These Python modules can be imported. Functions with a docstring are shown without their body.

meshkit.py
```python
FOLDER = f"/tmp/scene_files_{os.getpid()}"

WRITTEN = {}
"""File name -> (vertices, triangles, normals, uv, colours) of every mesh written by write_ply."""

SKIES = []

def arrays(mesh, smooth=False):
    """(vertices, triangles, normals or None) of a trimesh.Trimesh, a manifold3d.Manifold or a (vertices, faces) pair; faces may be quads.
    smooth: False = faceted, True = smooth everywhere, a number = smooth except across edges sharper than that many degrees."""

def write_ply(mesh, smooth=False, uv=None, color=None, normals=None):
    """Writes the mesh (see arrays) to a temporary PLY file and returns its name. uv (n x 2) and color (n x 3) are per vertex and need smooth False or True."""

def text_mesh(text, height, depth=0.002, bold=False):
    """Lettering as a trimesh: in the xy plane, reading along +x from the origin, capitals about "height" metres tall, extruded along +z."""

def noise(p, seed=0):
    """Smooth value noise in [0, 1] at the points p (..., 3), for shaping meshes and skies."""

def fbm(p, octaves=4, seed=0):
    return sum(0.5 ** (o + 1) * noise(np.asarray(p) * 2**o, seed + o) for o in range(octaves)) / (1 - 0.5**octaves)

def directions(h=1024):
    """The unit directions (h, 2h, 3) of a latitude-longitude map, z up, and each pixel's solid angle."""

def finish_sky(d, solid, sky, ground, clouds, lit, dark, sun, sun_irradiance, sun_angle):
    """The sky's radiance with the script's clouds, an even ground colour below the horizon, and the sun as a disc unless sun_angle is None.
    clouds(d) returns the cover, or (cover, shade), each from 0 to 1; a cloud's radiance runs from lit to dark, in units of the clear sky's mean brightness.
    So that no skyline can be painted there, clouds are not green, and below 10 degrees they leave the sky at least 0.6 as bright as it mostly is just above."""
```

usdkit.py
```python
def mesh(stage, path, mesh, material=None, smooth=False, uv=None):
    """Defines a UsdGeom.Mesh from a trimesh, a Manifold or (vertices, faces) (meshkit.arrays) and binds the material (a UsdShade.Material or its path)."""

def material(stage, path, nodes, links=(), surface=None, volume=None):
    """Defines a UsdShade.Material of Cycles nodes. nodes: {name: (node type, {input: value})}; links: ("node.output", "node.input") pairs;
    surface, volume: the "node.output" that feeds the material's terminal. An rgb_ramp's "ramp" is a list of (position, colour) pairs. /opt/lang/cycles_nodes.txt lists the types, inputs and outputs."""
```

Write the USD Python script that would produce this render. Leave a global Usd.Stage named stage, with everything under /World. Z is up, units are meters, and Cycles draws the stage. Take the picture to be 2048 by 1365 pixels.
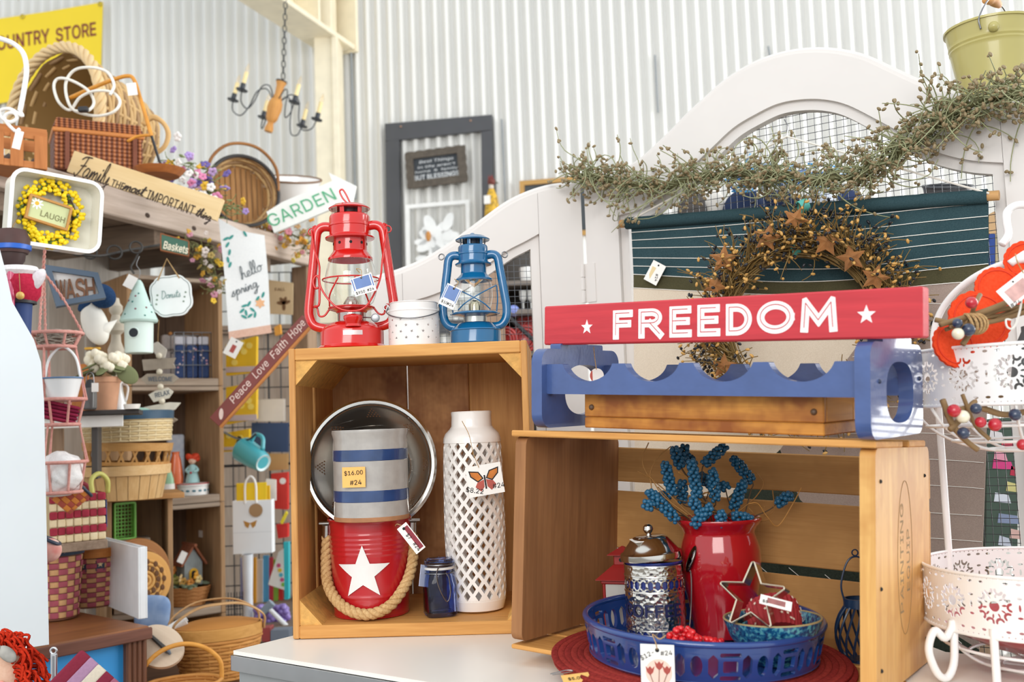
import math, random, numpy as np, trimesh, manifold3d as m3, usdkit, meshkit
from shapely.geometry import Polygon, LineString, Point, box as sbox
from shapely.ops import unary_union
from shapely import affinity
from pxr import Usd, UsdGeom, UsdLux, UsdShade, Gf, Sdf

stage = Usd.Stage.CreateInMemory()
UsdGeom.SetStageUpAxis(stage, 'Z'); UsdGeom.SetStageMetersPerUnit(stage, 1.0)
UsdGeom.Xform.Define(stage, '/World')
A = np.array
# ------------------------------------------------------------- camera
FPX, PITCH, ROLL, EYE = 2000.0, 0.083, 0.036, A([0, 0, 1.25])
_f = A([0, math.cos(PITCH), math.sin(PITCH)]); _a = A([1.0, 0, 0]); _u = A([0, -math.sin(PITCH), math.cos(PITCH)])
RT, UP, FW = math.cos(ROLL)*_a - math.sin(ROLL)*_u, math.sin(ROLL)*_a + math.cos(ROLL)*_u, _f
cam = UsdGeom.Camera.Define(stage, '/World/camera')
cm = np.eye(4); cm[:3, 0], cm[:3, 1], cm[:3, 2], cm[:3, 3] = RT, UP, -FW, EYE
cam.AddTransformOp().Set(Gf.Matrix4d(*map(float, cm.T.ravel())))
cam.CreateHorizontalApertureAttr(36.0); cam.CreateVerticalApertureAttr(24.0)
cam.CreateFocalLengthAttr(36.0*FPX/2048); cam.CreateClippingRangeAttr((0.05, 200.0))
cam.CreateFStopAttr(5.6); cam.CreateFocusDistanceAttr(1.6)
cam.CreateExposureAttr(0.44)
# ------------------------------------------------------------- light: bright sky through the open roof lights, a wide barn door on the right, daylight from behind
dome = UsdLux.DomeLight.Define(stage, '/World/sky_light')
dome.CreateIntensityAttr(0.29); dome.CreateColorAttr(Gf.Vec3f(0.92, 0.97, 1.0))
def rect_light(name, loc, aim, w, h, power, col):
    L = UsdLux.RectLight.Define(stage, '/World/' + name)
    L.CreateWidthAttr(w); L.CreateHeightAttr(h); L.CreateIntensityAttr(power); L.CreateColorAttr(Gf.Vec3f(*col))
    z = A(loc, float) - A(aim, float); z /= np.linalg.norm(z); x = np.cross([0, 0, 1.0], z); x /= np.linalg.norm(x); y = np.cross(z, x)
    m = np.eye(4); m[:3, 0], m[:3, 1], m[:3, 2], m[:3, 3] = x, y, z, loc
    L.AddTransformOp().Set(Gf.Matrix4d(*map(float, m.T.ravel())))
rect_light('barn_door_daylight', (4.4, 3.4, 2.2), (0.0, 2.8, 1.4), 3.0, 3.0, 5.6, (1.0, 0.99, 0.97))
rect_light('front_window_daylight', (-0.9, -2.4, 2.7), (-0.3, 2.2, 1.1), 2.4, 1.8, 5.4, (1.0, 0.97, 0.93))

# ------------------------------------------------------------- placing
def ray(px, py):
    return FW + (px-1024)/FPX*RT + (682.5-py)/FPX*UP
def at(px, py, Y):
    d = ray(px, py); return EYE + d*(Y/d[1])
def onz(px, py, z):
    d = ray(px, py); return EYE + d*((z-EYE[2])/d[2])
def on(px, Y, z):
    py = 800.
    for _ in range(4):
        p = at(px, py, Y); py -= (z-p[2])/Y*FPX
    return A([at(px, py, Y)[0], Y, z])
def R3(yaw=0, pitch=0, roll=0):
    cy, sy, cp, sp, cr, sr = math.cos(yaw), math.sin(yaw), math.cos(pitch), math.sin(pitch), math.cos(roll), math.sin(roll)
    return A([[cy, -sy, 0], [sy, cy, 0], [0, 0, 1]]) @ A([[1, 0, 0], [0, cp, -sp], [0, sp, cp]]) @ A([[cr, 0, sr], [0, 1, 0], [-sr, 0, cr]])
def fr(o, yaw=0, pitch=0, roll=0):
    m = np.eye(4); m[:3, :3] = R3(yaw, pitch, roll); m[:3, 3] = o; return m
def inplane(M, px, py):
    """picture point -> (x, z) on the plane y=0 of frame M"""
    d = ray(px, py); n = M[:3, 1]; t = ((M[:3, 3]-EYE) @ n)/(d @ n); q = M[:3, :3].T @ (EYE + d*t - M[:3, 3]); return q[0], q[2]

# ------------------------------------------------------------- prims
COUNT = {}
def _path(par, name):
    k = (par, name); n = COUNT.get(k, 0); COUNT[k] = n+1
    return f'{par}/{name}' + (f'_{n:03d}' if n else '')
def tag(prim, label=None, cat=None, group=None, kind=None):
    for k, v in (('label', label), ('category', cat), ('group', group), ('kind', kind)):
        if v: prim.SetCustomDataByKey(k, v)
def thing(name, label, cat, M=None, group=None, kind=None):
    p = _path('/World', name); x = UsdGeom.Xform.Define(stage, p)
    if M is not None: x.AddTransformOp().Set(Gf.Matrix4d(*map(float, A(M).T.ravel())))
    tag(x.GetPrim(), label, cat, group, kind); return p
def part(par, name, mesh, mat, label=None, smooth=35, kind=None):
    p = _path(par, name); m = usdkit.mesh(stage, p, mesh, mat, smooth); tag(m.GetPrim(), label, None, None, kind); return p
def solo(name, mesh, mat, label, cat, M=None, group=None, kind=None, smooth=35):
    p = _path('/World', name); m = usdkit.mesh(stage, p, mesh, mat, smooth)
    if M is not None: m.AddTransformOp().Set(Gf.Matrix4d(*map(float, A(M).T.ravel())))
    tag(m.GetPrim(), label, cat, group, kind); return p

# ------------------------------------------------------------- meshes
def TM(v, f): return trimesh.Trimesh(A(v, float), A(f, int), process=False)
def join(ms): return trimesh.util.concatenate([TM(m.vertices, m.faces) for m in ms])
def mv(m, t=(0, 0, 0), R=None):
    v = A(m.vertices)
    if R is not None: v = v @ A(R).T
    return TM(v + A(t, float), m.faces)
def bx(x0, x1, y0, y1, z0, z1, b=0.0015):
    b = min(b, .45*min(x1-x0, y1-y0, z1-z0)); P = []
    for x, sx in ((x0, 1), (x1, -1)):
        for y, sy in ((y0, 1), (y1, -1)):
            for z, sz in ((z0, 1), (z1, -1)):
                P += [(x, y+sy*b, z+sz*b), (x+sx*b, y, z+sz*b), (x+sx*b, y+sy*b, z)]
    return trimesh.convex.convex_hull(A(P))
def rbx(x0, x1, y0, y1, z0, z1, r, n=12):
    s = m3.Manifold.sphere(1, n)
    k = [s.scale((r, r, r)).translate((x, y, z)) for x in (x0+r, x1-r) for y in (y0+r, y1-r) for z in (z0+r, z1-r)]
    return mf(m3.Manifold.batch_hull(k))
def mf(m):
    a = m.to_mesh(); return TM(a.vert_properties[:, :3], a.tri_verts)
def sph(r, c=(0, 0, 0), n=2):
    s = trimesh.creation.icosphere(n, 1.0); return TM(A(s.vertices)*r + A(c, float), s.faces)
def cyl(r, z0, z1, n=24, c=(0, 0)):
    return lathe([(0, z0), (r, z0), (r, z1), (0, z1)], n, c)
def lathe(prof, n=40, c=(0, 0), a0=0, a1=2*math.pi):
    prof = A(prof, float); full = abs(a1-a0-2*math.pi) < 1e-6; k = n if full else n+1
    a = a0 + (a1-a0)*np.arange(k)/n
    v = np.stack([prof[:, 0][None]*np.cos(a)[:, None]+c[0], prof[:, 0][None]*np.sin(a)[:, None]+c[1], np.broadcast_to(prof[:, 1], (k, len(prof)))], -1).reshape(-1, 3)
    m = len(prof); i, j = np.meshgrid(np.arange(n), np.arange(m-1), indexing='ij'); i2 = (i+1) % k
    q0, q1, q2, q3 = i*m+j, i2*m+j, i2*m+j+1, i*m+j+1
    f = np.vstack([np.stack([q0, q1, q2], -1).reshape(-1, 3), np.stack([q0, q2, q3], -1).reshape(-1, 3)])
    t = TM(v, f); t.merge_vertices(); t.update_faces(t.nondegenerate_faces()); return t
def catm(P, n=8, closed=False):
    P = A(P, float); k = len(P)
    if k < 3 and not closed: return P
    Q = np.vstack([P[-1], P, P[:2]]) if closed else np.vstack([2*P[0]-P[1], P, 2*P[-1]-P[-2]])
    out = []
    for i in range(k if closed else k-1):
        a, b, c, d = Q[i:i+4]
        for t in np.arange(n)/n:
            out.append(.5*(2*b+(c-a)*t+(2*a-5*b+4*c-d)*t*t+(3*b-a-3*c+d)*t**3))
    if not closed: out.append(P[-1])
    return A(out)
def tube(P, r, n=6, closed=False, flat=1.0, up=None):
    P = A(P, float); k = len(P); r = np.broadcast_to(r, (k,))
    T = (np.roll(P, -1, 0)-np.roll(P, 1, 0)) if closed else np.gradient(P, axis=0)
    T /= np.linalg.norm(T, axis=1, keepdims=True)+1e-12
    if up is None:
        u = A([0, 0, 1.]) if abs(T[0, 2]) < .9 else A([1., 0, 0]); N = [u-T[0]*(u@T[0])]; N[0] /= np.linalg.norm(N[0])
        for i in range(1, k):
            w = N[-1]-T[i]*(N[-1]@T[i]); N.append(w/(np.linalg.norm(w)+1e-12))
        N = A(N)
    else:
        N = A(up, float)-T*(T@A(up, float))[:, None]; N /= np.linalg.norm(N, axis=1, keepdims=True)+1e-12
    B = np.cross(T, N); a = np.arange(n)*2*np.pi/n + np.pi/n
    v = P[:, None]+r[:, None, None]*(np.cos(a)[None, :, None]*N[:, None]*flat+np.sin(a)[None, :, None]*B[:, None])
    kk = k if closed else k-1
    i, j = np.meshgrid(np.arange(kk), np.arange(n), indexing='ij'); i2 = (i+1) % k; j2 = (j+1) % n
    q = [i*n+j, i*n+j2, i2*n+j2, i2*n+j]
    f = np.vstack([np.stack([q[0], q[1], q[2]], -1).reshape(-1, 3), np.stack([q[0], q[2], q[3]], -1).reshape(-1, 3)])[:, ::1]
    v = v.reshape(-1, 3)
    if not closed:
        c0, c1 = len(v), len(v)+1; v = np.vstack([v, P[0], P[-1]]); ar = np.arange(n)
        f = np.vstack([f, np.stack([(ar+1) % n, ar, np.full(n, c0)], -1), np.stack([(k-1)*n+ar, (k-1)*n+(ar+1) % n, np.full(n, c1)], -1)])
    return TM(v, f)
def ring(R, z, r, n=32, k=6, c=(0, 0)):
    a = np.arange(n)*2*np.pi/n
    return tube(np.stack([c[0]+R*np.cos(a), c[1]+R*np.sin(a), np.full(n, z)], -1), r, k, True)
def prism(poly, t, y=0.0):
    """(x, z) outline, front face at y, thickness t going away"""
    ms = []
    for g in (poly.geoms if hasattr(poly, 'geoms') else [poly]):
        if g.is_empty or g.area < 1e-12: continue
        e = trimesh.creation.extrude_polygon(g, t); v = A(e.vertices)
        ms.append(TM(np.stack([v[:, 0], v[:, 2]+y, v[:, 1]], -1), A(e.faces)[:, ::-1]))
    return join(ms)
def flat(poly, t, z=0.0):
    ms = []
    for g in (poly.geoms if hasattr(poly, 'geoms') else [poly]):
        e = trimesh.creation.extrude_polygon(g, t); ms.append(TM(A(e.vertices)+[0, 0, z], e.faces))
    return join(ms)
def star(r, r2=None, a=math.pi/2, n=5, c=(0, 0)):
    r2 = r2 or r*.42
    return Polygon([(c[0]+(r if i % 2 == 0 else r2)*math.cos(a+i*math.pi/n), c[1]+(r if i % 2 == 0 else r2)*math.sin(a+i*math.pi/n)) for i in range(2*n)])
def rrect(x0, x1, z0, z1, r, q=6):
    return sbox(x0+r, z0+r, x1-r, z1-r).buffer(r, quad_segs=q)
def csec(poly):
    out = []
    for g in (poly.geoms if hasattr(poly, 'geoms') else [poly]):
        out.append(A(g.exterior.coords)[:-1]); out += [A(i.coords)[:-1] for i in g.interiors]
    return m3.CrossSection(out, m3.FillRule.EvenOdd)
def bend(poly, R, t, L=.004):
    """sheet (u, v) with holes -> wall of a round thing; R number or function of v; u=0 faces -y"""
    m = csec(poly).extrude(t).refine_to_length(L)
    def w(p):
        p = A(p); r = (R(p[:, 1]) if callable(R) else R); r0 = R(0*p[:, 1]) if callable(R) else R; a = p[:, 0]/r0; q = r+p[:, 2]-t
        return np.stack([q*np.sin(a), -q*np.cos(a), p[:, 1]], -1)
    return mf(m.warp_batch(w))
def ribbon(pts, w, cap='round'):
    return LineString([tuple(p) for p in pts]).buffer(w/2, cap_style=cap, join_style='round', quad_segs=4)
def fz(m):  # xy-plane mesh -> upright, facing -y
    v = A(m.vertices); return TM(np.stack([v[:, 0], -v[:, 2], v[:, 1]], -1), m.faces)
def text(s, h, depth=.0006, bold=False, width=None, slant=0, arc=None):
    m = meshkit.text_mesh(s, h, depth, bold); v = A(m.vertices); v[:, 0] -= (v[:, 0].min()+v[:, 0].max())/2
    if width: v[:, 0] *= width/(v[:, 0].max()-v[:, 0].min())
    v[:, 0] += slant*v[:, 1]
    return fz(TM(v, m.faces))
CURS = {  # single-stroke cursive, x advance last
 'F': ([[(.75, 1.0), (.3, .95), (.1, .8)], [(.5, 1.0), (.42, .5), (.2, -.05), (.0, .08)], [(.22, .5), (.6, .55)]], .62),
 'a': ([[(.42, .42), (.2, .48), (.05, .2), (.2, 0), (.38, .2), (.42, .42), (.42, .1), (.55, .02)]], .55),
 'm': ([[(0, 0), (.08, .4), (.1, .1), (.22, .42), (.3, .3), (.3, 0), (.34, .25), (.46, .42), (.54, .3), (.54, .06), (.66, .02)]], .66),
 'i': ([[(0, .05), (.1, .42), (.12, .08), (.24, .04)], [(.13, .6), (.15, .64)]], .24),
 'l': ([[(0, .05), (.2, .6), (.18, 1.0), (.08, .85), (.1, .1), (.24, .04)]], .24),
 'y': ([[(0, .42), (.06, .1), (.2, .04), (.32, .4), (.34, .1), (.28, -.4), (.1, -.45), (.12, -.2), (.5, .1)]], .45),
 'o': ([[(.22, .44), (.05, .3), (.1, .02), (.3, .08), (.36, .36), (.22, .44), (.3, .34), (.48, .38)]], .45),
 's': ([[(0, .04), (.2, .46), (.18, .3), (.28, .12), (.15, 0), (.04, .06)]], .36),
 't': ([[(.05, .1), (.18, .85), (.14, .1), (.3, .04)], [(0, .55), (.36, .6)]], .34),
 'h': ([[(0, .05), (.2, .7), (.16, 1.0), (.08, .8), (.06, 0), (.14, .34), (.28, .42), (.32, .1), (.46, .04)]], .46),
 'n': ([[(0, 0), (.06, .4), (.08, .08), (.2, .42), (.3, .34), (.3, .06), (.42, .02)]], .42),
 'g': ([[(.34, .42), (.12, .46), (.04, .16), (.2, .06), (.34, .4), (.34, 0), (.24, -.45), (.06, -.4), (.5, .08)]], .46),
 'e': ([[(0, .1), (.24, .26), (.2, .44), (.05, .3), (.08, .04), (.34, .06)]], .34),
 'p': ([[(0, .2), (.1, .46), (.04, -.45)], [(.07, .2), (.22, .46), (.34, .3), (.22, .04), (.08, .1)]], .42),
 'r': ([[(0, .05), (.1, .46), (.14, .36), (.26, .38), (.26, .1), (.36, .04)]], .34),
 'D': ([[(.1, .9), (.1, 0), (.4, .1), (.55, .5), (.35, .9), (.02, .95)]], .62),
 'u': ([[(0, .42), (.05, .1), (.18, .04), (.3, .4), (.3, .08), (.42, .04)]], .42), ' ': ([], .3)}
def script(s, h, w, t=.0006, slant=.2, width=None):
    x = 0; g = []
    for ch in s:
        st, adv = CURS[ch]
        for q in st: g.append(ribbon([((x+a+slant*b), b) for a, b in catm(q, 5)], w/h))
        x += adv
    u = affinity.scale(affinity.translate(unary_union(g), -x/2, 0), h*(width/(x*h) if width else 1), h, origin=(0, 0))
    return prism(u, t, -t)

# ------------------------------------------------------------- materials
def C(h):
    c = [int(h[i:i+2], 16)/255 for i in (0, 2, 4)]
    return tuple(x/12.92 if x < .04045 else ((x+.055)/1.055)**2.4 for x in c)
MATS = {}
def _mat(key, nodes, links, surf):
    if key not in MATS: MATS[key] = usdkit.material(stage, '/World/Looks/m%03d' % len(MATS), nodes, links, surf)
    return MATS[key]
def paint(col, rough=.5, var=.08, scale=12, metallic=0, bump=0, coat=0, spec=.5, bs=60, trans=0):
    key = ('paint', col, rough, var, scale, metallic, bump, coat, spec, bs, trans)
    c = A(C(col)); n = {'tc': ('texture_coordinate', {}), 'no': ('noise_texture', {'scale': scale, 'detail': 4.0}),
         'r': ('rgb_ramp', {'ramp': [(.3, tuple(c*(1-var))), (.7, tuple(np.clip(c*(1+var*.6), 0, 1)))]}),
         'p': ('principled_bsdf', {'roughness': rough, 'metallic': metallic, 'coat_weight': coat, 'coat_roughness': .08, 'specular_ior_level': spec, 'transmission_weight': trans})}
    l = [('tc.object', 'no.vector'), ('no.fac', 'r.fac'), ('r.color', 'p.base_color')]
    if bump:
        n['b'] = ('bump', {'strength': bump, 'distance': .002}); n['n2'] = ('noise_texture', {'scale': bs, 'detail': 3.0})
        l += [('tc.object', 'n2.vector'), ('n2.fac', 'b.height'), ('b.normal', 'p.normal')]
    return _mat(key, n, l, 'p.BSDF')
def wood(c1, c2, axis='x', scale=1.0, rough=.6, bump=.25, knots=True, stain=None):
    """grain runs along axis"""
    key = ('wood', c1, c2, axis, scale, rough, bump, knots, stain)
    k = {'x': (2.2, 40, 40), 'y': (40, 2.2, 40), 'z': (40, 40, 2.2)}[axis]; k2 = {'x': (1.2, 9, 9), 'y': (9, 1.2, 9), 'z': (9, 9, 1.2)}[axis]
    a, b = A(C(c1)), A(C(c2))
    n = {'tc': ('texture_coordinate', {}), 'oi': ('object_info', {}), 'ad': ('vector_math', {'math_type': 'add'}), 'sc': ('vector_math', {'math_type': 'scale', 'scale': 7.0}), 'cx': ('combine_xyz', {}),
         'm1': ('mapping', {'scale': tuple(scale*x for x in k)}), 'm2': ('mapping', {'scale': tuple(scale*x for x in k2)}),
         'n1': ('noise_texture', {'scale': 3.0, 'detail': 5.0, 'roughness': .6, 'distortion': .4}), 'n2': ('noise_texture', {'scale': 2.0, 'detail': 3.0, 'distortion': 1.6}),
         'mm': ('mix', {'fac': .5}), 'r': ('rgb_ramp', {'ramp': [(.34, tuple(b)), (.5, tuple(.5*(a+b))), (.66, tuple(a))]}),
         'p': ('principled_bsdf', {'roughness': rough, 'specular_ior_level': .35}), 'b': ('bump', {'strength': bump, 'distance': .001})}
    l = [('tc.object', 'ad.vector1'), ('oi.random', 'cx.x'), ('oi.random', 'cx.y'), ('oi.random', 'cx.z'), ('cx.vector', 'sc.vector1'), ('sc.vector', 'ad.vector2'),
         ('ad.vector', 'm1.vector'), ('ad.vector', 'm2.vector'), ('m1.vector', 'n1.vector'), ('m2.vector', 'n2.vector'), ('n1.color', 'mm.color1'), ('n2.color', 'mm.color2'),
         ('mm.color', 'r.fac'), ('n1.fac', 'b.height'), ('b.normal', 'p.normal')]
    last = 'r.color'
    if stain:
        n['n3'] = ('noise_texture', {'scale': 9.0, 'detail': 4.0, 'roughness': .65}); n['r3'] = ('rgb_ramp', {'ramp': [(.44, (0, 0, 0)), (.62, (1, 1, 1))]}); n['ms'] = ('mix', {'mix_type': 'mix', 'color2': C(stain)})
        l += [('ad.vector', 'n3.vector'), ('n3.fac', 'r3.fac'), ('r3.color', 'ms.fac'), (last, 'ms.color1')]; last = 'ms.color'
    l.append((last, 'p.base_color'))
    return _mat(key, n, l, 'p.BSDF')
def metal(col, rough=.25, bump=0, bs=80): return paint(col, rough, .05, 20, 1.0, bump, bs=bs)
def enamel(col, rough=.18): return paint(col, rough, .04, 8, 0, 0, .6)
def glass(col='ffffff', rough=.0, ior=1.45):
    return _mat(('glass', col, rough), {'p': ('principled_bsdf', {'base_color': C(col), 'roughness': rough, 'ior': ior, 'transmission_weight': 1.0})}, [], 'p.BSDF')
def pane(col='ffffff', k=.75):
    return _mat(('pane', col, k), {'f': ('layer_weight', {'blend': .5}), 'w': ('math', {'math_type': 'power', 'value2': 3.5}), 'q': ('math', {'math_type': 'multiply_add', 'value2': k, 'value3': .05}), 't': ('transparent_bsdf', {'color': C(col)}), 'g': ('glossy_bsdf', {'roughness': .02, 'color': (.95, .95, .95)}), 'm': ('mix_closure', {})},
                [('f.facing', 'w.value1'), ('w.value', 'q.value1'), ('q.value', 'm.fac'), ('t.BSDF', 'm.closure1'), ('g.BSDF', 'm.closure2')], 'm.closure')
def cloth(col, col2=None, scale=400, var=.15, sheen=.2):
    c = A(C(col)); d = A(C(col2)) if col2 else c*(1-var)
    return _mat(('cloth', col, col2, scale, var), {'tc': ('texture_coordinate', {}), 'no': ('noise_texture', {'scale': float(scale), 'detail': 2.0}), 'n2': ('noise_texture', {'scale': 14.0, 'detail': 3.0}), 'mx': ('mix', {'fac': .4}),
        'r': ('rgb_ramp', {'ramp': [(.35, tuple(d)), (.65, tuple(c))]}), 'b': ('bump', {'strength': .3, 'distance': .001}), 'p': ('principled_bsdf', {'roughness': .9, 'specular_ior_level': .1})},
        [('tc.object', 'no.vector'), ('tc.object', 'n2.vector'), ('no.color', 'mx.color1'), ('n2.color', 'mx.color2'), ('mx.color', 'r.fac'), ('r.color', 'p.base_color'), ('no.fac', 'b.height'), ('b.normal', 'p.normal')], 'p.BSDF')
def stem_mat(c1, c2):
    a, b = C(c1), C(c2)
    return _mat(('stem', c1, c2), {'g': ('geometry', {}), 'r': ('rgb_ramp', {'ramp': [(0, a), (.5, tuple((A(a)+A(b))/2)), (1, b)]}), 'p': ('principled_bsdf', {'roughness': .6, 'specular_ior_level': .3})},
                [('g.random_per_island', 'r.fac'), ('r.color', 'p.base_color')], 'p.BSDF')
def multi(cols, rough=.5):
    k = len(cols); rp = [(i/k, C(c)) for i, c in enumerate(cols)]
    return _mat(('multi', tuple(cols), rough), {'g': ('geometry', {}), 'r': ('rgb_ramp', {'interpolate': False, 'ramp': rp}), 'p': ('principled_bsdf', {'roughness': rough})},
                [('g.random_per_island', 'r.fac'), ('r.color', 'p.base_color')], 'p.BSDF')
WHITE = paint('f4f4f2', .45); CARD = paint('f3efe9', .7, .03); INK = paint('1d1b1c', .8, .02); BLACK = paint('26262a', .5); TWINE = cloth('c9a87a', '8a6a42'); WIRE = metal('8a8a8c', .35); BLACKWIRE = paint('2e3034', .45)
rnd = random.Random(7); rng = np.random.default_rng(7)
# ============================================================= THE SETTING
CREAM = paint('f1e6cb', .45); CONC = paint('8f8a83', .8, .15, 3, bump=.3)
def setting(name, mesh, mat, M=None, smooth=35):
    p = solo(name, mesh, mat, None, None, M, kind='structure', smooth=smooth); return p
setting('floor', bx(-6, 6, -4, 9, -.1, 0, .01), CONC)
ZT = .921
WM = fr((0, 5.6, 0), -.166)                       # corrugated back wall, near end to the right
xs = np.arange(-5, 5.6, .068/12); prof = -.018*np.sin(xs*2*np.pi/.068)
v = []
for o in (0, .002):
    for z in (0, 5.2): v.append(np.stack([xs, prof+o, np.full(len(xs), z)], -1))
n = len(xs); i = np.arange(n-1); f = []
for a, b, fl in ((0, n, 0), (2*n, 3*n, 1)):
    q = np.vstack([np.stack([a+i, a+i+1, b+i+1], -1), np.stack([a+i, b+i+1, b+i], -1)]); f.append(q[:, ::-1] if fl else q)
setting('wall_back', TM(np.vstack(v), np.vstack(f)), paint('e3e2de', .5, .03, 2, spec=.4), WM, True)
# steel column against the wall, and the roof beam that comes off it
p = at(632, 300, 5.5)
cb = [bx(0, .10, 0, .012, 0, 4), bx(.088, .10, .0, .17, 0, 4), bx(0, .012, 0, .17, 0, 4)]
colm = thing('column', 'cream steel column standing in front of the corrugated wall', 'column', fr((p[0], 5.5, 0)), kind='structure')
zb = at(632, 76, 5.5)[2]
part(colm, 'post', bx(0, .102, 0, .17, 0, zb+.5, .004), CREAM); part(colm, 'flange', bx(.100, .134, -.012, .18, 0, zb+.02, .003), CREAM)
p0, p1_ = onz(660, 94, zb), onz(545, 18, zb); d = p1_-p0; L = 3.2; yaw = math.atan2(d[1], d[0])
bm = thing('trim_1', 'cream steel roof beam coming off the top of the column', 'beam', fr((p0[0], p0[1], zb), yaw), kind='structure')
part(bm, 'lower_flange', bx(-.1, L, -.10, .11, 0, .03, .004), CREAM); part(bm, 'web', bx(-.1, L, -.095, -.07, .03, .42, .003), CREAM)
part(bm, 'upper_flange', bx(-.1, L, -.10, .11, .42, .45, .004), CREAM)
for k in range(3): part(bm, 'stiffener', bx(.25+.5*k, .27+.5*k, -.07, .09, .03, .42, .002), CREAM)
part(bm, 'end_plate', bx(-.125, -.1, -.12, .12, -.01, .5, .003), CREAM)

# ============================================================= COUNTER
CM = fr((-.442, 1.559, 0), -.63)
ct = thing('display_counter', 'white topped display counter with grey sides and a silver edge strip, under the crates', 'counter', CM)
GREY = paint('8d9091', .5, .04)
top = Polygon([(0, 0), (1.9, 0), (1.9, .46), (.92, .46), (.72, .66), (0, .66)])
part(ct, 'countertop', flat(top, .006, ZT-.006), paint('efe9e0', .3, .03, 5))
part(ct, 'edge_strip', flat(top.exterior.buffer(.004).union(top), .022, ZT-.029), metal('c9ccd0', .25))
body = flat(top.buffer(-.006), ZT-.031, 0); part(ct, 'body', body, GREY)
for k in range(2): part(ct, 'plinth', bx(.03+.9*k, .9+.9*k, .02, .33, 0, .09), paint('55585a', .6))

# ============================================================= CRATES
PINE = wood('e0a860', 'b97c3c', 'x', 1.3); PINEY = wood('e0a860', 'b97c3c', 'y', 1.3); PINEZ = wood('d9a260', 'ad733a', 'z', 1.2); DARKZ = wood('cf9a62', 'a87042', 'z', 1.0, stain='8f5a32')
END = paint('d8a356', .7, .2, 90, bump=.4, bs=300)
LCO = EYE + (at(586, 1281, 1.66)*A([1, 1, 1])-EYE)*.9763; LCO[2] = ZT+.001
LCM = fr(LCO, -.0433, .0055, .0021); w, d, h = .3876, .283, .4628
cr = thing('wooden_crate', 'upright pine crate under the red and blue lanterns, holding colander and white vase', 'crate', LCM)
for nm, z0, z1 in (('end_board', 0, .0205), ('end_board', h-.0195, h)): part(cr, nm, bx(.0105, w-.0105, .0, d-.012, z0, z1), PINE)
for x0 in (0, w-.0105):
    for y0, y1 in ((0, .116), (.131, d-.012)): part(cr, 'side_slat', bx(x0, x0+.0105, y0, y1, .0, h), PINEZ if y0 == 0 else PINEZ)
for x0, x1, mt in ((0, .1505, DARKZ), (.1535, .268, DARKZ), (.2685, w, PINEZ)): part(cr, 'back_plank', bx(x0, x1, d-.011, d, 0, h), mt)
for sx, xa in ((1, .0105), (-1, w-.0105)):
    for sz, za in ((1, .0205), (-1, h-.0195)):
        part(cr, 'corner_post', prism(Polygon([(xa, za), (xa+sx*.036, za), (xa, za+sz*.04)]), d-.018, .004), END)
RCM = fr((-.0166, 1.40, .946), -.5966, -.0317, .0505); w, d, h = .4862, .2761, .2875
RCW, RCD, RCH = w, d, h
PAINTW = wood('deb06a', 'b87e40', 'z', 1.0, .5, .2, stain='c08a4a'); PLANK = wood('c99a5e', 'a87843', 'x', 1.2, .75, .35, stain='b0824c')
cr = thing('wooden_crate', 'low wide pine crate tilted on the counter, holding the red vase and blue tray', 'crate', RCM)
def endb(x0, x1):
    pl = rrect(0, d-.008, .009, h, .012)
    m = prism(pl, x1-x0); v = A(m.vertices); return TM(np.stack([x0+v[:, 1], v[:, 0], v[:, 2]], -1), m.faces[:, ::-1])
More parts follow.
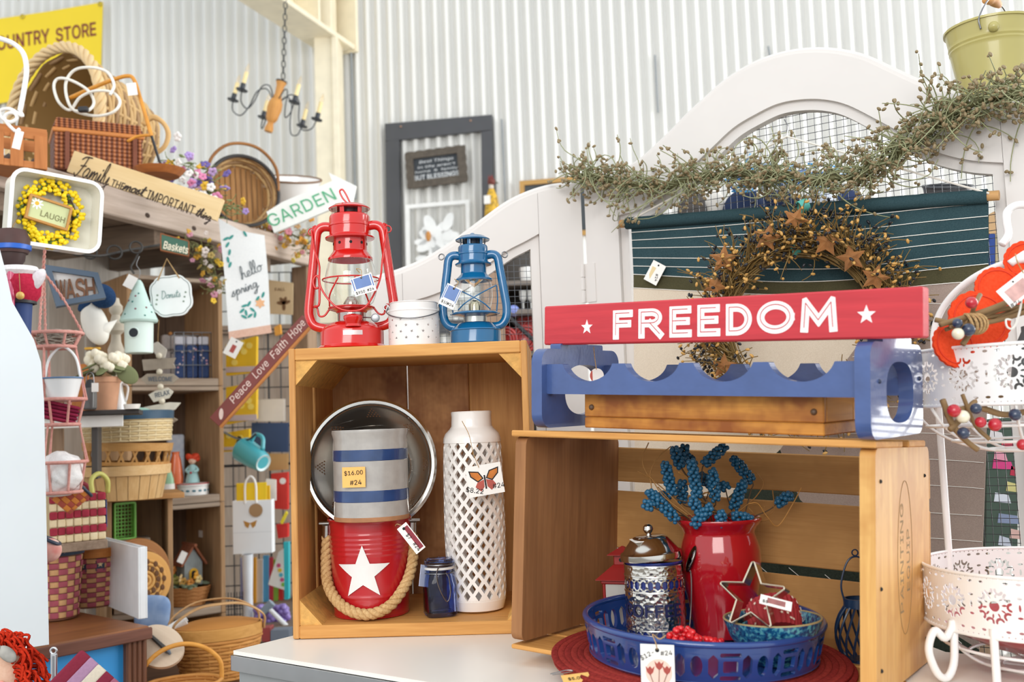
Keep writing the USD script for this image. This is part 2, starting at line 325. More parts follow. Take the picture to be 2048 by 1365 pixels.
part(cr, 'end_board', endb(0, .0175), wood('a9764a', '7d5231', 'z', .9, .6, .25)); part(cr, 'end_board', endb(w-.0175, w), PAINTW)
for k in range(3): part(cr, 'bottom_slat', bx(.0, w, .0+.093*k, .086+.093*k, -.002, .004), PINE)
for y0, y1 in ((-.006, .118), (.150, .24)): part(cr, 'top_slat', bx(-.004, w+.002, y0, y1, h, h+.0085), PINE)
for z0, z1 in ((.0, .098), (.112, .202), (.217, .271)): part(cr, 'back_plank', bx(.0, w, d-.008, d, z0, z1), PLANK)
PENCIL = paint('8d7350', .9)
m1 = join([mv(text('PAINTING', .015, .0002, width=.13), (0, 0, .0)), mv(text('EQUIP', .015, .0002, width=.075), (-.005, 0, -.032))])
ov = prism(affinity.scale(Point(0, -.013).buffer(1), .098, .036, origin=(0, 0)).exterior.buffer(.0005), .0004, -.0004) if False else None
a = np.linspace(0, 2*np.pi, 60); el = np.stack([.092*np.cos(a), 0*a-.0003, .036*np.sin(a)-.008], -1)
m1 = join([m1, tube(el[:-1], .0003, 4, True)])
Rr = A([[0, -1, 0], [0, 0, -1], [1, 0, 0]], float)   # reading upwards on the +x face
part(cr, 'pencil_lettering', mv(m1, (w, .125, .155), A([[0, -1, 0], [0, 0, -1], [1, 0, 0]])), PENCIL, smooth=False)
for y, z in ((.02, .25), (.02, .13), (.02, .04), (.24, .25), (.24, .04)): part(cr, 'nail', sph(.0025, (w, y, z), 1), INK)
sh = solo('wooden_shim', bx(.03, .09, .12, .2, 0, .024), wood('c08a4a', '94622f', 'y'), 'thin wooden block propping up the left end of the low crate', 'block', fr((-.0166, 1.40, ZT), -.5966))

# ============================================================= BLUE RACK, BOX, FREEDOM SIGN
NAVY = paint('40568a', .36, .12, 30, bump=.15, bs=150, coat=.4)
RKM = fr((.0227, 1.385, 1.2438), -.6558, .015, .0563); w, d, h = .4635, .2004, .110
rk = thing('bottle_rack', 'blue painted wooden bottle rack with scalloped rails on top of the low crate', 'rack', RKM)
def side(x0, t):
    o = rrect(0, d, 0, h, .02).union(rrect(.045, .155, h-.01, h+.0075, .003))
    a = np.linspace(0, 2*np.pi, 48, endpoint=False); hole = Polygon(np.stack([.108+.052*np.sign(np.cos(a))*abs(np.cos(a))**.75, .052+.036*np.sign(np.sin(a))*abs(np.sin(a))**.75], -1))
    m = prism(o.difference(hole), t); v = A(m.vertices); return TM(np.stack([x0+v[:, 1], v[:, 0], v[:, 2]], -1), m.faces[:, ::-1])
part(rk, 'end_panel', side(0, .0175), NAVY); part(rk, 'end_panel', side(w-.0175, .0175), NAVY)
def rail(y0):
    o = sbox(.0175, .047, w-.0175, .088)
    for k in range(4):
        cx = .0175+.066+(w-.035-.132)*k/3; o = o.difference(affinity.scale(Point(cx, .094).buffer(.036, quad_segs=12), 1.12, .82))
    return prism(o.buffer(-.002).buffer(.002), .016, y0)
part(rk, 'scalloped_rail', rail(.012), NAVY); part(rk, 'scalloped_rail', rail(.16), NAVY)
for x in (w,):
    for y, z in ((.03, .065), (.185, .068)): part(rk, 'screw', lathe([(0, .0012), (.003, .0008), (.0035, 0)], 12), paint('22304e', .4)) if False else part(rk, 'screw', sph(.0028, (x, y, z), 1), paint('22304e', .4))
OLDW = wood('d99a45', '9c5f27', 'x', 1.1, .55, .3, stain='8a4f22')
bxm = thing('wooden_box', 'stained dovetailed wooden box sitting inside the blue bottle rack', 'box', RKM @ fr((.062, .038, .001)))
bw = .335
part(bxm, 'front_board', bx(0, bw, 0, .009, .015, .0625), OLDW); part(bxm, 'back_board', bx(0, bw, .10, .109, .015, .0625), OLDW)
for x in (0, bw-.009): part(bxm, 'end_board', bx(x, x+.009, .009, .10, .015, .0625), wood('c88a3d', '8f5623', 'y'))
part(bxm, 'base_board', bx(0, bw, 0, .109, 0, .0145), OLDW)
for x in (.012, bw-.012):
    for z in (.028, .053): part(bxm, 'rivet', sph(.004, (x, 0, z), 2), paint('5b4432', .5))
SGM = fr((.0451, 1.43, 1.3616), -.7387, .0035, .0649); w, t, h = .5355, .0207, .0555
RED = wood('cc3c44', 'b2313a', 'x', 1.4, .5, .3)
sg = thing('freedom_sign', 'red wooden FREEDOM sign with white stars lying along the blue rack', 'sign', SGM)
part(sg, 'board', bx(0, w, 0, t, 0, h, .002), RED)
K = {'F': [[(0, 0), (0, 1), (.62, 1)], [(0, .54), (.55, .54)]],
 'R': [[(0, 0), (0, 1), (.4, 1)]+[(.42+.28*math.sin(a), .75+.25*math.cos(a)) for a in np.linspace(.1, math.pi-.1, 12)]+[(.4, .5), (0, .5)], [(.35, .5), (.75, 0)]],
 'E': [[(.64, 1), (0, 1), (0, 0), (.66, 0)], [(0, .52), (.58, .52)]],
 'D': [[(0, 0), (0, 1), (.28, 1)]+[(.28+.48*math.sin(a), .5+.5*math.cos(a)) for a in np.linspace(.1, math.pi-.1, 16)]+[(.28, 0), (0, 0)]],
 'O': [[(.55+.55*math.cos(a), .5+.5*math.sin(a)) for a in np.linspace(0, 2*np.pi, 33)]],
 'M': [[(0, 0), (.06, 1), (.52, .3), (.98, 1), (1.04, 0)]]}
for ch, xa, xb, ya, yb in (('F', 1226, 1266, 680, 621), ('R', 1277, 1327, 678, 618), ('E', 1339, 1384, 676, 613), ('E', 1395, 1441, 674, 610), ('D', 1452, 1504, 672, 608), ('O', 1514, 1589, 669, 603), ('M', 1601, 1675, 666, 599)):
    x0, z0 = inplane(SGM, xa, ya); x1, z1 = inplane(SGM, xb, yb-(.035*(xb-xa)))
    wd = .0100; sk = K[ch]; mx = max(p[0] for q in sk for p in q)
    ls = [LineString([(x0+wd/2+p[0]/mx*(x1-x0-wd), z0+wd/2+p[1]*(z1-z0-wd)) for p in q]) for q in sk]
    g = unary_union([l.buffer(wd/2-.0008, cap_style='square', join_style='mitre', mitre_limit=1.5).buffer(.0008) for l in ls])
    inl = unary_union([affinity.translate(l, -.0006, .0008).buffer(.00055, cap_style='flat') for l in ls]).intersection(g.buffer(-.0022))
    part(sg, 'letter', prism(g.difference(inl), .0005, -.0005), paint('f3e7e6', .7), smooth=False)
for px, py, r in ((1174, 655, .0105), (1733, 630, .0112)):
    x, z = inplane(SGM, px, py); part(sg, 'star', prism(star(r, c=(x, z)), .0005, -.0005), paint('f3e7e6', .7), smooth=False)

xt, zt_ = inplane(RKM @ fr((0, .03, 0)), 1187, 692)
# ============================================================= WHITE SCREEN GATE
GW = paint('dcd7d3', .5, .03, 6, bump=.15, bs=30)
GR = fr((.164, 2.16, 0), -.61); GL = fr((.160, 2.155, 0), .06)
MESHW = paint('4a4c50', .35, .05, 20, .7)
def poly(M, pts): return [inplane(M, *p) for p in pts]
def down(M, pts): return poly(M, pts)
def grid(region, pitch, r, y):
    x0, z0, x1, z1 = region.bounds; ms = []
    for k in range(int((x1-x0)/pitch)+1):
        x = x0+pitch*(k+.5); g = LineString([(x, z0-1), (x, z1+1)]).intersection(region)
        for q in (g.geoms if hasattr(g, 'geoms') else [g]):
            if q.length > .004: ms.append(tube([(a, y, b) for a, b in q.coords], r, 4))
    for k in range(int((z1-z0)/pitch)+1):
        z = z0+pitch*(k+.5); g = LineString([(x0-1, z), (x1+1, z)]).intersection(region)
        for q in (g.geoms if hasattr(g, 'geoms') else [g]):
            if q.length > .004: ms.append(tube([(a, y+r, b) for a, b in q.coords], r, 4))
    return join(ms)
def gate(M, outer, groove, edge, xl, xr, x0, x1, label, zlow):
    g = thing('screen_gate', label, 'gate', M)
    O, G, Ed = (catm(A(poly(M, q)), 5) for q in (outer, groove, edge))
    z0 = .32
    def cut(c, a, b): return LineString(c)
    lx0, lx1 = x0, xl
    def under(a, b):
        return sbox(a, 0, b, 9).intersection(Polygon([(O[0][0]-.5, 0), (O[0][0]-.5, O[0][1])] + [tuple(p) for p in O] + [(O[-1][0]+.5, O[-1][1]), (O[-1][0]+.5, 0)]).buffer(0))
    part(g, 'stile', prism(under(x0, xl-.0006), .032), GW); part(g, 'stile', prism(under(xr+.0006, x1), .032), GW)
    arch = under(xl, xr).difference(Polygon([(xl-.01, -1), (xl-.01, G[0][1])] + [tuple(p) for p in G] + [(xr+.01, G[-1][1]), (xr+.01, -1)]).buffer(0))
    part(g, 'arched_rail', prism(arch, .032), GW)
    part(g, 'bottom_rail', prism(sbox(xl, .12, xr, z0), .032), GW)
    reg = Polygon([(xl, z0), (xl, G[0][1])] + [tuple(p) for p in G] + [(xr, G[-1][1]), (xr, z0)]).buffer(0).intersection(sbox(xl, z0, xr, 9))
    inner = reg.buffer(-.019)
    part(g, 'moulding', prism(reg.difference(inner), .022, .010), GW)
    bead = [(a, .016, b+.003) for a, b in O]; part(g, 'bead', tube(bead, .0115, 8), GW)
    part(g, 'wire_mesh', grid(inner.buffer(.004), .0138, .0007, .030), MESHW, kind='stuff')
    return g
lg = gate(GL, [(735, 567), (760, 560), (800, 548), (850, 527), (900, 497), (940, 468), (980, 438), (1020, 410), (1060, 391), (1100, 379), (1140, 374), (1164, 373)],
     [(800, 607), (850, 595), (900, 575), (950, 545), (985, 522), (1017, 500), (1050, 483), (1079, 467)], [(806, 620), (1070, 491)],
     inplane(GL, 806, 600)[0], inplane(GL, 1079, 500)[0], inplane(GL, 742, 600)[0], inplane(GL, 1166, 500)[0], 'white screen gate behind the lanterns, the lower leaf left of the hinge', 0)
rg = gate(GR, [(1168, 371), (1200, 364), (1240, 348), (1279, 325), (1334, 275), (1373, 235), (1408, 203), (1452, 165), (1505, 133), (1555, 115), (1607, 106), (1665, 107), (1724, 120), (1783, 147), (1841, 173), (1914, 198), (1980, 210), (2050, 214), (2130, 214)],
     [(1236, 431), (1276, 420), (1310, 402), (1352, 366), (1385, 332), (1422, 297), (1466, 256), (1510, 229), (1554, 208), (1600, 199), (1648, 199), (1695, 210), (1753, 239), (1806, 268), (1841, 289), (1885, 308), (1944, 321), (2014, 326)], [(1262, 450), (2000, 350)],
     inplane(GR, 1239, 500)[0], inplane(GR, 2012, 400)[0], inplane(GR, 1173, 500)[0], inplane(GR, 2012, 400)[0]+.1, 'white screen gate with the tall arched top, right of the hinge', 0)
x, z = inplane(GR, 1168, 570)
for k in range(3): part(rg, 'hinge_knuckle', mv(cyl(.006, k*.028, k*.028+.026, 12), (x, -.004, z-.04)), GW)
part(rg, 'hinge_leaf', bx(x, x+.03, -.002, .001, z-.04, z+.045, .0005), GW)
# ============================================================= LANTERNS ON THE UPRIGHT CRATE
def lp(M, x, y, z): return M[:3, :3] @ A([x, y, z]) + M[:3, 3]
LTOP = .4628
def lantern(name, label, px, Y, col, q, u, base_y, big):
    """q: sizes in units u (metres each), heights from the base"""
    o = on(px, Y, lp(LCM, .15, .1, LTOP)[2]+.0005); M = fr(o)
    t = thing(name, label, 'lantern', M); EN = enamel(col); ST = metal('b9b9b4', .3); G = glass('ffffff', 0, 1.25)
    L = lambda pr, n=48: lathe([(a*u, b*u) for a, b in pr], n)
    part(t, 'tank', L(q['tank']), EN)
    part(t, 'collar', L(q['neck']), ST if not big else metal('b8a9a4', .2))
    part(t, 'burner_plate', L(q['plate']), EN)
    part(t, 'globe', L(q['globe']), pane('fafcfc'), smooth=50)
    part(t, 'chimney', L(q['chim']), EN); part(t, 'hood', L(q['hood']), EN)
    cp = q['cap']
    part(t, 'cap', L(cp), EN)
    zr = q['vent']; Rv = q['ventR']*u
    for k in range(6):
        a = k*math.pi/3+.25; e = .13
        part(t, 'vent_pillar', lathe([(Rv, zr[0]*u), (Rv*1.02, zr[1]*u), (Rv*.97, zr[1]*u), (Rv*.95, zr[0]*u)], 4, a0=a-e, a1=a+e), EN)
    part(t, 'vent_core', cyl(Rv*.6, zr[0]*u, zr[1]*u, 24), paint('3a1718' if big else '16263a', .5))
    for s in (-1, 1):
        part(t, 'side_tube', tube(catm([(s*a*u, 0, b*u) for a, b in q['tube']], 8), q['tubeR']*u, 14), EN, smooth=True)
        ex, ez = q['ear']
        part(t, 'ear_ring', mv(ring(q['earR']*u, 0, 5*u, 16, 6), (s*ex*u, -6*u, ez*u), R3(.3*s, 1.57, 0)), EN if big else metal('8f8f90', .3), smooth=True)
        if big: part(t, 'ear', tube([(s*(ex-22)*u, 0, (ez-70)*u), (s*(ex-12)*u, 0, (ez+40)*u), (s*(ex-25)*u, -3*u, (ez+48)*u), (s*(ex-38)*u, 0, (ez-10)*u)], 9*u, 6), EN)
    return t, M, EN
u = 1.695/2000/3.79
q = dict(tank=[(0, 0), (262, 0), (265, 8), (240, 26), (236, 32), (236, 130), (230, 146), (205, 172), (165, 196), (112, 212), (0, 212)],
    neck=[(0, 208), (106, 208), (106, 278), (0, 278)], plate=[(0, 272), (110, 272), (120, 285), (168, 300), (166, 318), (140, 326), (0, 326)],
    globe=[(130, 318), (165, 350), (190, 420), (198, 490), (192, 560), (176, 630), (160, 680)],
    chim=[(150, 672), (168, 674), (168, 690), (150, 715), (133, 738), (127, 750), (127, 850), (135, 850), (120, 850), (120, 740), (140, 690), (150, 672)],
    hood=[(110, 832), (184, 838), (186, 848), (160, 862), (155, 870), (155, 930), (159, 934), (159, 944), (155, 948), (153, 1005), (145, 1020), (138, 1024), (0, 1026)],
    cap=[(0, 1068), (130, 1068), (154, 1066), (157, 1074), (120, 1098), (60, 1110), (0, 1113)], vent=(1022, 1070), ventR=134,
    tube=[(130, 935), (200, 940), (246, 905), (262, 820), (300, 500), (320, 330), (318, 255), (285, 190), (215, 165), (150, 160)], tubeR=36, ear=(290, 905), earR=26)
RL, RLM, EN = lantern('hurricane_lantern', 'tall red hurricane lantern on top of the upright crate', 705, 1.678, 'cc1812', q, u, 0, True)
for k in range(9):
    a = k*2*math.pi/9+.2; part(RL, 'air_hole', mv(cyl(11*u, 0, 2*u, 12), (127.5*u*math.sin(a), -127.5*u*math.cos(a), 797*u), A(R3(a, 1.57, 0))), INK)
GWIRE = lambda t, P, r=6, nm='guard_wire': part(t, nm, tube(catm(P, 8), r*u, 6), EN, smooth=True)
circ = lambda R, z, a0, a1, n=20: [(R*u*math.sin(a), -R*u*math.cos(a), z*u) for a in np.linspace(a0, a1, n)]
GWIRE(RL, circ(212, 528, -1.5, 1.7)); GWIRE(RL, circ(170, 312, -1.9, 1.9)); GWIRE(RL, circ(212, 528, 1.7, 4.78))
for s in (-1, 1):
    GWIRE(RL, [(s*60*u, -205*u, 520*u), (s*130*u, -170*u, 400*u), (s*150*u, -90*u, 320*u)])
    GWIRE(RL, [(s*165*u, 0, 312*u), (s*205*u, 0, 262*u), (s*245*u, 0, 262*u), (s*262*u, 0, 325*u), (s*305*u, 0, 325*u)], 8)
GWIRE(RL, [(-288*u, -20*u, 915*u), (-255*u, -90*u, 760*u), (-205*u, -170*u, 620*u), (-190*u, -210*u, 450*u), (-80*u, -235*u, 300*u), (45*u, -235*u, 262*u), (150*u, -230*u, 300*u), (240*u, -190*u, 480*u), (262*u, -120*u, 680*u), (285*u, -30*u, 900*u)], 8, 'bail_handle')
GWIRE(RL, [(-10*u, 0, 1110*u), (-50*u, 0, 1160*u), (-70*u, 0, 1210*u), (-50*u, 0, 1225*u), (-25*u, 0, 1190*u), (10*u, 0, 1112*u)], 7, 'top_loop')
part(RL, 'fuel_cap', lathe([(0, 0), (62*u, 0), (52*u, 20*u), (60*u, 40*u), (70*u, 60*u), (70*u, 78*u), (62*u, 84*u), (30*u, 92*u), (0, 94*u)], 24, (40*u, -195*u)).apply_translation((0, 0, 150*u)), EN)
part(RL, 'wick_rod', tube([(20*u, -80*u, 235*u), (195*u, -120*u, 218*u)], 5*u), WIRE)
part(RL, 'wick_knob', mv(lathe([(0, 0), (26*u, 0), (33*u, 6*u), (33*u, 12*u), (22*u, 16*u), (0, 15*u)], 20), (195*u, -118*u, 216*u), R3(0, 1.57, 0)), WIRE)
part(RL, 'maker_plate', mv(bend(sbox(-72*u, -17*u, 72*u, 17*u), 238*u, .8*u*3, .01), (40*u*0, 0, 105*u), R3(.18)), metal('d8c4c0', .4))
part(RL, 'lever', tube(catm([(-272*u, -30*u, 330*u), (-240*u, -36*u, 340*u), (-232*u, -36*u, 430*u), (-236*u, -36*u, 540*u), (-258*u, -36*u, 560*u), (-278*u, -36*u, 520*u), (-265*u, -36*u, 470*u), (-240*u, -36*u, 470*u)], 6), 9*u, 6), EN, smooth=True)
u = 1.68/2000/3.79
q2 = dict(tank=[(0, 0), (190, 0), (194, 6), (190, 18), (190, 96), (196, 100), (194, 108), (170, 125), (135, 150), (120, 160), (0, 160)],
    neck=[(0, 156), (88, 156), (88, 212), (0, 212)], plate=[(0, 205), (95, 205), (170, 218), (178, 228), (172, 236), (130, 242), (0, 242)],
    globe=[(100, 240), (125, 285), (140, 350), (138, 420), (125, 482)],
    chim=[(110, 476), (140, 478), (142, 490), (118, 512), (100, 530), (97, 540), (97, 605), (85, 605), (90, 520), (110, 476)],
    hood=[(80, 596), (136, 600), (140, 608), (118, 622), (113, 630), (113, 675), (117, 680), (117, 688), (113, 692), (113, 735), (106, 748), (98, 752), (0, 752)],
    cap=[(0, 792), (104, 792), (128, 788), (131, 796), (90, 822), (20, 838), (12, 846), (0, 848)], vent=(750, 794), ventR=96,
    tube=[(90, 672), (150, 678), (185, 650), (200, 560), (226, 380), (240, 270), (232, 190), (195, 140), (130, 125)], tubeR=33, ear=(240, 672), earR=22)
BL, BLM, EN = lantern('hurricane_lantern', 'small blue hurricane lantern on the right of the upright crate', 952, 1.664, '0f5f8f', q2, u, 0, False)
for s in (-1, 1):
    GWIRE(BL, [(s*170*u, -70*u, 432*u), (s*60*u, -140*u, 370*u), (-s*60*u, -145*u, 300*u), (-s*120*u, -120*u, 248*u)], 5)
    GWIRE(BL, [(s*185*u, 0, 228*u), (s*165*u, -10*u, 232*u), (s*175*u, -30*u, 330*u), (s*172*u, -60*u, 430*u)], 5)
GWIRE(BL, circ(175, 226, -1.8, 1.8), 6); part(BL, 'reflector', lathe([(0, 430*u), (70*u, 485*u), (72*u, 488*u), (0, 436*u)], 20), metal('e0dcd0', .12))
part(BL, 'wick_burner', lathe([(0, 240*u), (45*u, 240*u), (45*u, 300*u), (25*u, 330*u), (0, 332*u)], 20), metal('cfc4a8', .2))
part(RL, 'wick_burner', lathe([(0, 260*u), (60*u, 260*u), (60*u, 350*u), (30*u, 400*u), (0, 402*u)], 20), metal('bfb4a8', .2))

# ------------------------------------------------------------- tags
def price_tag(label, M, w, h, pat=None, lines=(), hole=True, group=None, base=None, string=None, notch=0):
    t = thing('price_tag', label, 'tag', M, group)
    part(t, 'card', prism(sbox(-w/2, -h, w/2, 0), .0008), base or CARD)
    if pat is not None:
        for nm, g, mt in pat: part(t, nm, prism(g, .0003, -.0003), mt, smooth=False)
    for s, x, z, hh, ang in lines:
        m = text(s, hh, .0003); part(t, 'handwriting', mv(m, (x, -.0003, z), R3(0, 0, ang)), INK, smooth=False)
    if hole: part(t, 'hole', prism(Point(0, -h*.12).buffer(h*.045), .0002, -.0004), INK)
    if string is not None: part(t, 'string', tube(catm(string, 6), .0007, 4), TWINE)
    return t
BLUEINK = paint('6d86b8', .7, .1, 40)
def pat_border(w, h): return [('print', sbox(-w*.36, -h*.64, w*.36, -h*.06), BLUEINK)] + [('print', sbox(w*.41, -h*.7, w*.46, -h*.06), BLUEINK), ('print', sbox(-w*.46, -h*.7, -w*.41, -h*.06), BLUEINK)]
def flat_at(px, py, Y, yaw=0, pitch=0, roll=0): return fr(at(px, py, Y), yaw, pitch, roll)
s = 1.60/2000
price_tag('blue and white price card tied to the globe of the red lantern', flat_at(721, 552, 1.61, .1, 0, -.28), 45*s, 38*s, pat_border(45*s, 38*s), [('$950', -10*s, -35*s, 5.5*s, 0), ('#24', 11*s, -35*s, 5.5*s, 0)], string=[(0, -.001, -.004), (.004, -.002, .008), (-.003, 0, .013), (0, .004, .006)])
price_tag('blue and white price card hanging from the left arm of the blue lantern', flat_at(910, 573, 1.615, .1, 0, .46), 33*s, 46*s, pat_border(33*s, 46*s), [('$10', -6*s, -41*s, 5.5*s, 0), ('#24', 7*s, -41*s, 5.5*s, 0)], string=[(0, -.001, -.004), (.002, -.002, .008), (-.006, .01, .012)])
# ------------------------------------------------------------- star can
s = 1.69/2000; o = on(829, 1.662, lp(LCM, .22, .1, LTOP)[2]+.0005)
t = thing('star_can', 'small white tin can with cut-out stars and a wire handle, between the two lanterns', 'can', fr(o)); R = 50*s; H = 86*s
holes = []
for r_, z in enumerate((14, 26, 38, 50)):
    for k in range(14): holes.append(star(3.6*s, c=((k*22.4-145+11*(r_ % 2))*s, z*s), a=rnd.random()*6))
part(t, 'wall', bend(sbox(-math.pi*R, 0, math.pi*R, 66*s).difference(unary_union(holes)), R, .0009, .005), paint('e9e4e0', .35, .04), smooth=40)
part(t, 'neck', lathe([(R-.001, 66*s), (R, 66*s), (R+.0006, 68*s), (R-.002, 71*s), (R-.003, H-3*s), (R-.002, H-1*s), (R-.003, H), (R-.0045, H-1*s), (R-.004, 70*s)], 40), paint('e9e4e0', .35, .04))
part(t, 'bottom', cyl(R-.001, 0, .001, 40), paint('e9e4e0', .35, .04))
part(t, 'handle', tube(catm([(-R*1.0, 0, 79*s), (-R*1.02, -.012, 66*s), (-R*.6, -R*.95, 54*s), (0, -R*1.12, 50*s), (R*.6, -R*.95, 54*s), (R*1.02, -.012, 66*s), (R*1.0, 0, 79*s)], 8), .0010, 6), WIRE, smooth=True)
for q in (-1, 1): part(t, 'ear', mv(ring(.0045, 0, .0012, 12, 5), (q*(R+.003), 0, 79*s), R3(0, 1.57, 0)), WIRE)

# ============================================================= INSIDE THE UPRIGHT CRATE
FZ = ZT+.0225
s = 1.70/2000; o = on(744, 1.708, FZ); RB = 66*s; BH = 186*s
t = thing('bucket', 'red metal bucket with a white star and rope handle on the crate floor', 'bucket', fr(o))
REDM = enamel('b5161f', .28)
rf = lambda z: (73+(81-73)*z/BH/1)*s
pr = [(0, 0), (73*s, 0), (74*s, 3*s)]
for z in np.linspace(4, 180, 89):
    rib = 1.1*s*(math.sin(z*math.pi/9)**2 if 118 < z < 163 or 34 < z < 48 else 0); pr.append(((73+8*z/186)*s+rib, z*s))
pr += [(81.5*s, 183*s), (83.5*s, 184*s), (83.5*s, 187*s), (81*s, 188*s), (79*s, 184*s), (71*s, 4*s), (0, 3*s)]
part(t, 'pail', lathe(pr, 64), REDM)
part(t, 'star', mv(bend(star(53*s, 22*s, c=(-4*s, 88*s)), lambda z: (74.2+8*z/s/186)*s+.0016, .0006, .006), (0, 0, 0)), paint('e8e4e0', .6), smooth=False)
def rope(P, r, n, tw, k=3):
    P = A(P); L = np.concatenate([[0], np.cumsum(np.linalg.norm(np.diff(P, axis=0), axis=1))]); T = np.gradient(P, axis=0); T /= np.linalg.norm(T, axis=1, keepdims=True)
    u_ = A([0, 1., 0]); N = u_-T*(T@u_)[:, None]; N /= np.linalg.norm(N, axis=1, keepdims=True); B = np.cross(T, N); ms = []
    for i in range(k):
        a = L*tw+i*2*np.pi/k; ms.append(tube(P+r*.55*(np.cos(a)[:, None]*N+np.sin(a)[:, None]*B), r*.55, n))
    return ms
P = catm([(-84*s, -8*s, 152*s), (-86*s, -14*s, 100*s), (-76*s, -44*s, 60*s), (-46*s, -72*s, 28*s), (0, -84*s, 12*s), (46*s, -76*s, 26*s), (78*s, -44*s, 70*s), (87*s, -14*s, 120*s), (84*s, -6*s, 152*s)], 14)
for m in rope(P, 10.5*s, 8, 190): part(t, 'rope_strand', m, cloth('d9b684', 'a97f4e', 300), smooth=True)
for q in (-1, 1):
    part(t, 'rope_ferrule', mv(cyl(9*s, 0, 24*s, 18), (q*85*s, -7*s, 150*s)), metal('a8a29c', .25))
    part(t, 'handle_bolt', tube([(q*76*s, -4*s, 178*s), (q*100*s, -4*s, 178*s)], 3.5*s, 8), metal('a8a29c', .25))
# colander, tipped back against the planks
co = at(741, 930, 1.712); t = thing('colander', 'stainless steel colander standing on edge on the red bucket, open towards us', 'colander', fr(co, 0, 0, 0) @ fr((0, 0, 0), 0, -.09))
CR = 122*1.712/2000; dp = .085
prf = catm([(0, dp), (CR*.52, dp), (CR*.62, dp*.93), (CR*.80, dp*.58), (CR*.93, dp*.2), (CR*.97, 0)], 12); al = np.concatenate([[0], np.cumsum(np.linalg.norm(np.diff(prf, axis=0), axis=1))]); SL = al[-1]
hs = []
for k in range(8):
    a0 = math.pi/2+k*math.pi/4
    for r_ in range(5):
        for j in range(r_+1):
            rr = SL*(.88-.042*r_); a = a0+(j-r_/2)*.062; hs.append(Point(rr*math.cos(a), rr*math.sin(a)).buffer(.0017, quad_segs=3))
disc = Point(0, 0).buffer(SL, quad_segs=24).difference(unary_union(hs))
m = csec(disc).extrude(.001).refine_to_length(.006)
def wf(p):
    p = A(p); rr = np.hypot(p[:, 0], p[:, 1])+1e-9; R_ = np.interp(rr, al, prf[:, 0]); Z_ = np.interp(rr, al, prf[:, 1])
    return np.stack([p[:, 0]/rr*R_, Z_+p[:, 2], p[:, 1]/rr*R_], -1)
STEEL = metal('d6d2cc', .2)
part(t, 'bowl', mf(m.warp_batch(wf)), STEEL, smooth=40)
part(t, 'rim', mv(lathe([(CR*.98, 0), (CR*1.0, -.003), (CR*1.045, -.004), (CR*1.085, -.001), (CR*1.08, .002), (CR*1.0, .002), (CR*.98, 0)], 72), (0, 0, 0), A([[1, 0, 0], [0, 0, 1], [0, 1, 0]])), STEEL)
s = 1.655/2000; cz = at(744, 1040, 1.655)[2]; o = on(744, 1.665, cz); R = 74*s
t = thing('crock', 'grey stoneware crock with two blue bands, resting inside the colander', 'crock', fr(o))
STONE = paint('a9a39d', .28, .1, 60, bump=.1, coat=.5)
part(t, 'body', lathe([(0, 0), (R*.97, 0), (R, 3*s), (R, 150*s), (R*.985, 160*s), (R*1.03, 172*s), (R*1.02, 178*s), (R*.95, 178*s), (R*.92, 160*s), (R*.92, 8*s), (0, 8*s)], 64), STONE)
for z0, z1 in ((38, 60), (117, 139)): part(t, 'blue_band', lathe([(R, z0*s), (R+.0007, z0*s+.0008), (R+.0007, z1*s-.0008), (R, z1*s)], 64), paint('24406f', .25, .25, 30, coat=.5))
part(t, 'unglazed_foot', lathe([(R*.99, 0), (R+.0005, 1*s), (R+.0005, 8*s), (R, 9*s)], 64), paint('a8754f', .8, .2, 40))
price_tag('square orange price card on the front of the stoneware crock', fr(lp(fr(o), -22*s, -R-.0025, 107*s), -.15), 46*s, 39*s, None, [('$16.00', 0, -15*s, 8*s, -.05), ('#24', 4*s, -34*s, 9*s, -.05)], hole=False, base=paint('f2b765', .7))
price_tag('maroon and cream price tag dangling from the colander rim', flat_at(803, 1052, 1.618, .2, 0, -.95+1.57-1.25), 22*s, 62*s, [('print', sbox(.0*s, -58*s, 9*s, -6*s), paint('8f3540', .7))], [('#24', -5*s, -50*s, 7*s, 1.57), ('$7', -5*s, -25*s, 7*s, 1.57)], string=[(0, 0, 0), (-.004, .004, .006), (-.008, .014, .004)])
# lattice vase
s = 1.705/2000; o = on(955, 1.712, FZ); k2 = s/2.2
t = thing('lattice_vase', 'tall white ceramic vase with open lattice walls and a narrow neck, in the crate', 'vase', fr(o))
VP = [(0, 116), (20, 122), (60, 127), (350, 134), (620, 130), (700, 127), (745, 118)]
vr = lambda z: np.interp(np.asarray(z)/k2, [a for a, b in VP], [b for a, b in VP])*k2
CER = enamel('efe9e3', .2); NC = 16; pitch = 2*math.pi*116*k2/NC; hs = []
for r_ in range(22):
    for c_ in range(NC):
        cx = (c_-NC/2+.5*(r_ % 2)+.25)*pitch; cz_ = (72+r_*30)*k2
        hs.append(Polygon([(cx-pitch*.275, cz_), (cx, cz_+20.5*k2), (cx+pitch*.275, cz_), (cx, cz_-20.5*k2)]).buffer(-.0004).buffer(.0006, quad_segs=2))
wall = sbox(-8*pitch, 45*k2, 8*pitch, 720*k2).difference(unary_union(hs))
part(t, 'lattice_wall', bend(wall, vr, .0055, .005), CER, smooth=50)
part(t, 'base', lathe([(0, 0), (105*k2, 0), (116*k2, 6*k2), (126*k2, 46*k2), (118*k2, 48*k2), (0, 20*k2)], 48), CER)
part(t, 'neck', lathe([(121*k2, 716*k2), (127.5*k2, 718*k2), (126*k2, 738*k2), (118*k2, 758*k2), (98*k2, 778*k2), (90*k2, 790*k2), (88*k2, 830*k2), (90*k2, 850*k2), (86*k2, 854*k2), (80*k2, 848*k2), (80*k2, 790*k2), (112*k2, 740*k2)], 48), CER)
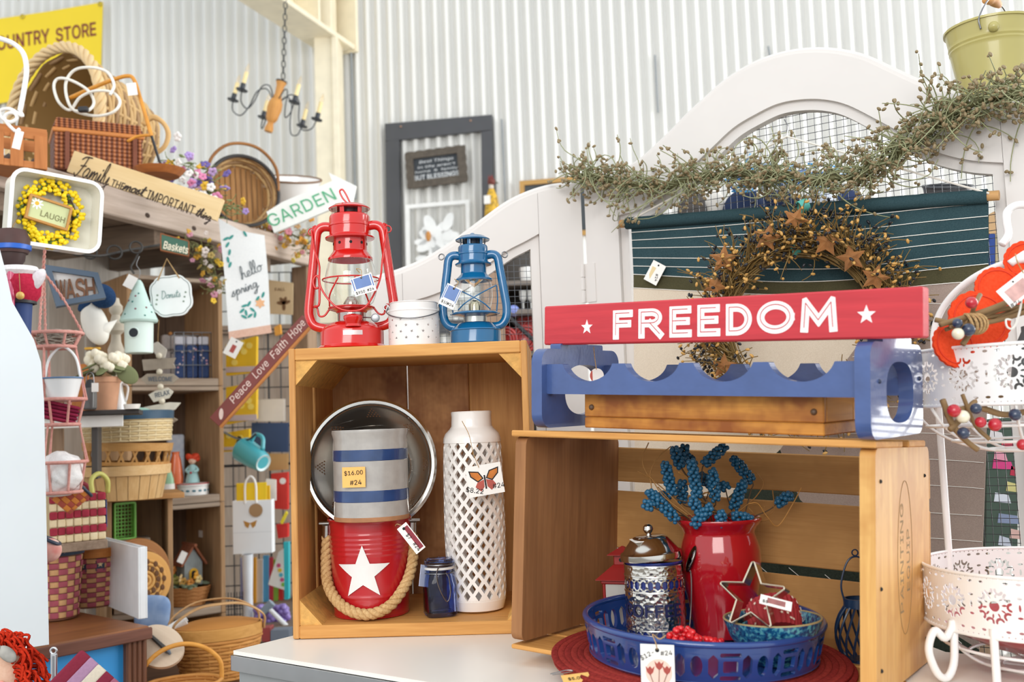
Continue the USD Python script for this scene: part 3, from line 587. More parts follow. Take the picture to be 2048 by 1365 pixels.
Mt = flat_at(965, 930, 1.636, .1, 0, -.13)
t2 = price_tag('white card printed with an orange butterfly, hung on the lattice vase', Mt, 68*s, 58*s, None, [('$8.22', -24*s, -50*s, 9*s, .3), ('#24', 24*s, -48*s, 9*s, 0)], hole=False, string=[(-8*s, -.001, -4*s), (-14*s, .0, 26*s), (-16*s, .003, 60*s), (-24*s, .02, 88*s)])
ORG = paint('c9772f', .7, .3, 60); DKB = paint('2e2626', .8)
wing = lambda q: [Polygon([(q*2, -26), (q*10, -12), (q*29, -8), (q*27, -20), (q*14, -32)]), Polygon([(q*2, -28), (q*15, -32), (q*20, -40), (q*10, -50), (q*3, -42)])]
sc = lambda g: affinity.scale(g, s, s, origin=(0, 0))
for q in (-1, 1):
    a, b = wing(q); part(t2, 'butterfly_wing', prism(sc(a), .0002, -.0002), DKB, smooth=False); part(t2, 'butterfly_wing', prism(sc(a.buffer(-2.2)), .0002, -.0004), ORG, smooth=False)
    part(t2, 'butterfly_wing', prism(sc(b), .0002, -.0003), paint('b5564a', .7, .2, 60), smooth=False)
part(t2, 'butterfly_body', prism(sc(sbox(-1.5, -46, 1.5, -20)), .0002, -.0006), DKB, smooth=False)
# blue jar
s = 1.64/2000; o = on(881, 1.668, FZ); t = thing('glass_jar', 'little cobalt blue glass jar with a wire clasp lid, beside the rope bucket', 'jar', fr(o, .25))
BG = glass('a8bef6', .0, 1.3); R = 34*s
def sq(pr, R):  # rounded square lathe
    m = lathe(pr, 48); v = A(m.vertices); a = np.arctan2(v[:, 1], v[:, 0]); k = (abs(np.cos(a))**5+abs(np.sin(a))**5)**(-1/5); k = 1+(k-1)*.8*np.clip((82*s-v[:, 2])/(16*s), 0, 1)
    return TM(np.stack([v[:, 0]*k, v[:, 1]*k, v[:, 2]], -1), m.faces)
part(t, 'body', sq([(0, 0), (R*.85, 0), (R*.95, 5*s), (R*.95, 60*s), (R*.9, 74*s), (R*.8, 82*s), (R*.8, 90*s), (R*.68, 90*s), (R*.7, 80*s), (R*.8, 60*s), (R*.8, 8*s), (0, 6*s)], R), BG, smooth=50)
part(t, 'lid', lathe([(0, 97*s), (R*.82, 96*s), (R*.86, 99*s), (R*.86, 108*s), (R*.75, 111*s), (0, 108*s)], 40), BG)
part(t, 'gasket', lathe([(R*.7, 90*s), (R*.9, 91*s), (R*.9, 95.5*s), (R*.7, 96*s)], 40), paint('d8d4cf', .5))
for z in (84, 101): part(t, 'clasp_wire', ring(R*.89, z*s, .0009, 36, 5), WIRE)
part(t, 'clasp_wire', tube(catm([(-6*s, -R*.93, 100*s), (-12*s, -R*1.1, 84*s), (-8*s, -R*1.12, 60*s), (6*s, -R*1.14, 32*s), (14*s, -R*1.14, 44*s), (13*s, -R*1.1, 74*s), (8*s, -R*.95, 86*s)], 6), .0009, 5), WIRE)
price_tag('pale blue price card leaning against the left of the cobalt jar', flat_at(851, 1131, 1.66, 1.05, 0, .22), 30*s, 42*s, None, (), hole=False, base=paint('b9c2dc', .7))
# ============================================================= IN THE LOW CRATE
def cl(x, y, z): return lp(RCM, x, y, z)
TM_ = RCM @ fr((.243, .088, .0045), 0, .035)
s = 1.334/2000
BRAID = cloth('b3423a', '7e2823', 260); BR = [BRAID, cloth('a93a36', '74241f', 260)]
for k, (dx, dy) in enumerate(((.004, -.012), (-.004, -.004))):
    t = thing('placemat', ('lower round red braided placemat sticking out under the other one', 'upper round red braided placemat directly under the blue tray')[k], 'placemat', TM_ @ fr((dx, dy, .0036*k)))
    for j in range(22): part(t, 'braid_ring', lathe([((.005+.0085*j), 0), (.005+.0085*j+.0085, 0), (.005+.0085*j+.0083, .002), (.005+.0085*j+.00425, .0035), (.005+.0085*j+.0002, .002)], 72), BR[j % 2], smooth=60)
TRM = TM_ @ fr((0, 0, .0075)); TR = .146
t = thing('serving_tray', 'round cobalt blue ceramic tray with cut-out sides on the red placemats', 'tray', TRM)
COB = enamel('20407f', .15); hs = []; PER = 2*math.pi*TR/12
def hexa(cx, cz, w, h): return Polygon([(cx-w/2, cz-h*.3), (cx, cz-h/2), (cx+w/2, cz-h*.3), (cx+w/2, cz+h*.3), (cx, cz+h/2), (cx-w/2, cz+h*.3)]).buffer(-.0008).buffer(.0012, quad_segs=3)
for k in range(12):
    x = (k-6+.2)*PER
    hs += [rrect(x-.0085, x+.0085, .0155, .0295, .002, 3), rrect(x-.012, x+.012, .0340, .0390, .002, 3), rrect(x-.012, x+.012, .0065, .0115, .002, 3), hexa(x+.0195, .0225, .0105, .028), hexa(x+PER-.0195, .0225, .0105, .028),
           affinity.scale(Point(x+PER/2, .0225).buffer(1, quad_segs=6), .0068, .0125)]
tr = lambda z: TR+.010*np.asarray(z)/.052
part(t, 'openwork_wall', bend(sbox(-6*PER, .003, 6*PER, .047).difference(unary_union(hs)), tr, .0055, .005), COB, smooth=50)
part(t, 'rim', ring(TR+.0065, .0475, .0042, 96, 10), COB, smooth=True)
part(t, 'floor', lathe([(0, .0), (TR-.002, .0), (TR+.0015, .003), (TR-.002, .006), (0, .006)], 72), COB)
FL = lp(TRM, 0, 0, .0066)[2]
# red vase
s = 1.40/2000/2.704; ln = A([.238, .171]); o = cl(.238, .171, .03); o[2] = lp(TRM, .0, .08, .0066)[2]+.0005
VM = fr(o); t = thing('vase', 'big glossy red pottery vase holding the blue berry stems', 'vase', VM)
VS = 610
part(t, 'body', lathe([(a*s, b*s*.975) for a, b in [(0, 0), (150, 0), (158, 8), (160, 60), (172, 140), (192, 240), (208, 330), (214, 400), (212, 460), (200, 510), (188, 545), (188, 560), (200, 585), (222, 610), (230, 625), (226, 634), (214, 630), (180, 585), (172, 550), (190, 480), (195, 400), (150, 60), (0, 20)]], 64), enamel('a8141e', .1), smooth=60)
BLUEB = multi(['235e80', '2f7294', '1c4f6e', '3c84a6'], .35); STEM = paint('5a4632', .7); c4 = lambda x, y: (1020+x/2.704, 860+y/2.704)
mouth = lp(VM, 0, 0, 600*s)
SP = [(835, 175, 882, 355, 0), (745, 330, 905, 492, -.02), (885, 95, 925, 205, .02), (980, 165, 1015, 368, -.03), (1165, 85, 1050, 188, .0), (1203, 150, 1310, 278, .03), (1093, 215, 1112, 385, -.02), (1268, 275, 1208, 428, .01), (930, 275, 932, 395, .03), (980, 370, 1022, 440, -.04),
      (1090, 410, 992, 522, -.05), (1135, 445, 1148, 522, -.055), (1025, 240, 1082, 300, .03), (1205, 465, 1308, 490, -.03), (725, 400, 768, 418, -.03), (945, 85, 925, 190, .035), (1150, 288, 1166, 325, .02), (815, 340, 852, 385, .02), (1523, 345, 1440, 405, -.0), (965, 140, 1000, 230, .04)]
SPD = ['left of centre leaning back', 'at far left above the canister, long and drooping', 'at the top left, hanging down', 'tall in the middle of the vase', 'at the top, tilted to the right', 'at the upper right, pointing away', 'upright right of the middle', 'right of the middle, curving over the rim', 'short and dark behind the middle', 'low in front of the middle one', 'drooping over the front rim, leaning left', 'hanging straight over the front rim', 'small one crossing behind the middle', 'lying along the right rim', 'tiny one at the far left end', 'behind the top left one', 'tiny one right of the middle', 'small one at left under the long spray', 'alone at the far right on a curling stalk', 'leaning behind the tall middle one']
for k, (x0, y0, x1, y1, dd) in enumerate(SP):
    a, b = at(*c4(x0, y0), 1.40+dd*.9), at(*c4(x1, y1), 1.40+dd*.7); L = np.linalg.norm(a-b)
    t = thing('blue_berry_spray', 'blue berry spray in the red vase, ' + SPD[k], 'berry spray', None, 'blue berry sprays in the red vase')
    ang = k*2.4; foot = mouth+A([.036*math.cos(ang), .036*math.sin(ang), -.035]); md = (b+foot)/2+A([.0, 0, .012])
    pth = catm([foot, foot+A([0, 0, .032]), md*.5+(b)*.5, b, a], 7)
    part(t, 'stem', tube(pth, .0009, 5), STEM, smooth=True)
    n_ = int(L/.00125); ms = []; T = (a-b)/L; u_ = np.cross(T, [0, 1, 0]); u_ /= np.linalg.norm(u_); w_ = np.cross(T, u_)
    for i in range(max(n_, 14)):
        f_ = (i+.5)/max(n_, 14); rr = (.0056 if .1 < f_ < .85 else .0038); g = i*2.4+rnd.random()*.5
        ms.append(sph(.0031+.0008*rnd.random(), b+(a-b)*f_+rr*(math.cos(g)*u_+math.sin(g)*w_), 1))
    part(t, 'berries', join(ms), BLUEB, smooth=True, kind='stuff')
t = thing('dried_grass', 'curling dried tendrils standing among the blue berry stems', 'dried grass')
for pts in ([(690, 225), (760, 265), (840, 330), (930, 420), (1000, 480)], [(750, 70), (715, 160), (740, 240), (770, 270), (830, 360), (960, 460)], [(870, 90), (800, 150), (760, 230), (765, 320)], [(800, 310), (880, 400), (960, 470), (1040, 500)], [(1380, 420), (1330, 405), (1290, 420), (1310, 455), (1200, 470)],
            [(1575, 315), (1530, 400), (1450, 520), (1390, 470), (1340, 400), (1290, 400)], [(1330, 230), (1370, 290), (1340, 350), (1290, 400), (1200, 470)], [(1040, 350), (1100, 330), (1120, 370), (1070, 400), (1030, 370), (1060, 340), (1110, 380), (1050, 440)], [(1400, 485), (1340, 500), (1250, 495), (1190, 480)], [(1420, 330), (1427, 410), (1400, 460), (1250, 490)], [(910, 230), (960, 260), (1000, 330), (1040, 420)], [(1000, 200), (1040, 180), (1080, 160)]):
    part(t, 'tendril', tube(catm([at(*c4(*p), 1.39+.01*math.sin(i)) for i, p in enumerate(pts)], 7), .0008, 5), stem_mat('9a6f3c', '5a3f26') if rnd.random() < .7 else paint('c08a45', .6), smooth=True)
# coffee canister
s = 1.375/2000/2.704; o = cl(.172, .097, .03); o[2] = lp(TRM, -.06, .01, .0066)[2]+.0005; R = 158*s
KM = fr(o, .1); t = thing('coffee_canister', 'hammered silver COFFEE canister with lid and spoon standing in the blue tray', 'canister', KM)
HAM = _mat('hammer', {'tc': ('texture_coordinate', {}), 'v': ('voronoi_texture', {'scale': 180.0, 'feature': 'smooth_f1', 'smoothness': .4}), 'b': ('bump', {'strength': .55, 'distance': .002}), 'p': ('principled_bsdf', {'base_color': C('d3cec6'), 'metallic': 1.0, 'roughness': .16})}, [('tc.object', 'v.vector'), ('v.distance', 'b.height'), ('b.normal', 'p.normal')], 'p.BSDF')
hs = []; n_ = 26; pc = 2*math.pi*R/n_
for k in range(n_):
    x = (k-n_/2+.5)*pc
    for z0 in (14, 272):
        hs.append(Polygon([(x-pc*.34, (z0+16)*s), (x, (z0+6)*s), (x+pc*.34, (z0+16)*s), (x+pc*.34, (z0+44)*s), (x, (z0+54)*s), (x-pc*.34, (z0+44)*s)]))
        for q in (0, 1): hs.append(Polygon([(x+pc*.2, (z0+60*q)*s), (x+pc*.8, (z0+60*q)*s), (x+pc*.5, (z0+(10 if q == 0 else 50))*s)]))
part(t, 'wall', bend(sbox(-n_/2*pc, 0, n_/2*pc, 400*s).difference(unary_union(hs)), R, .0008, .006), HAM, smooth=40)
part(t, 'liner', cyl(R-.0022, .001, 412*s, 40), enamel('1c2c72', .12)); part(t, 'liner_rim', ring(R-.0015, 412*s, .0016, 48, 6), enamel('1c2c72', .12))
for z in (1, 70, 263, 345, 399): part(t, 'rib', ring(R, z*s, .0009, 56, 5), STEEL)
m = meshkit.text_mesh('COFFEE', 62*s, .0008, True); v_ = A(m.vertices); v_[:, 0] -= v_[:, 0].max()-.052*1.12; wd = v_[:, 0]; v_[:, 0] = (wd-wd.max())*1.05+.028
q_ = R+.0006+v_[:, 2]; a_ = v_[:, 0]/R; part(t, 'lettering', TM(np.stack([q_*np.sin(a_), -q_*np.cos(a_), v_[:, 1]+142*s], -1), m.faces), paint('1b1f4a', .4), smooth=False)
LM = KM @ fr((0, 0, 412*s), 0, .0, -.075) @ fr((0, 0, .001)); lid = thing('canister_lid', 'domed silver lid with ball knob sitting crooked on the coffee canister', 'lid', LM @ fr((-.002, 0, .004)))
part(lid, 'dome', lathe([(a*s, b*s) for a, b in [(150, -4), (163, -4), (165, 4), (164, 28), (160, 32), (150, 36), (132, 60), (100, 100), (82, 112), (70, 116), (0, 117)]] , 56), metal('cfcac3', .12))
part(lid, 'knob', lathe([(a*s, b*s) for a, b in [(0, 116), (16, 116), (12, 126), (20, 132), (28, 148), (24, 166), (12, 176), (0, 177)]], 24), metal('cfcac3', .1))
price_tag('price card lying on the lid of the coffee canister', LM @ fr((-.012, -.01, 119*s), .15, -1.5, .05) @ fr((0, 0, .014)), .031, .026, [('print', sbox(-.008, -.018, .010, -.007), paint('c98a7a', .7))], (), hole=False)
ps = KM @ fr((R*.98, -R*.35, 0))
sp = thing('coffee_spoon', 'dark scoop on a long wire handle leaning against the coffee canister', 'spoon', KM @ fr((R*1.06, -R*.32, 300*s)))
part(sp, 'handle', tube(catm([(-.001, 0, -270*s), (.004, -.001, -100*s), (.005, -.002, 40*s), (.001, -.001, 62*s)], 8), .0012, 6), metal('a9a49e', .2))
part(sp, 'bowl', mv(sph(1, (0, 0, 0), 2), (.007, 0, 120*s), A([[.0055, 0, .006], [0, .010, 0], [.003, 0, .018]])), metal('6a6663', .12), smooth=True)
# star cutter, star print liners, bowl, berries
s = 1.27/2000; o = cl(.345, .072, .03); o[2] = lp(TRM, .095, -.016, .0066)[2]+.0005; BO = fr(o)
t = thing('bowl', 'small speckled blue glazed bowl at the right of the tray', 'bowl', BO); BRD = .060
part(t, 'body', lathe([(a, b*1.38) for a, b in [(0, 0), (.026, 0), (.028, .003), (.040, .010), (.053, .024), (BRD, .038), (BRD, .0395), (BRD-.003, .039), (.049, .024), (.036, .012), (.02, .007), (0, .006)]], 56),
     _mat('speck', {'tc': ('texture_coordinate', {}), 'v': ('noise_texture', {'scale': 210.0, 'detail': 3.0}), 'r': ('rgb_ramp', {'ramp': [(.36, C('12305c')), (.5, C('1c5a82')), (.64, C('5aa0a8'))]}), 'p': ('principled_bsdf', {'roughness': .15, 'coat_weight': .5})}, [('tc.object', 'v.vector'), ('v.fac', 'r.fac'), ('r.color', 'p.base_color')], 'p.BSDF'))
part(t, 'bare_rim', ring(BRD-.001, .0543, .0014, 64, 6), paint('a89468', .6), smooth=True)
LF = BO @ fr((.004, .006, .050), .25, -.75, .2); t = thing('baking_cups', 'stack of red baking cups printed with white stars lying in the blue bowl', 'baking cups', LF)
nn = 96; a_ = np.arange(nn)*2*np.pi/nn
def flute(z, r): rr = r*(1+.025*np.cos(a_*32)); return np.stack([rr*np.cos(a_), rr*np.sin(a_), np.full(nn, z)], -1)
def loft(rows, cap0=True, cap1=True):
    v = np.vstack(rows); k = len(rows[0]); f = []
    for j in range(len(rows)-1):
        i = np.arange(k); i2 = (i+1) % k; f += [np.stack([j*k+i, j*k+i2, (j+1)*k+i2], -1), np.stack([j*k+i, (j+1)*k+i2, (j+1)*k+i], -1)]
    for c, j, fl in ((cap0, 0, True), (cap1, len(rows)-1, False)):
        if c:
            v = np.vstack([v, rows[j].mean(0)]); i = np.arange(k); i2 = (i+1) % k; q = np.stack([j*k+i, j*k+i2, np.full(k, len(v)-1)], -1); f.append(q[:, ::-1] if fl else q)
    return TM(v, np.vstack(f))
CUPR = paint('a3262c', .7, .1, 40)
for k in range(4): part(t, 'cup', loft([flute(-.022+.006*k, .029), flute(.0+.006*k, .0325)], k == 0, k == 3), CUPR, smooth=40)
for k in range(46):
    z = -.019+.0375*rnd.random(); a0 = k*2.399; r = .0302+.0033*min(1, (z+.022)/.03)+.0012
    part(t, 'printed_star', mv(prism(star(.0023, a=rnd.random()*6), .0003, -.0003), (r*math.sin(a0), -r*math.cos(a0), z), R3(a0)), paint('f0dcc8', .7), smooth=False)
for k in range(20):
    r = .004+.024*rnd.random()**.5; a0 = k*2.4; part(t, 'printed_star', flat(star(.0023, a=rnd.random()*6, c=(r*math.cos(a0), r*math.sin(a0))), .0003, .0181), paint('f0dcc8', .7), smooth=False)
CM2 = fr(at(1503, 1193, 1.222), -.5, -.28, .03); s = 1.222/2000; tin = metal('c9b8a0', .2)
cut = star(72*s, 31*s).buffer(-.002).buffer(.002); t = thing('cookie_cutter', 'tin star cookie cutter propped in front of the star-print baking cups', 'cookie cutter', CM2)
part(t, 'star_strip', prism(cut.difference(cut.buffer(-.0007)), .028), tin); e_ = A(cut.exterior.coords)[:-1]
part(t, 'rolled_edge', tube(np.stack([e_[:, 0], 0*e_[:, 0], e_[:, 1]], -1), .0011, 6, True), metal('d9cbb4', .25))
price_tag('white printed price tag resting on top of the star cookie cutter', fr(at(1553, 1197, 1.20), .1, -.9, .42), 60*s, 24*s, [('print', sbox(-.010, -.011, .011, -.003), paint('a06a68', .7, .3, 90))], [('$5', -.012, -.012, .004, 0)], hole=False)
t = thing('berry_pick', 'spray of bright red artificial berries lying in the front of the blue tray', 'berries')
ms = []; RB = enamel('d8141c', .25)
for k in range(75):
    f_ = rnd.random(); x = 1338+108*f_; y = 1280-(28*math.exp(-((x-1368)/22)**2)+8)*rnd.random()+4*f_
    ms.append(sph(.0033+.001*rnd.random(), at(x, y+4, 1.232+.03*rnd.random()), 2))
for m in ms: part(t, 'berry', m, RB, smooth=True)
part(t, 'twig', tube(catm([at(1325, 1284, 1.24), at(1370, 1280, 1.245), at(1420, 1287, 1.24), at(1448, 1290, 1.24)], 6), .0012, 5), STEM)
# tray tag
Mt = fr(at(1314, 1290, 1.163), -.25, .03, .02); s = 1.163/2000
t = price_tag('white price tag with a tulip print hanging over the front of the blue tray', Mt, 66*s, 90*s, None, [('$12-', -18*s, -25*s, 9*s, -.5), ('#24', 18*s, -20*s, 9*s, -.1)], string=[(0, -.001, -9*s), (-2*s, -.002, 4*s), (-9*s, .004, 18*s), (4*s, .004, 9*s), (17*s, .004, 17*s)])
sc = lambda g: affinity.scale(g, s, s, origin=(0, 0))
part(t, 'print', prism(sc(Point(2, -54).buffer(26)), .0002, -.0002), paint('e8c8b8', .7), smooth=False)
for x, z in ((-15, -50), (3, -40), (18, -48)):
    part(t, 'tulip', prism(sc(Polygon([(x-9, z+8), (x-4, z+3), (x, z+8), (x+4, z+3), (x+9, z+8), (x+6, z-4), (x, z-10), (x-6, z-4)])), .0002, -.0004), paint('a5483f', .7), smooth=False)
    part(t, 'tulip_stem', prism(sc(LineString([(x, z-8), (x*.3, -88)]).buffer(.8)), .0002, -.0004), paint('7d5a50', .7), smooth=False)
s = 1.40/2000; price_tag('round white tag on a string hanging from the FREEDOM sign inside the blue rack', fr(at(1193, 742, 1.445), -.4), .0, .0, [('card_disc', Point(0, -10*s).buffer(14*s), CARD), ('striped_edge', Point(0, -10*s).buffer(14*s).intersection(sbox(-16*s, -30*s, -8*s, 10*s)), paint('c05a50', .7))], (), False, string=[(0, 0, 2*s), (-3*s, .002, 26*s), (-4*s, .004, 50*s)]) if False else None
hgm = fr(at(1193, 742, 1.445), -.4); t = thing('price_tag', 'round white tag on a string hanging from the FREEDOM sign inside the blue rack', 'tag', hgm)
part(t, 'card', prism(Point(0, -10*s).buffer(15*s), .0008), CARD); part(t, 'print', prism(Point(0, -10*s).buffer(14.5*s).intersection(sbox(-16*s, -30*s, -9*s, 10*s)), .0003, -.0003), paint('c05a50', .7)); part(t, 'string', tube(catm([(0, 0, 2*s), (-3*s, .001, 26*s), (-5*s, .002, 50*s)], 5), .0007, 4), TWINE)
tm_ = fr(at(1128, 1351, 1.235), .1, -1.2, -.1); t = thing('price_tag', 'orange-yellow price card with a safety pin at the front left edge of the placemat', 'tag', tm_); part(t, 'card', prism(sbox(-.004, -.03, .03, 0), .0008), paint('e8b868', .7)); part(t, 'handwriting', mv(text('$5.00', .005, .0003), (.012, -.0003, -.012)), INK, smooth=False); part(t, 'safety_pin', tube(catm([(-.016, -.001, .004), (.004, -.002, .006), (.012, -.002, .003), (.004, -.002, .001), (-.014, -.001, .002)], 5), .0006, 5), WIRE)
# red house lantern
o = cl(.083, .178, .0045); s = 1.5/2000; HM = fr(o, -.35); t = thing('house_lantern', 'small red house-shaped tin lantern behind the coffee canister', 'lantern', HM); RT_ = paint('96221f', .45)
for x in (-.026, .0215):
    for y in (-.026, .0215): part(t, 'corner_post', bx(x, x+.0045, y, y+.0045, 0, .078), RT_)
part(t, 'base', bx(-.028, .028, -.028, .028, 0, .006), RT_); part(t, 'eave_frame', bx(-.028, .028, -.028, .028, .072, .078), RT_)
for k in range(4): part(t, 'pane', mv(bx(-.0215, .0215, -.0245, -.0235, .006, .072, .0002), (0, 0, 0), R3(k*math.pi/2)), paint('b9b6b0', .4), 'frosted glass pane')
roof = lambda r0, r1, z0, z1: mv(lathe([(0, z0), (r0*1.414, z0), (r0*1.414, z0+.001), (r1*1.414, z1), (0, z1)], 4), (0, 0, 0), R3(math.pi/4))
part(t, 'roof', roof(.034, .012, .078, .098), RT_, smooth=False); part(t, 'cupola', bx(-.0115, .0115, -.0115, .0115, .097, .112), RT_); part(t, 'cupola_roof', roof(.019, .001, .112, .124), RT_, smooth=False)
for k in range(4): part(t, 'vent_hole', mv(cyl(.003, 0, .0006, 10), (0, 0, .105), R3(k*math.pi/2) @ R3(0, 1.57, 0)).apply_translation((.0118*math.sin(k*math.pi/2), -.0118*math.cos(k*math.pi/2), 0)), INK)
# blue ribbed lantern
o = cl(.412, .215, .0045); BM_ = fr(o); t = thing('cage_lantern', 'dark blue ribbed metal cage lantern tucked in the right corner of the low crate', 'lantern', BM_); DB = paint('16304f', .35)
part(t, 'base', cyl(.018, 0, .004, 28), DB); part(t, 'top_ring', lathe([(.016, .070), (.019, .070), (.019, .082), (.016, .082)], 32), DB)
for k in range(16):
    a0 = k*math.pi/8; P = [(r*math.cos(a0+.6*z/.07), r*math.sin(a0+.6*z/.07), z) for r, z in ((.018, .003), (.026, .012), (.031, .030), (.030, .045), (.025, .060), (.018, .071))]
    part(t, 'rib', tube(catm(P, 5), .0016, 5), DB)
part(t, 'handle', tube(catm([(-.018, 0, .078), (-.021, 0, .10), (-.012, 0, .128), (0, 0, .136), (.012, 0, .128), (.021, 0, .10), (.018, 0, .078)], 6), .0013, 6), DB); part(t, 'handle_loop', mv(ring(.004, 0, .001, 14, 5), (0, 0, .141), R3(0, 1.57, 0) @ R3(1.57)), DB)
# ============================================================= GARLAND, WREATH, QUILT ON THE GATE
GF = GR @ fr((0, -.035, 0))
def curl(p, d, L, n=6, wob=.5, pull=None):
    P = [A(p, float)]; d = A(d, float)/np.linalg.norm(d)
    ax = A([rnd.gauss(0, 1), rnd.gauss(0, 1), rnd.gauss(0, 1)])*wob
    for i in range(n):
        d = d+np.cross(ax, d)/n+A([rnd.gauss(0, .12), rnd.gauss(0, .06), rnd.gauss(0, .12)])
        d /= np.linalg.norm(d); P.append(P[-1]+d*L/n)
    return A(P)
line = catm([(1150, 352), (1200, 356), (1270, 372), (1350, 372), (1430, 350), (1500, 352), (1570, 352), (1650, 362), (1720, 350), (1780, 322), (1835, 285), (1890, 243), (1940, 218), (2000, 196), (2075, 192)], 10)
ctr = A([[x, 0, z] for x, z in (inplane(GF, *p) for p in line)])
wy = .012*np.sin(np.arange(len(ctr))*.5); ctr[:, 1] = -.01+wy
t = thing('garland', 'dried twig garland with tan seed pods draped along the arched gate', 'garland', GF)
part(t, 'vine', tube(ctr, .006, 7), stem_mat('6d6a48', '5a5436'), smooth=True)
stems, pods = [], []; seg = np.gradient(ctr, axis=0)
for k in range(980):
    i = rnd.randrange(len(ctr)); dd = seg[i]/np.linalg.norm(seg[i])*rnd.choice((-1, 1, 1)); o = A([rnd.gauss(0, .6), rnd.gauss(-.25, .45), rnd.gauss(.05, .6)])
    long = rnd.random() < .10; L = (.10+.06*rnd.random()) if long else .03+.05*rnd.random()
    p = ctr[i]+A([rnd.gauss(0, .006), rnd.gauss(0, .008), rnd.gauss(0, .010)]); P = catm(curl(p, dd*.8+o*(.9 if long else .7), L, 5, 1.6), 2)
    P[:, 1] = np.minimum(P[:, 1], .025)
    stems.append(tube(P, np.linspace(.0015, .0008, len(P)), 4))
    for j in range(rnd.choice((1, 2, 2, 3))):
        q = P[-1-rnd.randrange(3)]+A([rnd.gauss(0, .003), rnd.gauss(0, .003), rnd.gauss(0, .003)]); d_ = A([rnd.gauss(0, 1), rnd.gauss(0, 1), rnd.gauss(0, 1)]); d_ /= np.linalg.norm(d_)
        m = sph(1, (0, 0, 0), 1); v_ = A(m.vertices); v_ = v_*.0029+np.outer(v_ @ d_, d_)*.0020; pods.append(TM(v_+q, m.faces))
part(t, 'stems', join(stems), stem_mat('9a9d78', '55604c'), smooth=True, kind='stuff'); part(t, 'seed_pods', join(pods), multi(['8f7d5c', 'b5a476', '75664f', '9d9078', 'c4b88a'], .5), smooth=True, kind='stuff')
# wreath
wc = at(1603, 648, 1.80); WR = fr(wc, -.38); s = 1.80/2000
t = thing('wreath', 'pip berry twig wreath with rusty tin stars hanging over the striped quilt', 'wreath', WR)
stems, pods, bl = [], [], []
for k in range(820):
    a = rnd.random()*2*math.pi; r = (148+14*rnd.random())*s; p = A([r*math.cos(a), rnd.gauss(-.004, .008), r*math.sin(a)]); tg = A([-math.sin(a), 0, math.cos(a)])*(1 if a < math.pi*.5 or a > 1.5*math.pi else -1); ra = A([math.cos(a), 0, math.sin(a)])
    P = catm(curl(p, tg*.9+ra*(.2+.8*rnd.random())+A([0, rnd.gauss(-.2, .3), 0]), (60+70*rnd.random())*s, 5, 1.0), 2); P[:, 1] = np.minimum(P[:, 1], .03)
    stems.append(tube(P, np.linspace(.0017, .0008, len(P)), 4))
    for j in range(2):
        q = P[-1-rnd.randrange(5)]+A([rnd.gauss(0, .004) for _ in range(3)]); d_ = A([rnd.gauss(0, 1) for _ in range(3)]); d_ /= np.linalg.norm(d_)
        m = sph(1, (0, 0, 0), 1); v_ = A(m.vertices)*.0027; v_ = v_+np.outer(A(m.vertices) @ d_, d_)*.0021; (pods if rnd.random() < .5 else bl).append(TM(v_+q, m.faces))
for k in range(150):   # inner binding of straight twigs
    a = rnd.random()*2*math.pi; r = (132+18*rnd.random())*s; L = .55; y = rnd.gauss(0, .006)
    stems.append(tube([(r*math.cos(a+L*f)+0, y-.004*f, r*math.sin(a+L*f)*(1+.06*f)) for f in np.linspace(0, 1, 7)], .0014, 4))
part(t, 'twigs', join(stems), stem_mat('7d6438', '4a3a24'), smooth=True, kind='stuff'); part(t, 'tan_berries', join(pods), multi(['c99a52', 'b3843f', 'd8ad68', '9c6f36'], .45), smooth=True, kind='stuff'); part(t, 'black_berries', join(bl), paint('1f2026', .3), smooth=True, kind='stuff')
RUST = paint('9a6636', .75, .35, 60)
def star3(r, M3):
    o_ = star(r, r*.46); e = A(o_.exterior.coords)[:-1]; v_ = [(x, 0, z) for x, z in e]+[(0, -r*.28, 0), (0, .001, 0)]; f_ = []
    for i in range(10): f_ += [(i, (i+1) % 10, 10), ((i+1) % 10, i, 11)]
    return mv(TM(v_, f_), M3[:3, 3], M3[:3, :3])
for px, py, r, a in ((1455, 525, 31, .1), (1541, 483, 31, .25), (1595, 447, 28, .5), (1657, 492, 31, .2), (1705, 523, 30, -.15), (1752, 562, 29, .35), (1438, 577, 26, .6), (1455, 735, 28, .1)):
    x, z = inplane(WR, px, py)
    part(t, 'tin_star', star3(r*s, fr((x, -.040, z), .1, -.1, a)), RUST, smooth=False)
TEAL = paint('58b0a4', .6)
for px, py in ((1588, 500), (1607, 413)):
    x, z = inplane(WR, px, py); part(t, 'teal_tie', mv(lathe([(.010, -.008), (.012, -.008), (.012, .008), (.010, .008)], 20), (x, -.004, z), R3(.4, 0, 1.2)), TEAL)
# quilt on its dowel
QM = GR @ fr((0, -.022, 0)); t = thing('quilt', 'striped quilt of teal, olive, cream and taupe hung on a dowel behind the wreath', 'quilt', QM)
def qp(pts): return [inplane(QM, *p) for p in pts]
def piece(nm, pts, mat, y=0): part(t, nm, prism(Polygon(qp(pts)).buffer(0), .004, y), mat)
TE, OL, CRM, TAU, GRN = cloth('3c5459', '2b4046', 500), cloth('57533c', '474430', 500), cloth('e3d6c3', 'd3c3ae', 500), cloth('a8968a', '93827a', 500), cloth('3f463c', '2c322b', 300)
topl = [(1262, 447), (1420, 432), (1560, 418), (1700, 409), (1850, 395), (1976, 383)]; b1 = [(1977, 528), (1850, 541), (1700, 560), (1560, 564), (1420, 557), (1267, 549)]; b2 = [(1977, 561), (1850, 571), (1700, 588), (1560, 590), (1420, 584), (1267, 576)]
piece('teal_panel', topl+b1, TE); piece('olive_band', b1[::-1]+b2, OL)
piece('cream_panel', b2[::-1][:4]+[(1700, 600), (1716, 690), (1560, 900), (1440, 1010), (1270, 1010)], CRM)
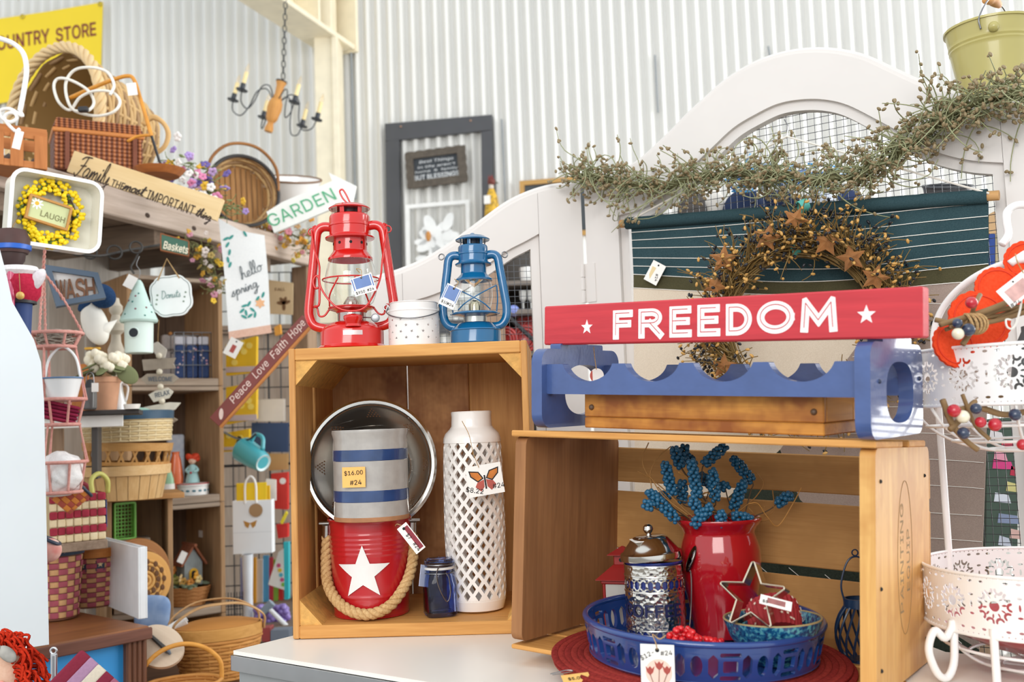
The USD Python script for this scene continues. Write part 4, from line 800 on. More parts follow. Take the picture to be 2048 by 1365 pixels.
piece('taupe_panel', [(1700, 588), (1850, 571), (1977, 561), (1972, 900), (1962, 1180), (1958, 1300), (1850, 1232), (1600, 1000), (1560, 900), (1716, 690), (1700, 600)], TAU)
piece('green_panel', [(1270, 1010), (1440, 1010), (1560, 900), (1600, 1000), (1850, 1232), (1958, 1300), (1950, 1420), (1268, 1420)], GRN)
SEAM = paint('ece8e0', .8)
def seam(pts, r=.0009): q = qp(pts); part(t, 'stitching', tube(catm([(a, -.001, b) for a, b in q], 5), r, 4), SEAM)
for k in range(1, 6): seam([(a[0]*(1-k/6)+b[0]*k/6, a[1]*(1-k/6)+b[1]*k/6+1.5*math.sin(k*2+a[0])) for a, b in zip(topl, b1[::-1])])
seam(b1); seam(b2)
for k in range(12):
    y = 600+k*52; seam([(max(1716-max(0, (y-690))*.74, 1600) if y > 690 else 1712, y+10), (1800, y+6), (1900, y+9), (1968, y+14)] if y < 1000 else [(1600+(y-1000)*1.08, y+6), (1800+(y-1000)*.6, y+8), (1964, y+16)], .0007)
for k in range(10): seam([(1290+k*72, 1080+k*14), (1350+k*72, 1130+k*14), (1420+k*72, 1190+k*14)], .0007)
xl, zl = inplane(QM, 1243, 445); xr, zr = inplane(QM, 1999, 387); d_ = A([xr-xl, 0, zr-zl])
part(t, 'dowel', tube([(xl, -.004, zl-.004), (xr, -.004, zr-.004)], .0085, 14), wood('cfa26b', 'b98a55', 'x'), smooth=40); n0 = (0.014)/(xr-xl); part(t, 'dowel_sleeve', tube([(xl+d_[0]*n0, -.004, zl-.004+d_[2]*n0), (xr-d_[0]*n0*1.3, -.004, zr-.004-d_[2]*n0*1.3)], .0125, 14), TE, smooth=40)
xm, zm = inplane(QM, 1578, 276); part(t, 'hanging_cord', tube([(xl+.014, -.012, zl-.006), (xm, -.012, zm), (xr-.014, -.012, zr)], .002, 6), paint('e6e0d6', .8)); part(t, 'hanging_hook', tube([(xm, -.012, zm), (xm+.004, -.012, zm+.02), (xm-.004, -.008, zm+.035)], .0012, 5), WIRE)
x, z = inplane(QM, 1325, 528); price_tag('curled white price tag pinned to the left of the striped quilt', QM @ fr((x, -.012, z), 0, -.1, .55), .033, .044, [('print', Polygon([(-.012, -.012), (-.002, -.012), (-.004, -.038), (-.010, -.03)]), paint('e0cb9c', .7))], [('#24', .006, -.03, .006, 1.2)])
# gap behind the gate seen through the mesh and between the gate leaves: shelves with red things
# ============================================================= GREEN PAIL
s = 1.78/2000; o = at(1993, 212, 1.78); t = thing('pail', 'small sage yellow metal pail hanging by its wire handle behind the gate arch', 'pail', fr(o, -.2)); PG = paint('b3a865', .3, .04, coat=.3); R0, R1, H = 62*s, 87*s, 158*s
pr = [(0, 0), (R0, 0)]
for f_ in np.linspace(0, 1, 40): pr.append((R0+(R1-R0)*f_+(.0012 if .72 < f_ < .75 or .78 < f_ < .81 else 0), H*f_))
part(t, 'body', lathe(pr+[(R1+.003, H), (R1+.003, H+.004), (R1-.001, H+.004), (R0-.002, .003), (0, .003)], 56), PG)
for q in (-1, 1): part(t, 'ear', mv(sph(.009, (0, 0, 0), 2), (q*.2*R1-.0, -R1*.985, H*.86) if q < 0 else (.3*R1, R1*.95, H*.86)), PG)
hx = -.45*R1
part(t, 'handle', tube(catm([(hx, -R1*.9, H*.86), (hx-.002, -R1*.92, H*1.0), (-.02, -.06, H*1.22), (.0, -.02, H*1.36), (.03, .02, H*1.34), (.05, R1*.7, H*1.15), (.045, R1*.86, H*.9)], 8), .0016, 6), WIRE, smooth=True)
part(t, 'grip', tube(catm([(-.015, -.035, H*1.32), (.0, -.02, H*1.36), (.02, .008, H*1.352)], 6), [.006, .007, .008, .009, .0095, .0095, .009, .0095, .0095, .009, .008, .007, .006][:13], 12), wood('dca368', 'b97c42', 'x'), smooth=True)
part(t, 'hanging_wire', tube([(.0, -.02, H*1.36), (.0, -.02, H*4)], .0012, 5), WIRE)
# ============================================================= WHITE TIERED STAND
WI = paint('eeecea', .4, .03, 20)
SX, SY = on(2103, 1.285, ZT)[:2]; R = .1445; SM = fr((SX, SY, ZT)); s = 1.285/2000
t = thing('tiered_stand', 'white metal two-tier basket stand with filigree bands at the right end of the counter', 'tiered stand', SM)
Z1, Z2 = EYE[2]-(1230-811)/2000*1.285-ZT, EYE[2]-(806-811)/2000*1.285-ZT
def filigree(H):
    hs = []; n_ = 16; p = 2*math.pi*R/n_
    for k in range(-1, n_+1):
        x = (k-n_/2+.5)*p; z = H*.52; hs.append(Point(x, z).buffer(.0062, quad_segs=6))
        for j in range(10):
            a = j*math.pi/5+.15; hs.append(affinity.rotate(affinity.scale(Point(x+.0115*math.cos(a), z+.0115*math.sin(a)).buffer(1, quad_segs=2), .0030, .0014), math.degrees(a)))
        for j in range(10):
            a = j*math.pi/5; c_ = (x+.0190*math.cos(a), z+.0190*math.sin(a)); b_ = a+math.pi
            hs.append(LineString([(c_[0]+.0040*math.cos(b_+g), c_[1]+.0040*math.sin(b_+g)) for g in np.linspace(-1.5, 1.5, 6)]).buffer(.0016, quad_segs=2))
        for dx in (-.25, .25, 0.5):
            for zz in (.12, .9): hs.append(affinity.scale(Point(x+dx*p, H*zz).buffer(1, quad_segs=2), .0032, .0017))
        for j in range(8):
            for zz in (.035, .965): hs.append(Point(x+j*p/8, H*zz).buffer(.0010, quad_segs=2))
        for dz in (-.016, .016): hs.append(affinity.scale(Point(x+p/2, z+dz*.7).buffer(1, quad_segs=2), .0034, .0016)); 
        hs.append(affinity.scale(Point(x+p/2, z).buffer(1, quad_segs=2), .0015, .0045))
    w_ = sbox(-math.pi*R, 0, math.pi*R, H); return bend(w_.difference(unary_union(hs)), R, .0011, .007)
for nm, z0, H in (('lower_band', Z1, .071), ('upper_band', Z2, .070)):
    part(t, nm, mv(filigree(H), (0, 0, z0), R3(.12 if nm[0] == 'l' else .0)), WI, smooth=40)
    for zz in (0, H): part(t, 'rim_wire', ring(R, z0+zz, .0022, 96, 8), WI, smooth=True)
    for rr, dz in ((.125, .026), (.095, .046), (.055, .058)): part(t, 'basket_wire', ring(rr, z0-dz, .002, 64, 6), WI, smooth=True)
    for j in range(8):
        a = j*math.pi/4+.2; part(t, 'basket_wire', tube(catm([(r*math.cos(a), r*math.sin(a), z0-d_) for r, d_ in ((.1435, .0), (.125, .026), (.095, .046), (.055, .058), (0, .060))], 5), .002, 5), WI, smooth=True)
aL = math.radians(116); E1 = A([math.cos(aL), math.sin(aL), 0]); zt_ = at(2010, 530, 1.285)[2]-ZT
arc = [tuple(E1*R*1.0+A([0, 0, z])) for z in (.03, Z1+.02, Z1+.2, Z2-.02, Z2+.08)]+[tuple(E1*R*math.cos(f_)*1.0+A([0, 0, Z2+.09+(zt_-Z2-.085)*math.sin(f_)])) for f_ in np.linspace(.15, math.pi-.15, 15)]+[tuple(-E1*R+A([0, 0, z])) for z in (Z2+.08, Z2-.02, Z1+.2, Z1+.02, .03)]
part(t, 'arched_frame', tube(catm(arc, 5), .0048, 10), WI, smooth=True)
hz = lambda px, py: at(px, py, 1.285)-A([SX, SY, ZT])
part(t, 'heart_handle', tube(catm([hz(*p) for p in ((2003, 490), (2016, 470), (2013, 445), (2014, 425), (2030, 412), (2055, 411), (2080, 425), (2090, 450), (2082, 480), (2060, 500), (2020, 528))], 7), .0050, 10), WI, smooth=True)
for a in (math.radians(219), math.radians(39)):
    e = A([math.cos(a), math.sin(a), 0]); part(t, 'leg', tube([e*R*.985+A([0, 0, Z1+.01]), e*R*.985+A([0, 0, .004])], .0048, 10), WI, smooth=True)
for a, q in ((math.radians(197), 1), (math.radians(17), -1)):
    e = A([math.cos(a), math.sin(a), 0])*R*.985; g = A([-.95, -.30, 0])*q*R; P = [e+g*k_+A([0, 0, z_]) for k_, z_ in ((0, Z1+.01), (0, .07), (.02, .025), (.10, .0055), (.2, .012), (.27, .04), (.2, .062), (.1, .052), (.03, .062), (.01, .072))]
    part(t, 'scroll_leg', tube(catm(P, 7), .0048, 10), WI, smooth=True)
pl = thing('plate', 'red plate lying in the lower basket of the white tiered stand', 'plate', SM @ fr((.005, 0, Z1-.030)))
part(pl, 'dish', lathe([(0, 0), (.08, 0), (.116, .016), (.132, .024), (.132, .027), (.115, .020), (.078, .004), (0, .004)], 56), enamel('b01524', .2))
# twig wreath with felt flowers and berries in the upper basket
TWM = SM @ fr((0, 0, Z2)); t = thing('twig_wreath', 'rustic twig wreath wound with jute sitting in the upper basket of the stand', 'wreath', TWM)
hl = lambda px, py, Y=1.20: (at(px, py, Y)-A([SX, SY, ZT+Z2]))
for pts in ([(1880, 650), (1940, 632), (1990, 615), (2060, 585)], [(1890, 660), (1950, 640), (2010, 628), (2070, 600)], [(1900, 655), (1950, 655), (1990, 640), (2060, 610)], [(1925, 690), (1960, 640), (2000, 620), (2080, 610)], [(1870, 640), (1930, 650), (2000, 640), (2070, 618)], [(1940, 640), (1950, 610), (1960, 590)], [(1900, 860), (1930, 830), (1960, 800), (2060, 780)], [(1885, 800), (1905, 850), (1930, 880), (1955, 900)], [(1890, 830), (1950, 815), (2010, 830), (2070, 820)], [(1925, 790), (1950, 850), (1980, 880)]):
    part(t, 'twig', tube(catm([hl(*p, 1.18+.018*rnd.random()) for p in pts], 6), .0026+.0015*rnd.random(), 6), stem_mat('8a6f4c', '5f4a33'), smooth=True)
for k in range(5): part(t, 'jute_binding', mv(ring(.012, 0, .0016, 20, 5), hl(1937+4*k, 648, 1.184), R3(.3*k, .4, 1.3)), TWINE)
FELT = cloth('e8512e', 'd4401f', 300)
for k, (px, py, r, Y) in enumerate(((2052, 520, 40, 1.28), (1996, 575, 42, 1.26), (1960, 640, 60, 1.245), (1910, 690, 45, 1.215), (2050, 590, 40, 1.25))):
    fl = thing('felt_flower', ('orange-red scalloped felt round at the top of the twig wreath', 'orange-red scalloped felt round tied with twine, second from the top', 'large orange-red felt round behind the berries of the twig wreath', 'low orange-red felt round half hidden by the filigree band', 'orange-red felt round behind the printed tag of the twig wreath')[k], 'felt flower', fr(at(px, py, Y), .2*(k-2), -.2))
    rr = r*Y/2000; a = np.linspace(0, 2*np.pi, 97)[:-1]; part(fl, 'felt_disc', prism(Polygon(np.stack([rr*(1+.05*abs(np.cos(a*9)))*np.cos(a), rr*(1+.05*abs(np.cos(a*9)))*np.sin(a)], -1)), .004), FELT)
    part(fl, 'stitch_ring', tube([(rr*.86*math.cos(b), -.0008, rr*.86*math.sin(b)) for b in np.linspace(0, 6.283, 40)[:-1]], .0008, 4, True), paint('d93a1a', .8))
for k, (px, py, r, c) in enumerate(((1943, 606, 12, 'b8162a'), (1915, 647, 10, '27344d'), (1937, 660, 13, '27344d'), (1916, 668, 12, 'e6dfc6'), (1908, 822, 13, 'b8162a'), (1926, 834, 13, 'e6dfc6'), (1952, 818, 11, '27344d'), (1961, 845, 11, 'b8162a'), (1927, 867, 12, '27344d'), (1990, 850, 13, 'b8162a'), (2045, 890, 11, 'b8162a'), (2030, 830, 12, '27344d'))):
    part(t, 'wooden_berry', sph(r*1.17/2000, hl(px, py, 1.17), 3), enamel(c, .35), smooth=True)
pt = thing('stoneware_pot', 'dark grey round pot inside the upper basket behind the twigs', 'pot', SM @ fr((.05, -.012, Z2-.02)))
part(pt, 'pot', lathe([(a*.88, b*.9) for a, b in [(0, 0), (.05, 0), (.075, .03), (.08, .06), (.074, .10), (.062, .125), (.062, .132), (.056, .132), (.066, .10), (.07, .06), (0, .02)]], 44), paint('545c60', .5, .1, 30))
price_tag('printed price tag tied over the twig wreath in the stand', fr(at(2022, 560, 1.145), -.1, -.15, -.62), 78*1.145/2000, 44*1.145/2000, [('print', sbox(-.016, -.022, .012, -.006), paint('c9a09a', .7, .3, 70))], [('#24', -.016, -.0265, .005, .2)], string=[(.016, 0, -.003), (.02, -.001, .012), (.03, .01, .02)])
part(t, 'wire_hook', tube(catm([hl(2048, 560, 1.145), hl(2040, 620, 1.145), hl(2028, 655, 1.145), hl(2015, 655, 1.145), hl(2012, 640, 1.145), hl(2022, 640, 1.145)], 6), .0012, 5), paint('d8d4cc', .5))
# ============================================================= ON THE BACK WALL
WF = WM @ fr((0, -.016, 0)); ws = 5.6/2000
def wp(px, py): return inplane(WF, px, py)
def wbox(t, nm, pts, th, mat, y=0): part(t, nm, prism(Polygon([wp(*p) for p in pts]), th, y-th), mat)
bo = thing('banner', 'yellow COUNTRY STORE vinyl banner with maroon letters tied to the back wall', 'banner', WF)
YEL = paint('f2d21a', .5, .05, 3, bump=.1, bs=8)
ban = [(-330, 95), (-100, 55), (100, 26), (210, 7), (206, 140), (205, 175), (0, 210), (-330, 260)]
wbox(bo, 'vinyl', ban, .003, YEL, -.02)
MAR = paint('7d2b22', .6)
x0, z0 = wp(-8, 101); x1, z1 = wp(93, 88)
ang = math.atan2(z1-z0, x1-x0)
def walltext(t, txt, pa, pb, hpx, mat, bold=True, y=-.0235):
    (xa, za), (xb, zb_) = wp(*pa), wp(*pb); L = math.hypot(xb-xa, zb_-za); m = text(txt, hpx*ws*1.05, .001, bold, width=L)
    part(t, 'lettering', mv(m, ((xa+xb)/2, y, (za+zb_)/2), R3(0, 0, -math.atan2(zb_-za, xb-xa))), mat, smooth=False)
walltext(bo, 'COUNTRY', (-18, 106), (104, 87), 29, MAR); walltext(bo, 'STORE', (117, 86), (197, 73), 28, MAR)
for p in ((50, 36), (205, 11)):
    x, z = wp(*p); part(bo, 'grommet', mv(ring(.012, 0, .004, 18, 6), (x, -.026, z), R3(0, 0, 0) @ R3(0, 1.57, 0) if False else A([[1, 0, 0], [0, 0, 1], [0, 1, 0]])), metal('c9b65a', .3))
DG = paint('4b4c50', .6, .06, 12)
fb = thing('picture_frame', 'large empty charcoal wooden frame hanging on the corrugated wall', 'frame', WF)
wbox(fb, 'top_bar', [(772, 250), (985, 232), (986, 262), (773, 285)], .025, DG); wbox(fb, 'side_bar', [(773, 286), (800, 281), (806, 640), (778, 640)], .025, DG); wbox(fb, 'side_bar', [(964, 266), (986, 262.5), (990, 640), (968, 640)], .025, DG); wbox(fb, 'bottom_bar', [(778, 641), (991, 641), (991, 668), (779, 668)], .025, DG)
for p in ((804, 256), (943, 244)):
    x, z = wp(*p); part(fb, 'bolt_head', sph(.006, (x, -.026, z), 2), metal('c4a08a', .4))
ob = thing('chalkboard_sign', 'small ornate chalkboard sign with carved brown frame inside the charcoal frame', 'sign', WF @ fr((0, -.03, 0)))
cx, cz = wp(876, 338); hw, hh = 62*ws, 37*ws; a = np.linspace(0, 1, 25)
ed = []
for f_ in np.linspace(0, 1, 60, endpoint=False):
    L = sbox(-hw, -hh, hw, hh).exterior; q = L.interpolate(f_, True); ed.append((q.x*(1+.028*abs(math.sin(f_*40*math.pi/1.0))), q.y*(1+.05*abs(math.sin(f_*40*math.pi)))))
outer = affinity.rotate(affinity.translate(Polygon(ed), cx, cz), 3.0, origin=(cx, cz)); inner = affinity.rotate(sbox(cx-hw*.76, cz-hh*.62, cx+hw*.74, cz+hh*.62), 3.0, origin=(cx, cz))
part(ob, 'carved_frame', prism(outer.difference(inner), .02, -.02), paint('5a5147', .7, .25, 40)); part(ob, 'slate', prism(inner.buffer(.004), .006, -.008), paint('3c4147', .8, .2, 20))
CHALK = paint('dfe2e4', .9)
for k, (txt, dz, hgt, w_, sl) in enumerate((('Best Things', .45, .016, .20, .2), ('in life aren\'t', .12, .013, .22, .2), ('home  &  family', -.16, .013, .25, .2), ('BUT BLESSINGS', -.52, .026, .265, 0))):
    part(ob, 'chalk_lettering', mv(text(txt, hgt, .0008, k == 3, width=w_, slant=sl), (cx, -.0085, cz+dz*hh*.9-hgt/2), R3(0, 0, -.05)), CHALK, smooth=False)
fa = thing('wall_art', 'white wire-framed daisy wall art with an orange centre', 'wall art', WF @ fr((0, -.03, 0)))
P = [wp(815, 414), wp(942, 403), wp(946, 600), wp(818, 606)]; pf = Polygon(P); part(fa, 'frame', prism(pf.difference(pf.buffer(-.022)), .02, -.02), paint('f2f2f0', .5))
cx, cz = wp(880, 490); WP_ = paint('f4f5f4', .6)
for k in range(26):
    a = rnd.random()*6.283; r = (.02+.11*rnd.random()); l = .035+.03*rnd.random(); pt_ = affinity.rotate(affinity.scale(Point(0, 0).buffer(1, quad_segs=4), l, l*.5), math.degrees(a)+rnd.gauss(0, 25), origin=(0, 0))
    part(fa, 'petal', prism(affinity.translate(pt_, cx+r*math.cos(a)*.8, cz+r*math.sin(a)*1.5), .003, -.012-.002*(k % 4)), WP_)
part(fa, 'flower_centre', mv(sph(1, (0, 0, 0), 2), wp(861, 476)[0:1]+(-.022,)+wp(861, 476)[1:], A([[.015, 0, 0], [0, .008, 0], [0, 0, .03]])), paint('c98a45', .6))
ro = thing('rooster_figure', 'yellow speckled gourd rooster with a dark red head hanging by the charcoal frame', 'figurine', WF @ fr((0, -.09, 0)))
x, z = inplane(WF @ fr((0, -.09, 0)), 985, 445); u = ws
part(ro, 'body', mv(lathe([(0, -.06), (17*u, -.06), (16*u, 10*u), (12*u, 50*u), (7*u, 62*u), (5*u, 68*u), (0, 68*u)], 24), (x, 0, z)), _mat('rooster', {'tc': ('texture_coordinate', {}), 'v': ('noise_texture', {'scale': 45.0, 'detail': 2.0}), 'r': ('rgb_ramp', {'ramp': [(.4, C('9a7a2a')), (.5, C('d9ac2f'))]}), 'p': ('principled_bsdf', {'roughness': .5})}, [('tc.object', 'v.vector'), ('v.fac', 'r.fac'), ('r.color', 'p.base_color')], 'p.BSDF'))
part(ro, 'head', sph(8*u, (x+1*u, 0, z+82*u), 2), paint('6b3028', .6)); part(ro, 'neck', mv(cyl(5*u, 64*u, 80*u, 14), (x, 0, z)), paint('cfc4b8', .6))
part(ro, 'beak', mv(lathe([(0, 0), (3*u, 0), (0, 10*u)], 10), (x+7*u, 0, z+81*u), R3(0, 0, 1.9)), paint('4c4a3a', .6)); part(ro, 'comb', prism(Polygon([(x-6*u, z+86*u), (x-4*u, z+96*u), (x-1*u, z+90*u), (x+2*u, z+97*u), (x+5*u, z+88*u)]), .012, -.006), paint('7d2a26', .6))
price_tag('white tag hanging from the neck of the yellow rooster', WF @ fr((x-5*u, -.155, z+50*u)), 13*u, 17*u, None, (), False)
kf = thing('framed_chalkboard', 'oak framed chalkboard on the wall peeking over the left gate leaf', 'chalkboard', WF)
P = Polygon([wp(1040, 364), wp(1185, 352), wp(1190, 470), wp(1043, 480)]); part(kf, 'oak_frame', prism(P.difference(P.buffer(-.026)), .022, -.022), wood('c99f5f', 'b0854a', 'x')); part(kf, 'slate', prism(P.buffer(-.024), .008, -.010), paint('4c5155', .8, .1))
for k, (pa, pb) in enumerate((((703, 86), (712, 400)), ((1310, 112), (1316, 226)), ((1536, 94), (1541, 122)), ((1004, 240), (1012, 415)))):
    (xa, za), (xb, zb_) = wp(*pa), wp(*pb)
    solo('wall_cable', tube([(xa, -.012, za), (xb, -.012, zb_)], .006 if k else .008, 6), paint('8d9296', .6), ('grey cord on the wall beside the cream column', 'short grey cord on the wall above the left shoulder of the gate arch', 'stub of grey cord on the wall just above the top of the arch', 'grey cord on the wall just right of the charcoal frame')[k], 'cord', WF)
# ============================================================= CHANDELIER
CY = 4.6; s = CY/2000; CHM = fr(at(552, 205, CY), .2) @ fr((0, 0, 0), 0, 0, .26)
t = thing('chandelier', 'candle chandelier with turned wooden spindle and black wire arms under the roof beam', 'chandelier', CHM)
part(t, 'spindle', lathe([(a*s, b*s) for a, b in [(0, -64), (8, -64), (9, -58), (7, -50), (6, -44), (10, -40), (12, -34), (13, -26), (15, -14), (14, -2), (9, 10), (7, 18), (8, 36), (11, 44), (0, 44)]], 28), wood('d9a05a', 'b97a3a', 'z'))
part(t, 'top_cap', cyl(11.5*s, 44*s, 47*s, 24), paint('2b2522', .5)); BW = paint('30343a', .4)
for k, a in enumerate((math.pi*.93, math.pi*1.25, math.pi*.6, math.pi*.28, -.08, -math.pi*.34)):
    e = A([math.cos(a), math.sin(a), 0]); Rr_ = 88*s
    P = [e*9*s+A([0, 0, 6*s]), e*26*s+A([0, 0, 24*s]), e*44*s+A([0, 0, 14*s]), e*52*s+A([0, 0, -20*s]), e*64*s+A([0, 0, -42*s]), e*82*s+A([0, 0, -36*s]), e*Rr_+A([0, 0, -16*s])]
    part(t, 'arm', tube(catm(P, 7), 1.3*s, 6), BW, smooth=True); c0 = e*Rr_
    part(t, 'candle_cup', mv(lathe([(0, -16*s), (11*s, -15*s), (12*s, -13*s), (5*s, -12*s), (5*s, 0), (0, 0)], 20), c0), BW)
    cs = part(t, 'candle_sleeve', mv(cyl(4.2*s, 0, 24*s, 14), c0), paint('efd9a0', .5)); part(cs, 'bulb', mv(lathe([(0, 24*s), (3*s, 24*s), (4.5*s, 30*s), (2.5*s, 38*s), (0, 46*s)], 14), c0), pane('fff8ec'))
cp = at(566, 158, CY); ctop = at(571, 5, CY); n_ = 13
ch = thing('chain', 'black iron chain holding up the chandelier', 'chain')
for k in range(n_):
    c_ = cp+(ctop-cp)*(k+.5)/n_; L = 9.5*s; rot_ = R3(math.pi/2*(k % 2)+.4)
    part(ch, 'chain_link', mv(tube([(3.6*s*math.cos(b), 0, (5.2 if math.sin(b) > 0 else -5.2)*s*.45+4.6*s*math.sin(b)) for b in np.linspace(0, 6.283, 17)[:-1]], 1.1*s, 6, True), c_, rot_), BW, smooth=True)
part(ch, 'beam_hook', tube(catm([ctop+A([0, 0, 0]), ctop+A([.01, 0, .04]), ctop+A([0, 0, .16])], 5), 1.3*s, 6), metal('b9b4a8', .3))
# ============================================================= LEFT: THE WEATHERED SHELF
def PX(px, py, Y, yaw=0, pitch=0, roll=0): return fr(at(px, py, Y), yaw, pitch, roll), Y/2000
def pp(M, pts): return Polygon([inplane(M, *p) for p in pts]).buffer(0)
def board(t, nm, M, pts, th, mat, y=0, label=None, smooth=35): return part(t, nm, prism(pp(M, pts), th, y), mat, label, smooth)
def letters(t, M, txt, pa, pb, hpx, s, mat, bold=True, y=-.0012, cur=False, slant=0, w=None):
    (xa, za), (xb, zb) = inplane(M, *pa), inplane(M, *pb); L = math.hypot(xb-xa, zb-za)
    m = script(txt, hpx*s, w or hpx*s*.1, .001, .2, L) if cur else text(txt, hpx*s, .001, bold, width=L, slant=slant)
    part(t, 'lettering', mv(m, ((xa+xb)/2, y, (za+zb)/2), R3(0, 0, -math.atan2(zb-za, xb-xa))), mat, smooth=False)
OLD = wood('d4c3b6', 'a39080', 'x', .8, .85, .5); OLDZ = wood('b0947a', '806650', 'z', .9, .85, .4); OLDY = wood('a8927e', '7a6553', 'y', .9, .85, .4)
Pa, Pb = onz(-40, 363, 1.91), onz(640, 536, 1.91); dv = Pb-Pa; BYAW = math.atan2(dv[1], dv[0]); BLN = float(np.hypot(dv[0], dv[1]))
BMX = fr(Pa, BYAW)
t = thing('shelf', 'weathered timber shelf with a thick front beam, carrying the wicker baskets on the left', 'shelf', BMX)
part(t, 'front_beam', bx(-.3, BLN, 0, .045, 0, .088, .004), OLD)
for k in range(3): part(t, 'shelf_board', bx(-.3, BLN, .05+.15*k, .195+.15*k, .03, .055), wood('93806f', '6a594c', 'x', .9, .85))
for k in range(5): part(t, 'joist', bx(.1+.3*k, .15+.3*k, .045, .5, -.05, .028), wood('93806f', '6a594c', 'y', .9, .85))
part(t, 'post', bx(BLN-.07, BLN, .02, .09, -1.91, 0), OLDZ); part(t, 'post', bx(-.28, -.21, .02, .09, -1.91, 0), OLDZ)
GB = wood('e2dcd4', 'bdb5aa', 'z', .8, .85, .3)
for k in range(9): part(t, 'back_board', bx(-.3+.17*k, -.3+.17*k+.163, .5, .515, -1.9, .03), GB)
for px, py in ((295, 431), (388, 457)):
    x, z = inplane(BMX, px, py); part(t, 'knot', mv(sph(1, (0, 0, 0), 2), (x, 0, z), np.diag([.011, .002, .008])), paint('4a3a30', .9))
SHZ = 1.998
# ------------------------------------------------------------- wicker
WK1 = stem_mat('c9a673', '8a6238'); WK2 = stem_mat('a0805c', '5e452f'); WK3 = stem_mat('d7ae74', 'b07c43')
def wicker(t, rows, r, mats, nst, name='weaver', ex=1.0, wave=.012, bottom=True, seg=60, hollow=None, axisM=None, lean=None):
    """rows: (radius, height, [x offset]); every row a twisted withy of its own"""
    for i, q in enumerate(rows):
        R_, z = q[0], q[1]; ox = q[2] if len(q) > 2 else 0
        a = np.arange(seg)*2*np.pi/seg; rr = R_*(1+wave*np.cos(a*nst/2+math.pi*i)); P = np.stack([rr*np.cos(a)+ox, ex*rr*np.sin(a), np.full(seg, z)], -1)
        part(t, name, tube(P, r, 5, True), mats[i % len(mats)], smooth=True)
    for k in range(nst):
        a = k*2*math.pi/nst; P = [(R_*math.cos(a)*(1+.006)+(q[2] if len(q) > 2 else 0), ex*R_*math.sin(a)*(1+.006), z) for q in rows[::2] for R_, z in [(q[0], q[1])]]
        part(t, 'stake', tube(P, r*.8, 4), mats[0], smooth=True)
    if bottom:
        q = rows[0]; part(t, 'bottom', mv(cyl(q[0], q[1]-.003, q[1]+.003, 36), (q[2] if len(q) > 2 else 0, 0, 0), np.diag([1, ex, 1])), mats[0])
# big wicker basket on its side
s = 3.15/2000; AX = np.array([.50, .86, -.03]); AX /= np.linalg.norm(AX); u_ = np.cross([0, 0, 1.], AX); u_ /= np.linalg.norm(u_); w_ = np.cross(AX, u_)
BB = np.eye(4); BB[:3, 0], BB[:3, 1], BB[:3, 2] = u_, w_, -AX; BB[:3, 3] = at(106, 236, 3.12)+AX*.312
t = thing('basket', 'big brown wicker basket lying on its side, its braided rim facing left, on the shelf', 'basket', BB)
n_ = 17; H = .30; rows = [(.120+.100*(i/n_)**.8, H*i/n_) for i in range(n_)]
wicker(t, rows, .0088, [WK1, WK2, WK1], 22, wave=.018)
part(t, 'lining', lathe([(.115, .0), (.216, H*.97), (.212, H*.97), (.112, .004)], 36), stem_mat('8a6a3c', '7a5a34'))
a = np.linspace(0, 2*np.pi, 181)[:-1]
for i in range(4):
    f_ = a*11+i*math.pi/2; part(t, 'rim_braid', tube(np.stack([(.230+.011*np.cos(f_))*np.cos(a), (.230+.011*np.cos(f_))*np.sin(a), H+.012+.010*np.sin(f_)], -1), .0085, 6, True), stem_mat('dcbf90', 'b98f58'), smooth=True)
hp = lambda px, py, Y=3.12: tuple((BB[:3, :3].T @ (at(px, py, Y)-BB[:3, 3])))
for i in range(2): part(t, 'side_handle', tube(catm([hp(285+2*i, 250), hp(305, 236-3*i), hp(326, 246), hp(336+i, 268), hp(330, 292), hp(312, 308)], 7), .0075, 7), WK3, smooth=True)
# hamper
HM = fr(at(107, 337, 2.82), .5); s = 2.82/2000; t = thing('picnic_hamper', 'reddish brown wicker picnic hamper with a flat lid behind the Family sign', 'hamper', HM)
w, d, h = .245, .15, .160; RW = stem_mat('b06a3c', '8a4526'); RWV = _mat('hamperweave', {'tc': ('texture_coordinate', {}), 'wv': ('wave_texture', {'scale': 22.0, 'distortion': .5, 'bands_direction': 'x'}), 'r': ('rgb_ramp', {'ramp': [(.2, C('6e3a22')), (.8, C('b87244'))]}), 'b': ('bump', {'strength': .8, 'distance': .004}), 'p': ('principled_bsdf', {'roughness': .6})}, [('tc.object', 'wv.vector'), ('wv.fac', 'r.fac'), ('r.color', 'p.base_color'), ('wv.fac', 'b.height'), ('b.normal', 'p.normal')], 'p.BSDF')
part(t, 'box', bx(.004, w-.004, .004, d-.004, 0, h*.68), paint('6e3a22', .7))
for k in range(9):
    z = .004+k*h*.075; part(t, 'weave_row', bx(0+.001*(k % 2), w-.001*(k % 2), 0+.001*(k % 2), d, z, z+h*.066, .003), RWV)
part(t, 'lid_band', bx(-.004, w+.004, -.004, d+.004, h*.69, h*.77, .003), stem_mat('c98248', 'a8622f'))
for k in range(4): part(t, 'lid_row', bx(-.002+.003*k, w+.002-.003*k, -.002+.003*k, d+.002-.003*k, h*(.775+.05*k), h*(.82+.05*k), .003), RWV)
for x in (.03, w-.03): part(t, 'corner_strap', bx(x, x+.012, -.006, -.001, .0, h*.7, .001), paint('7a4128', .6))
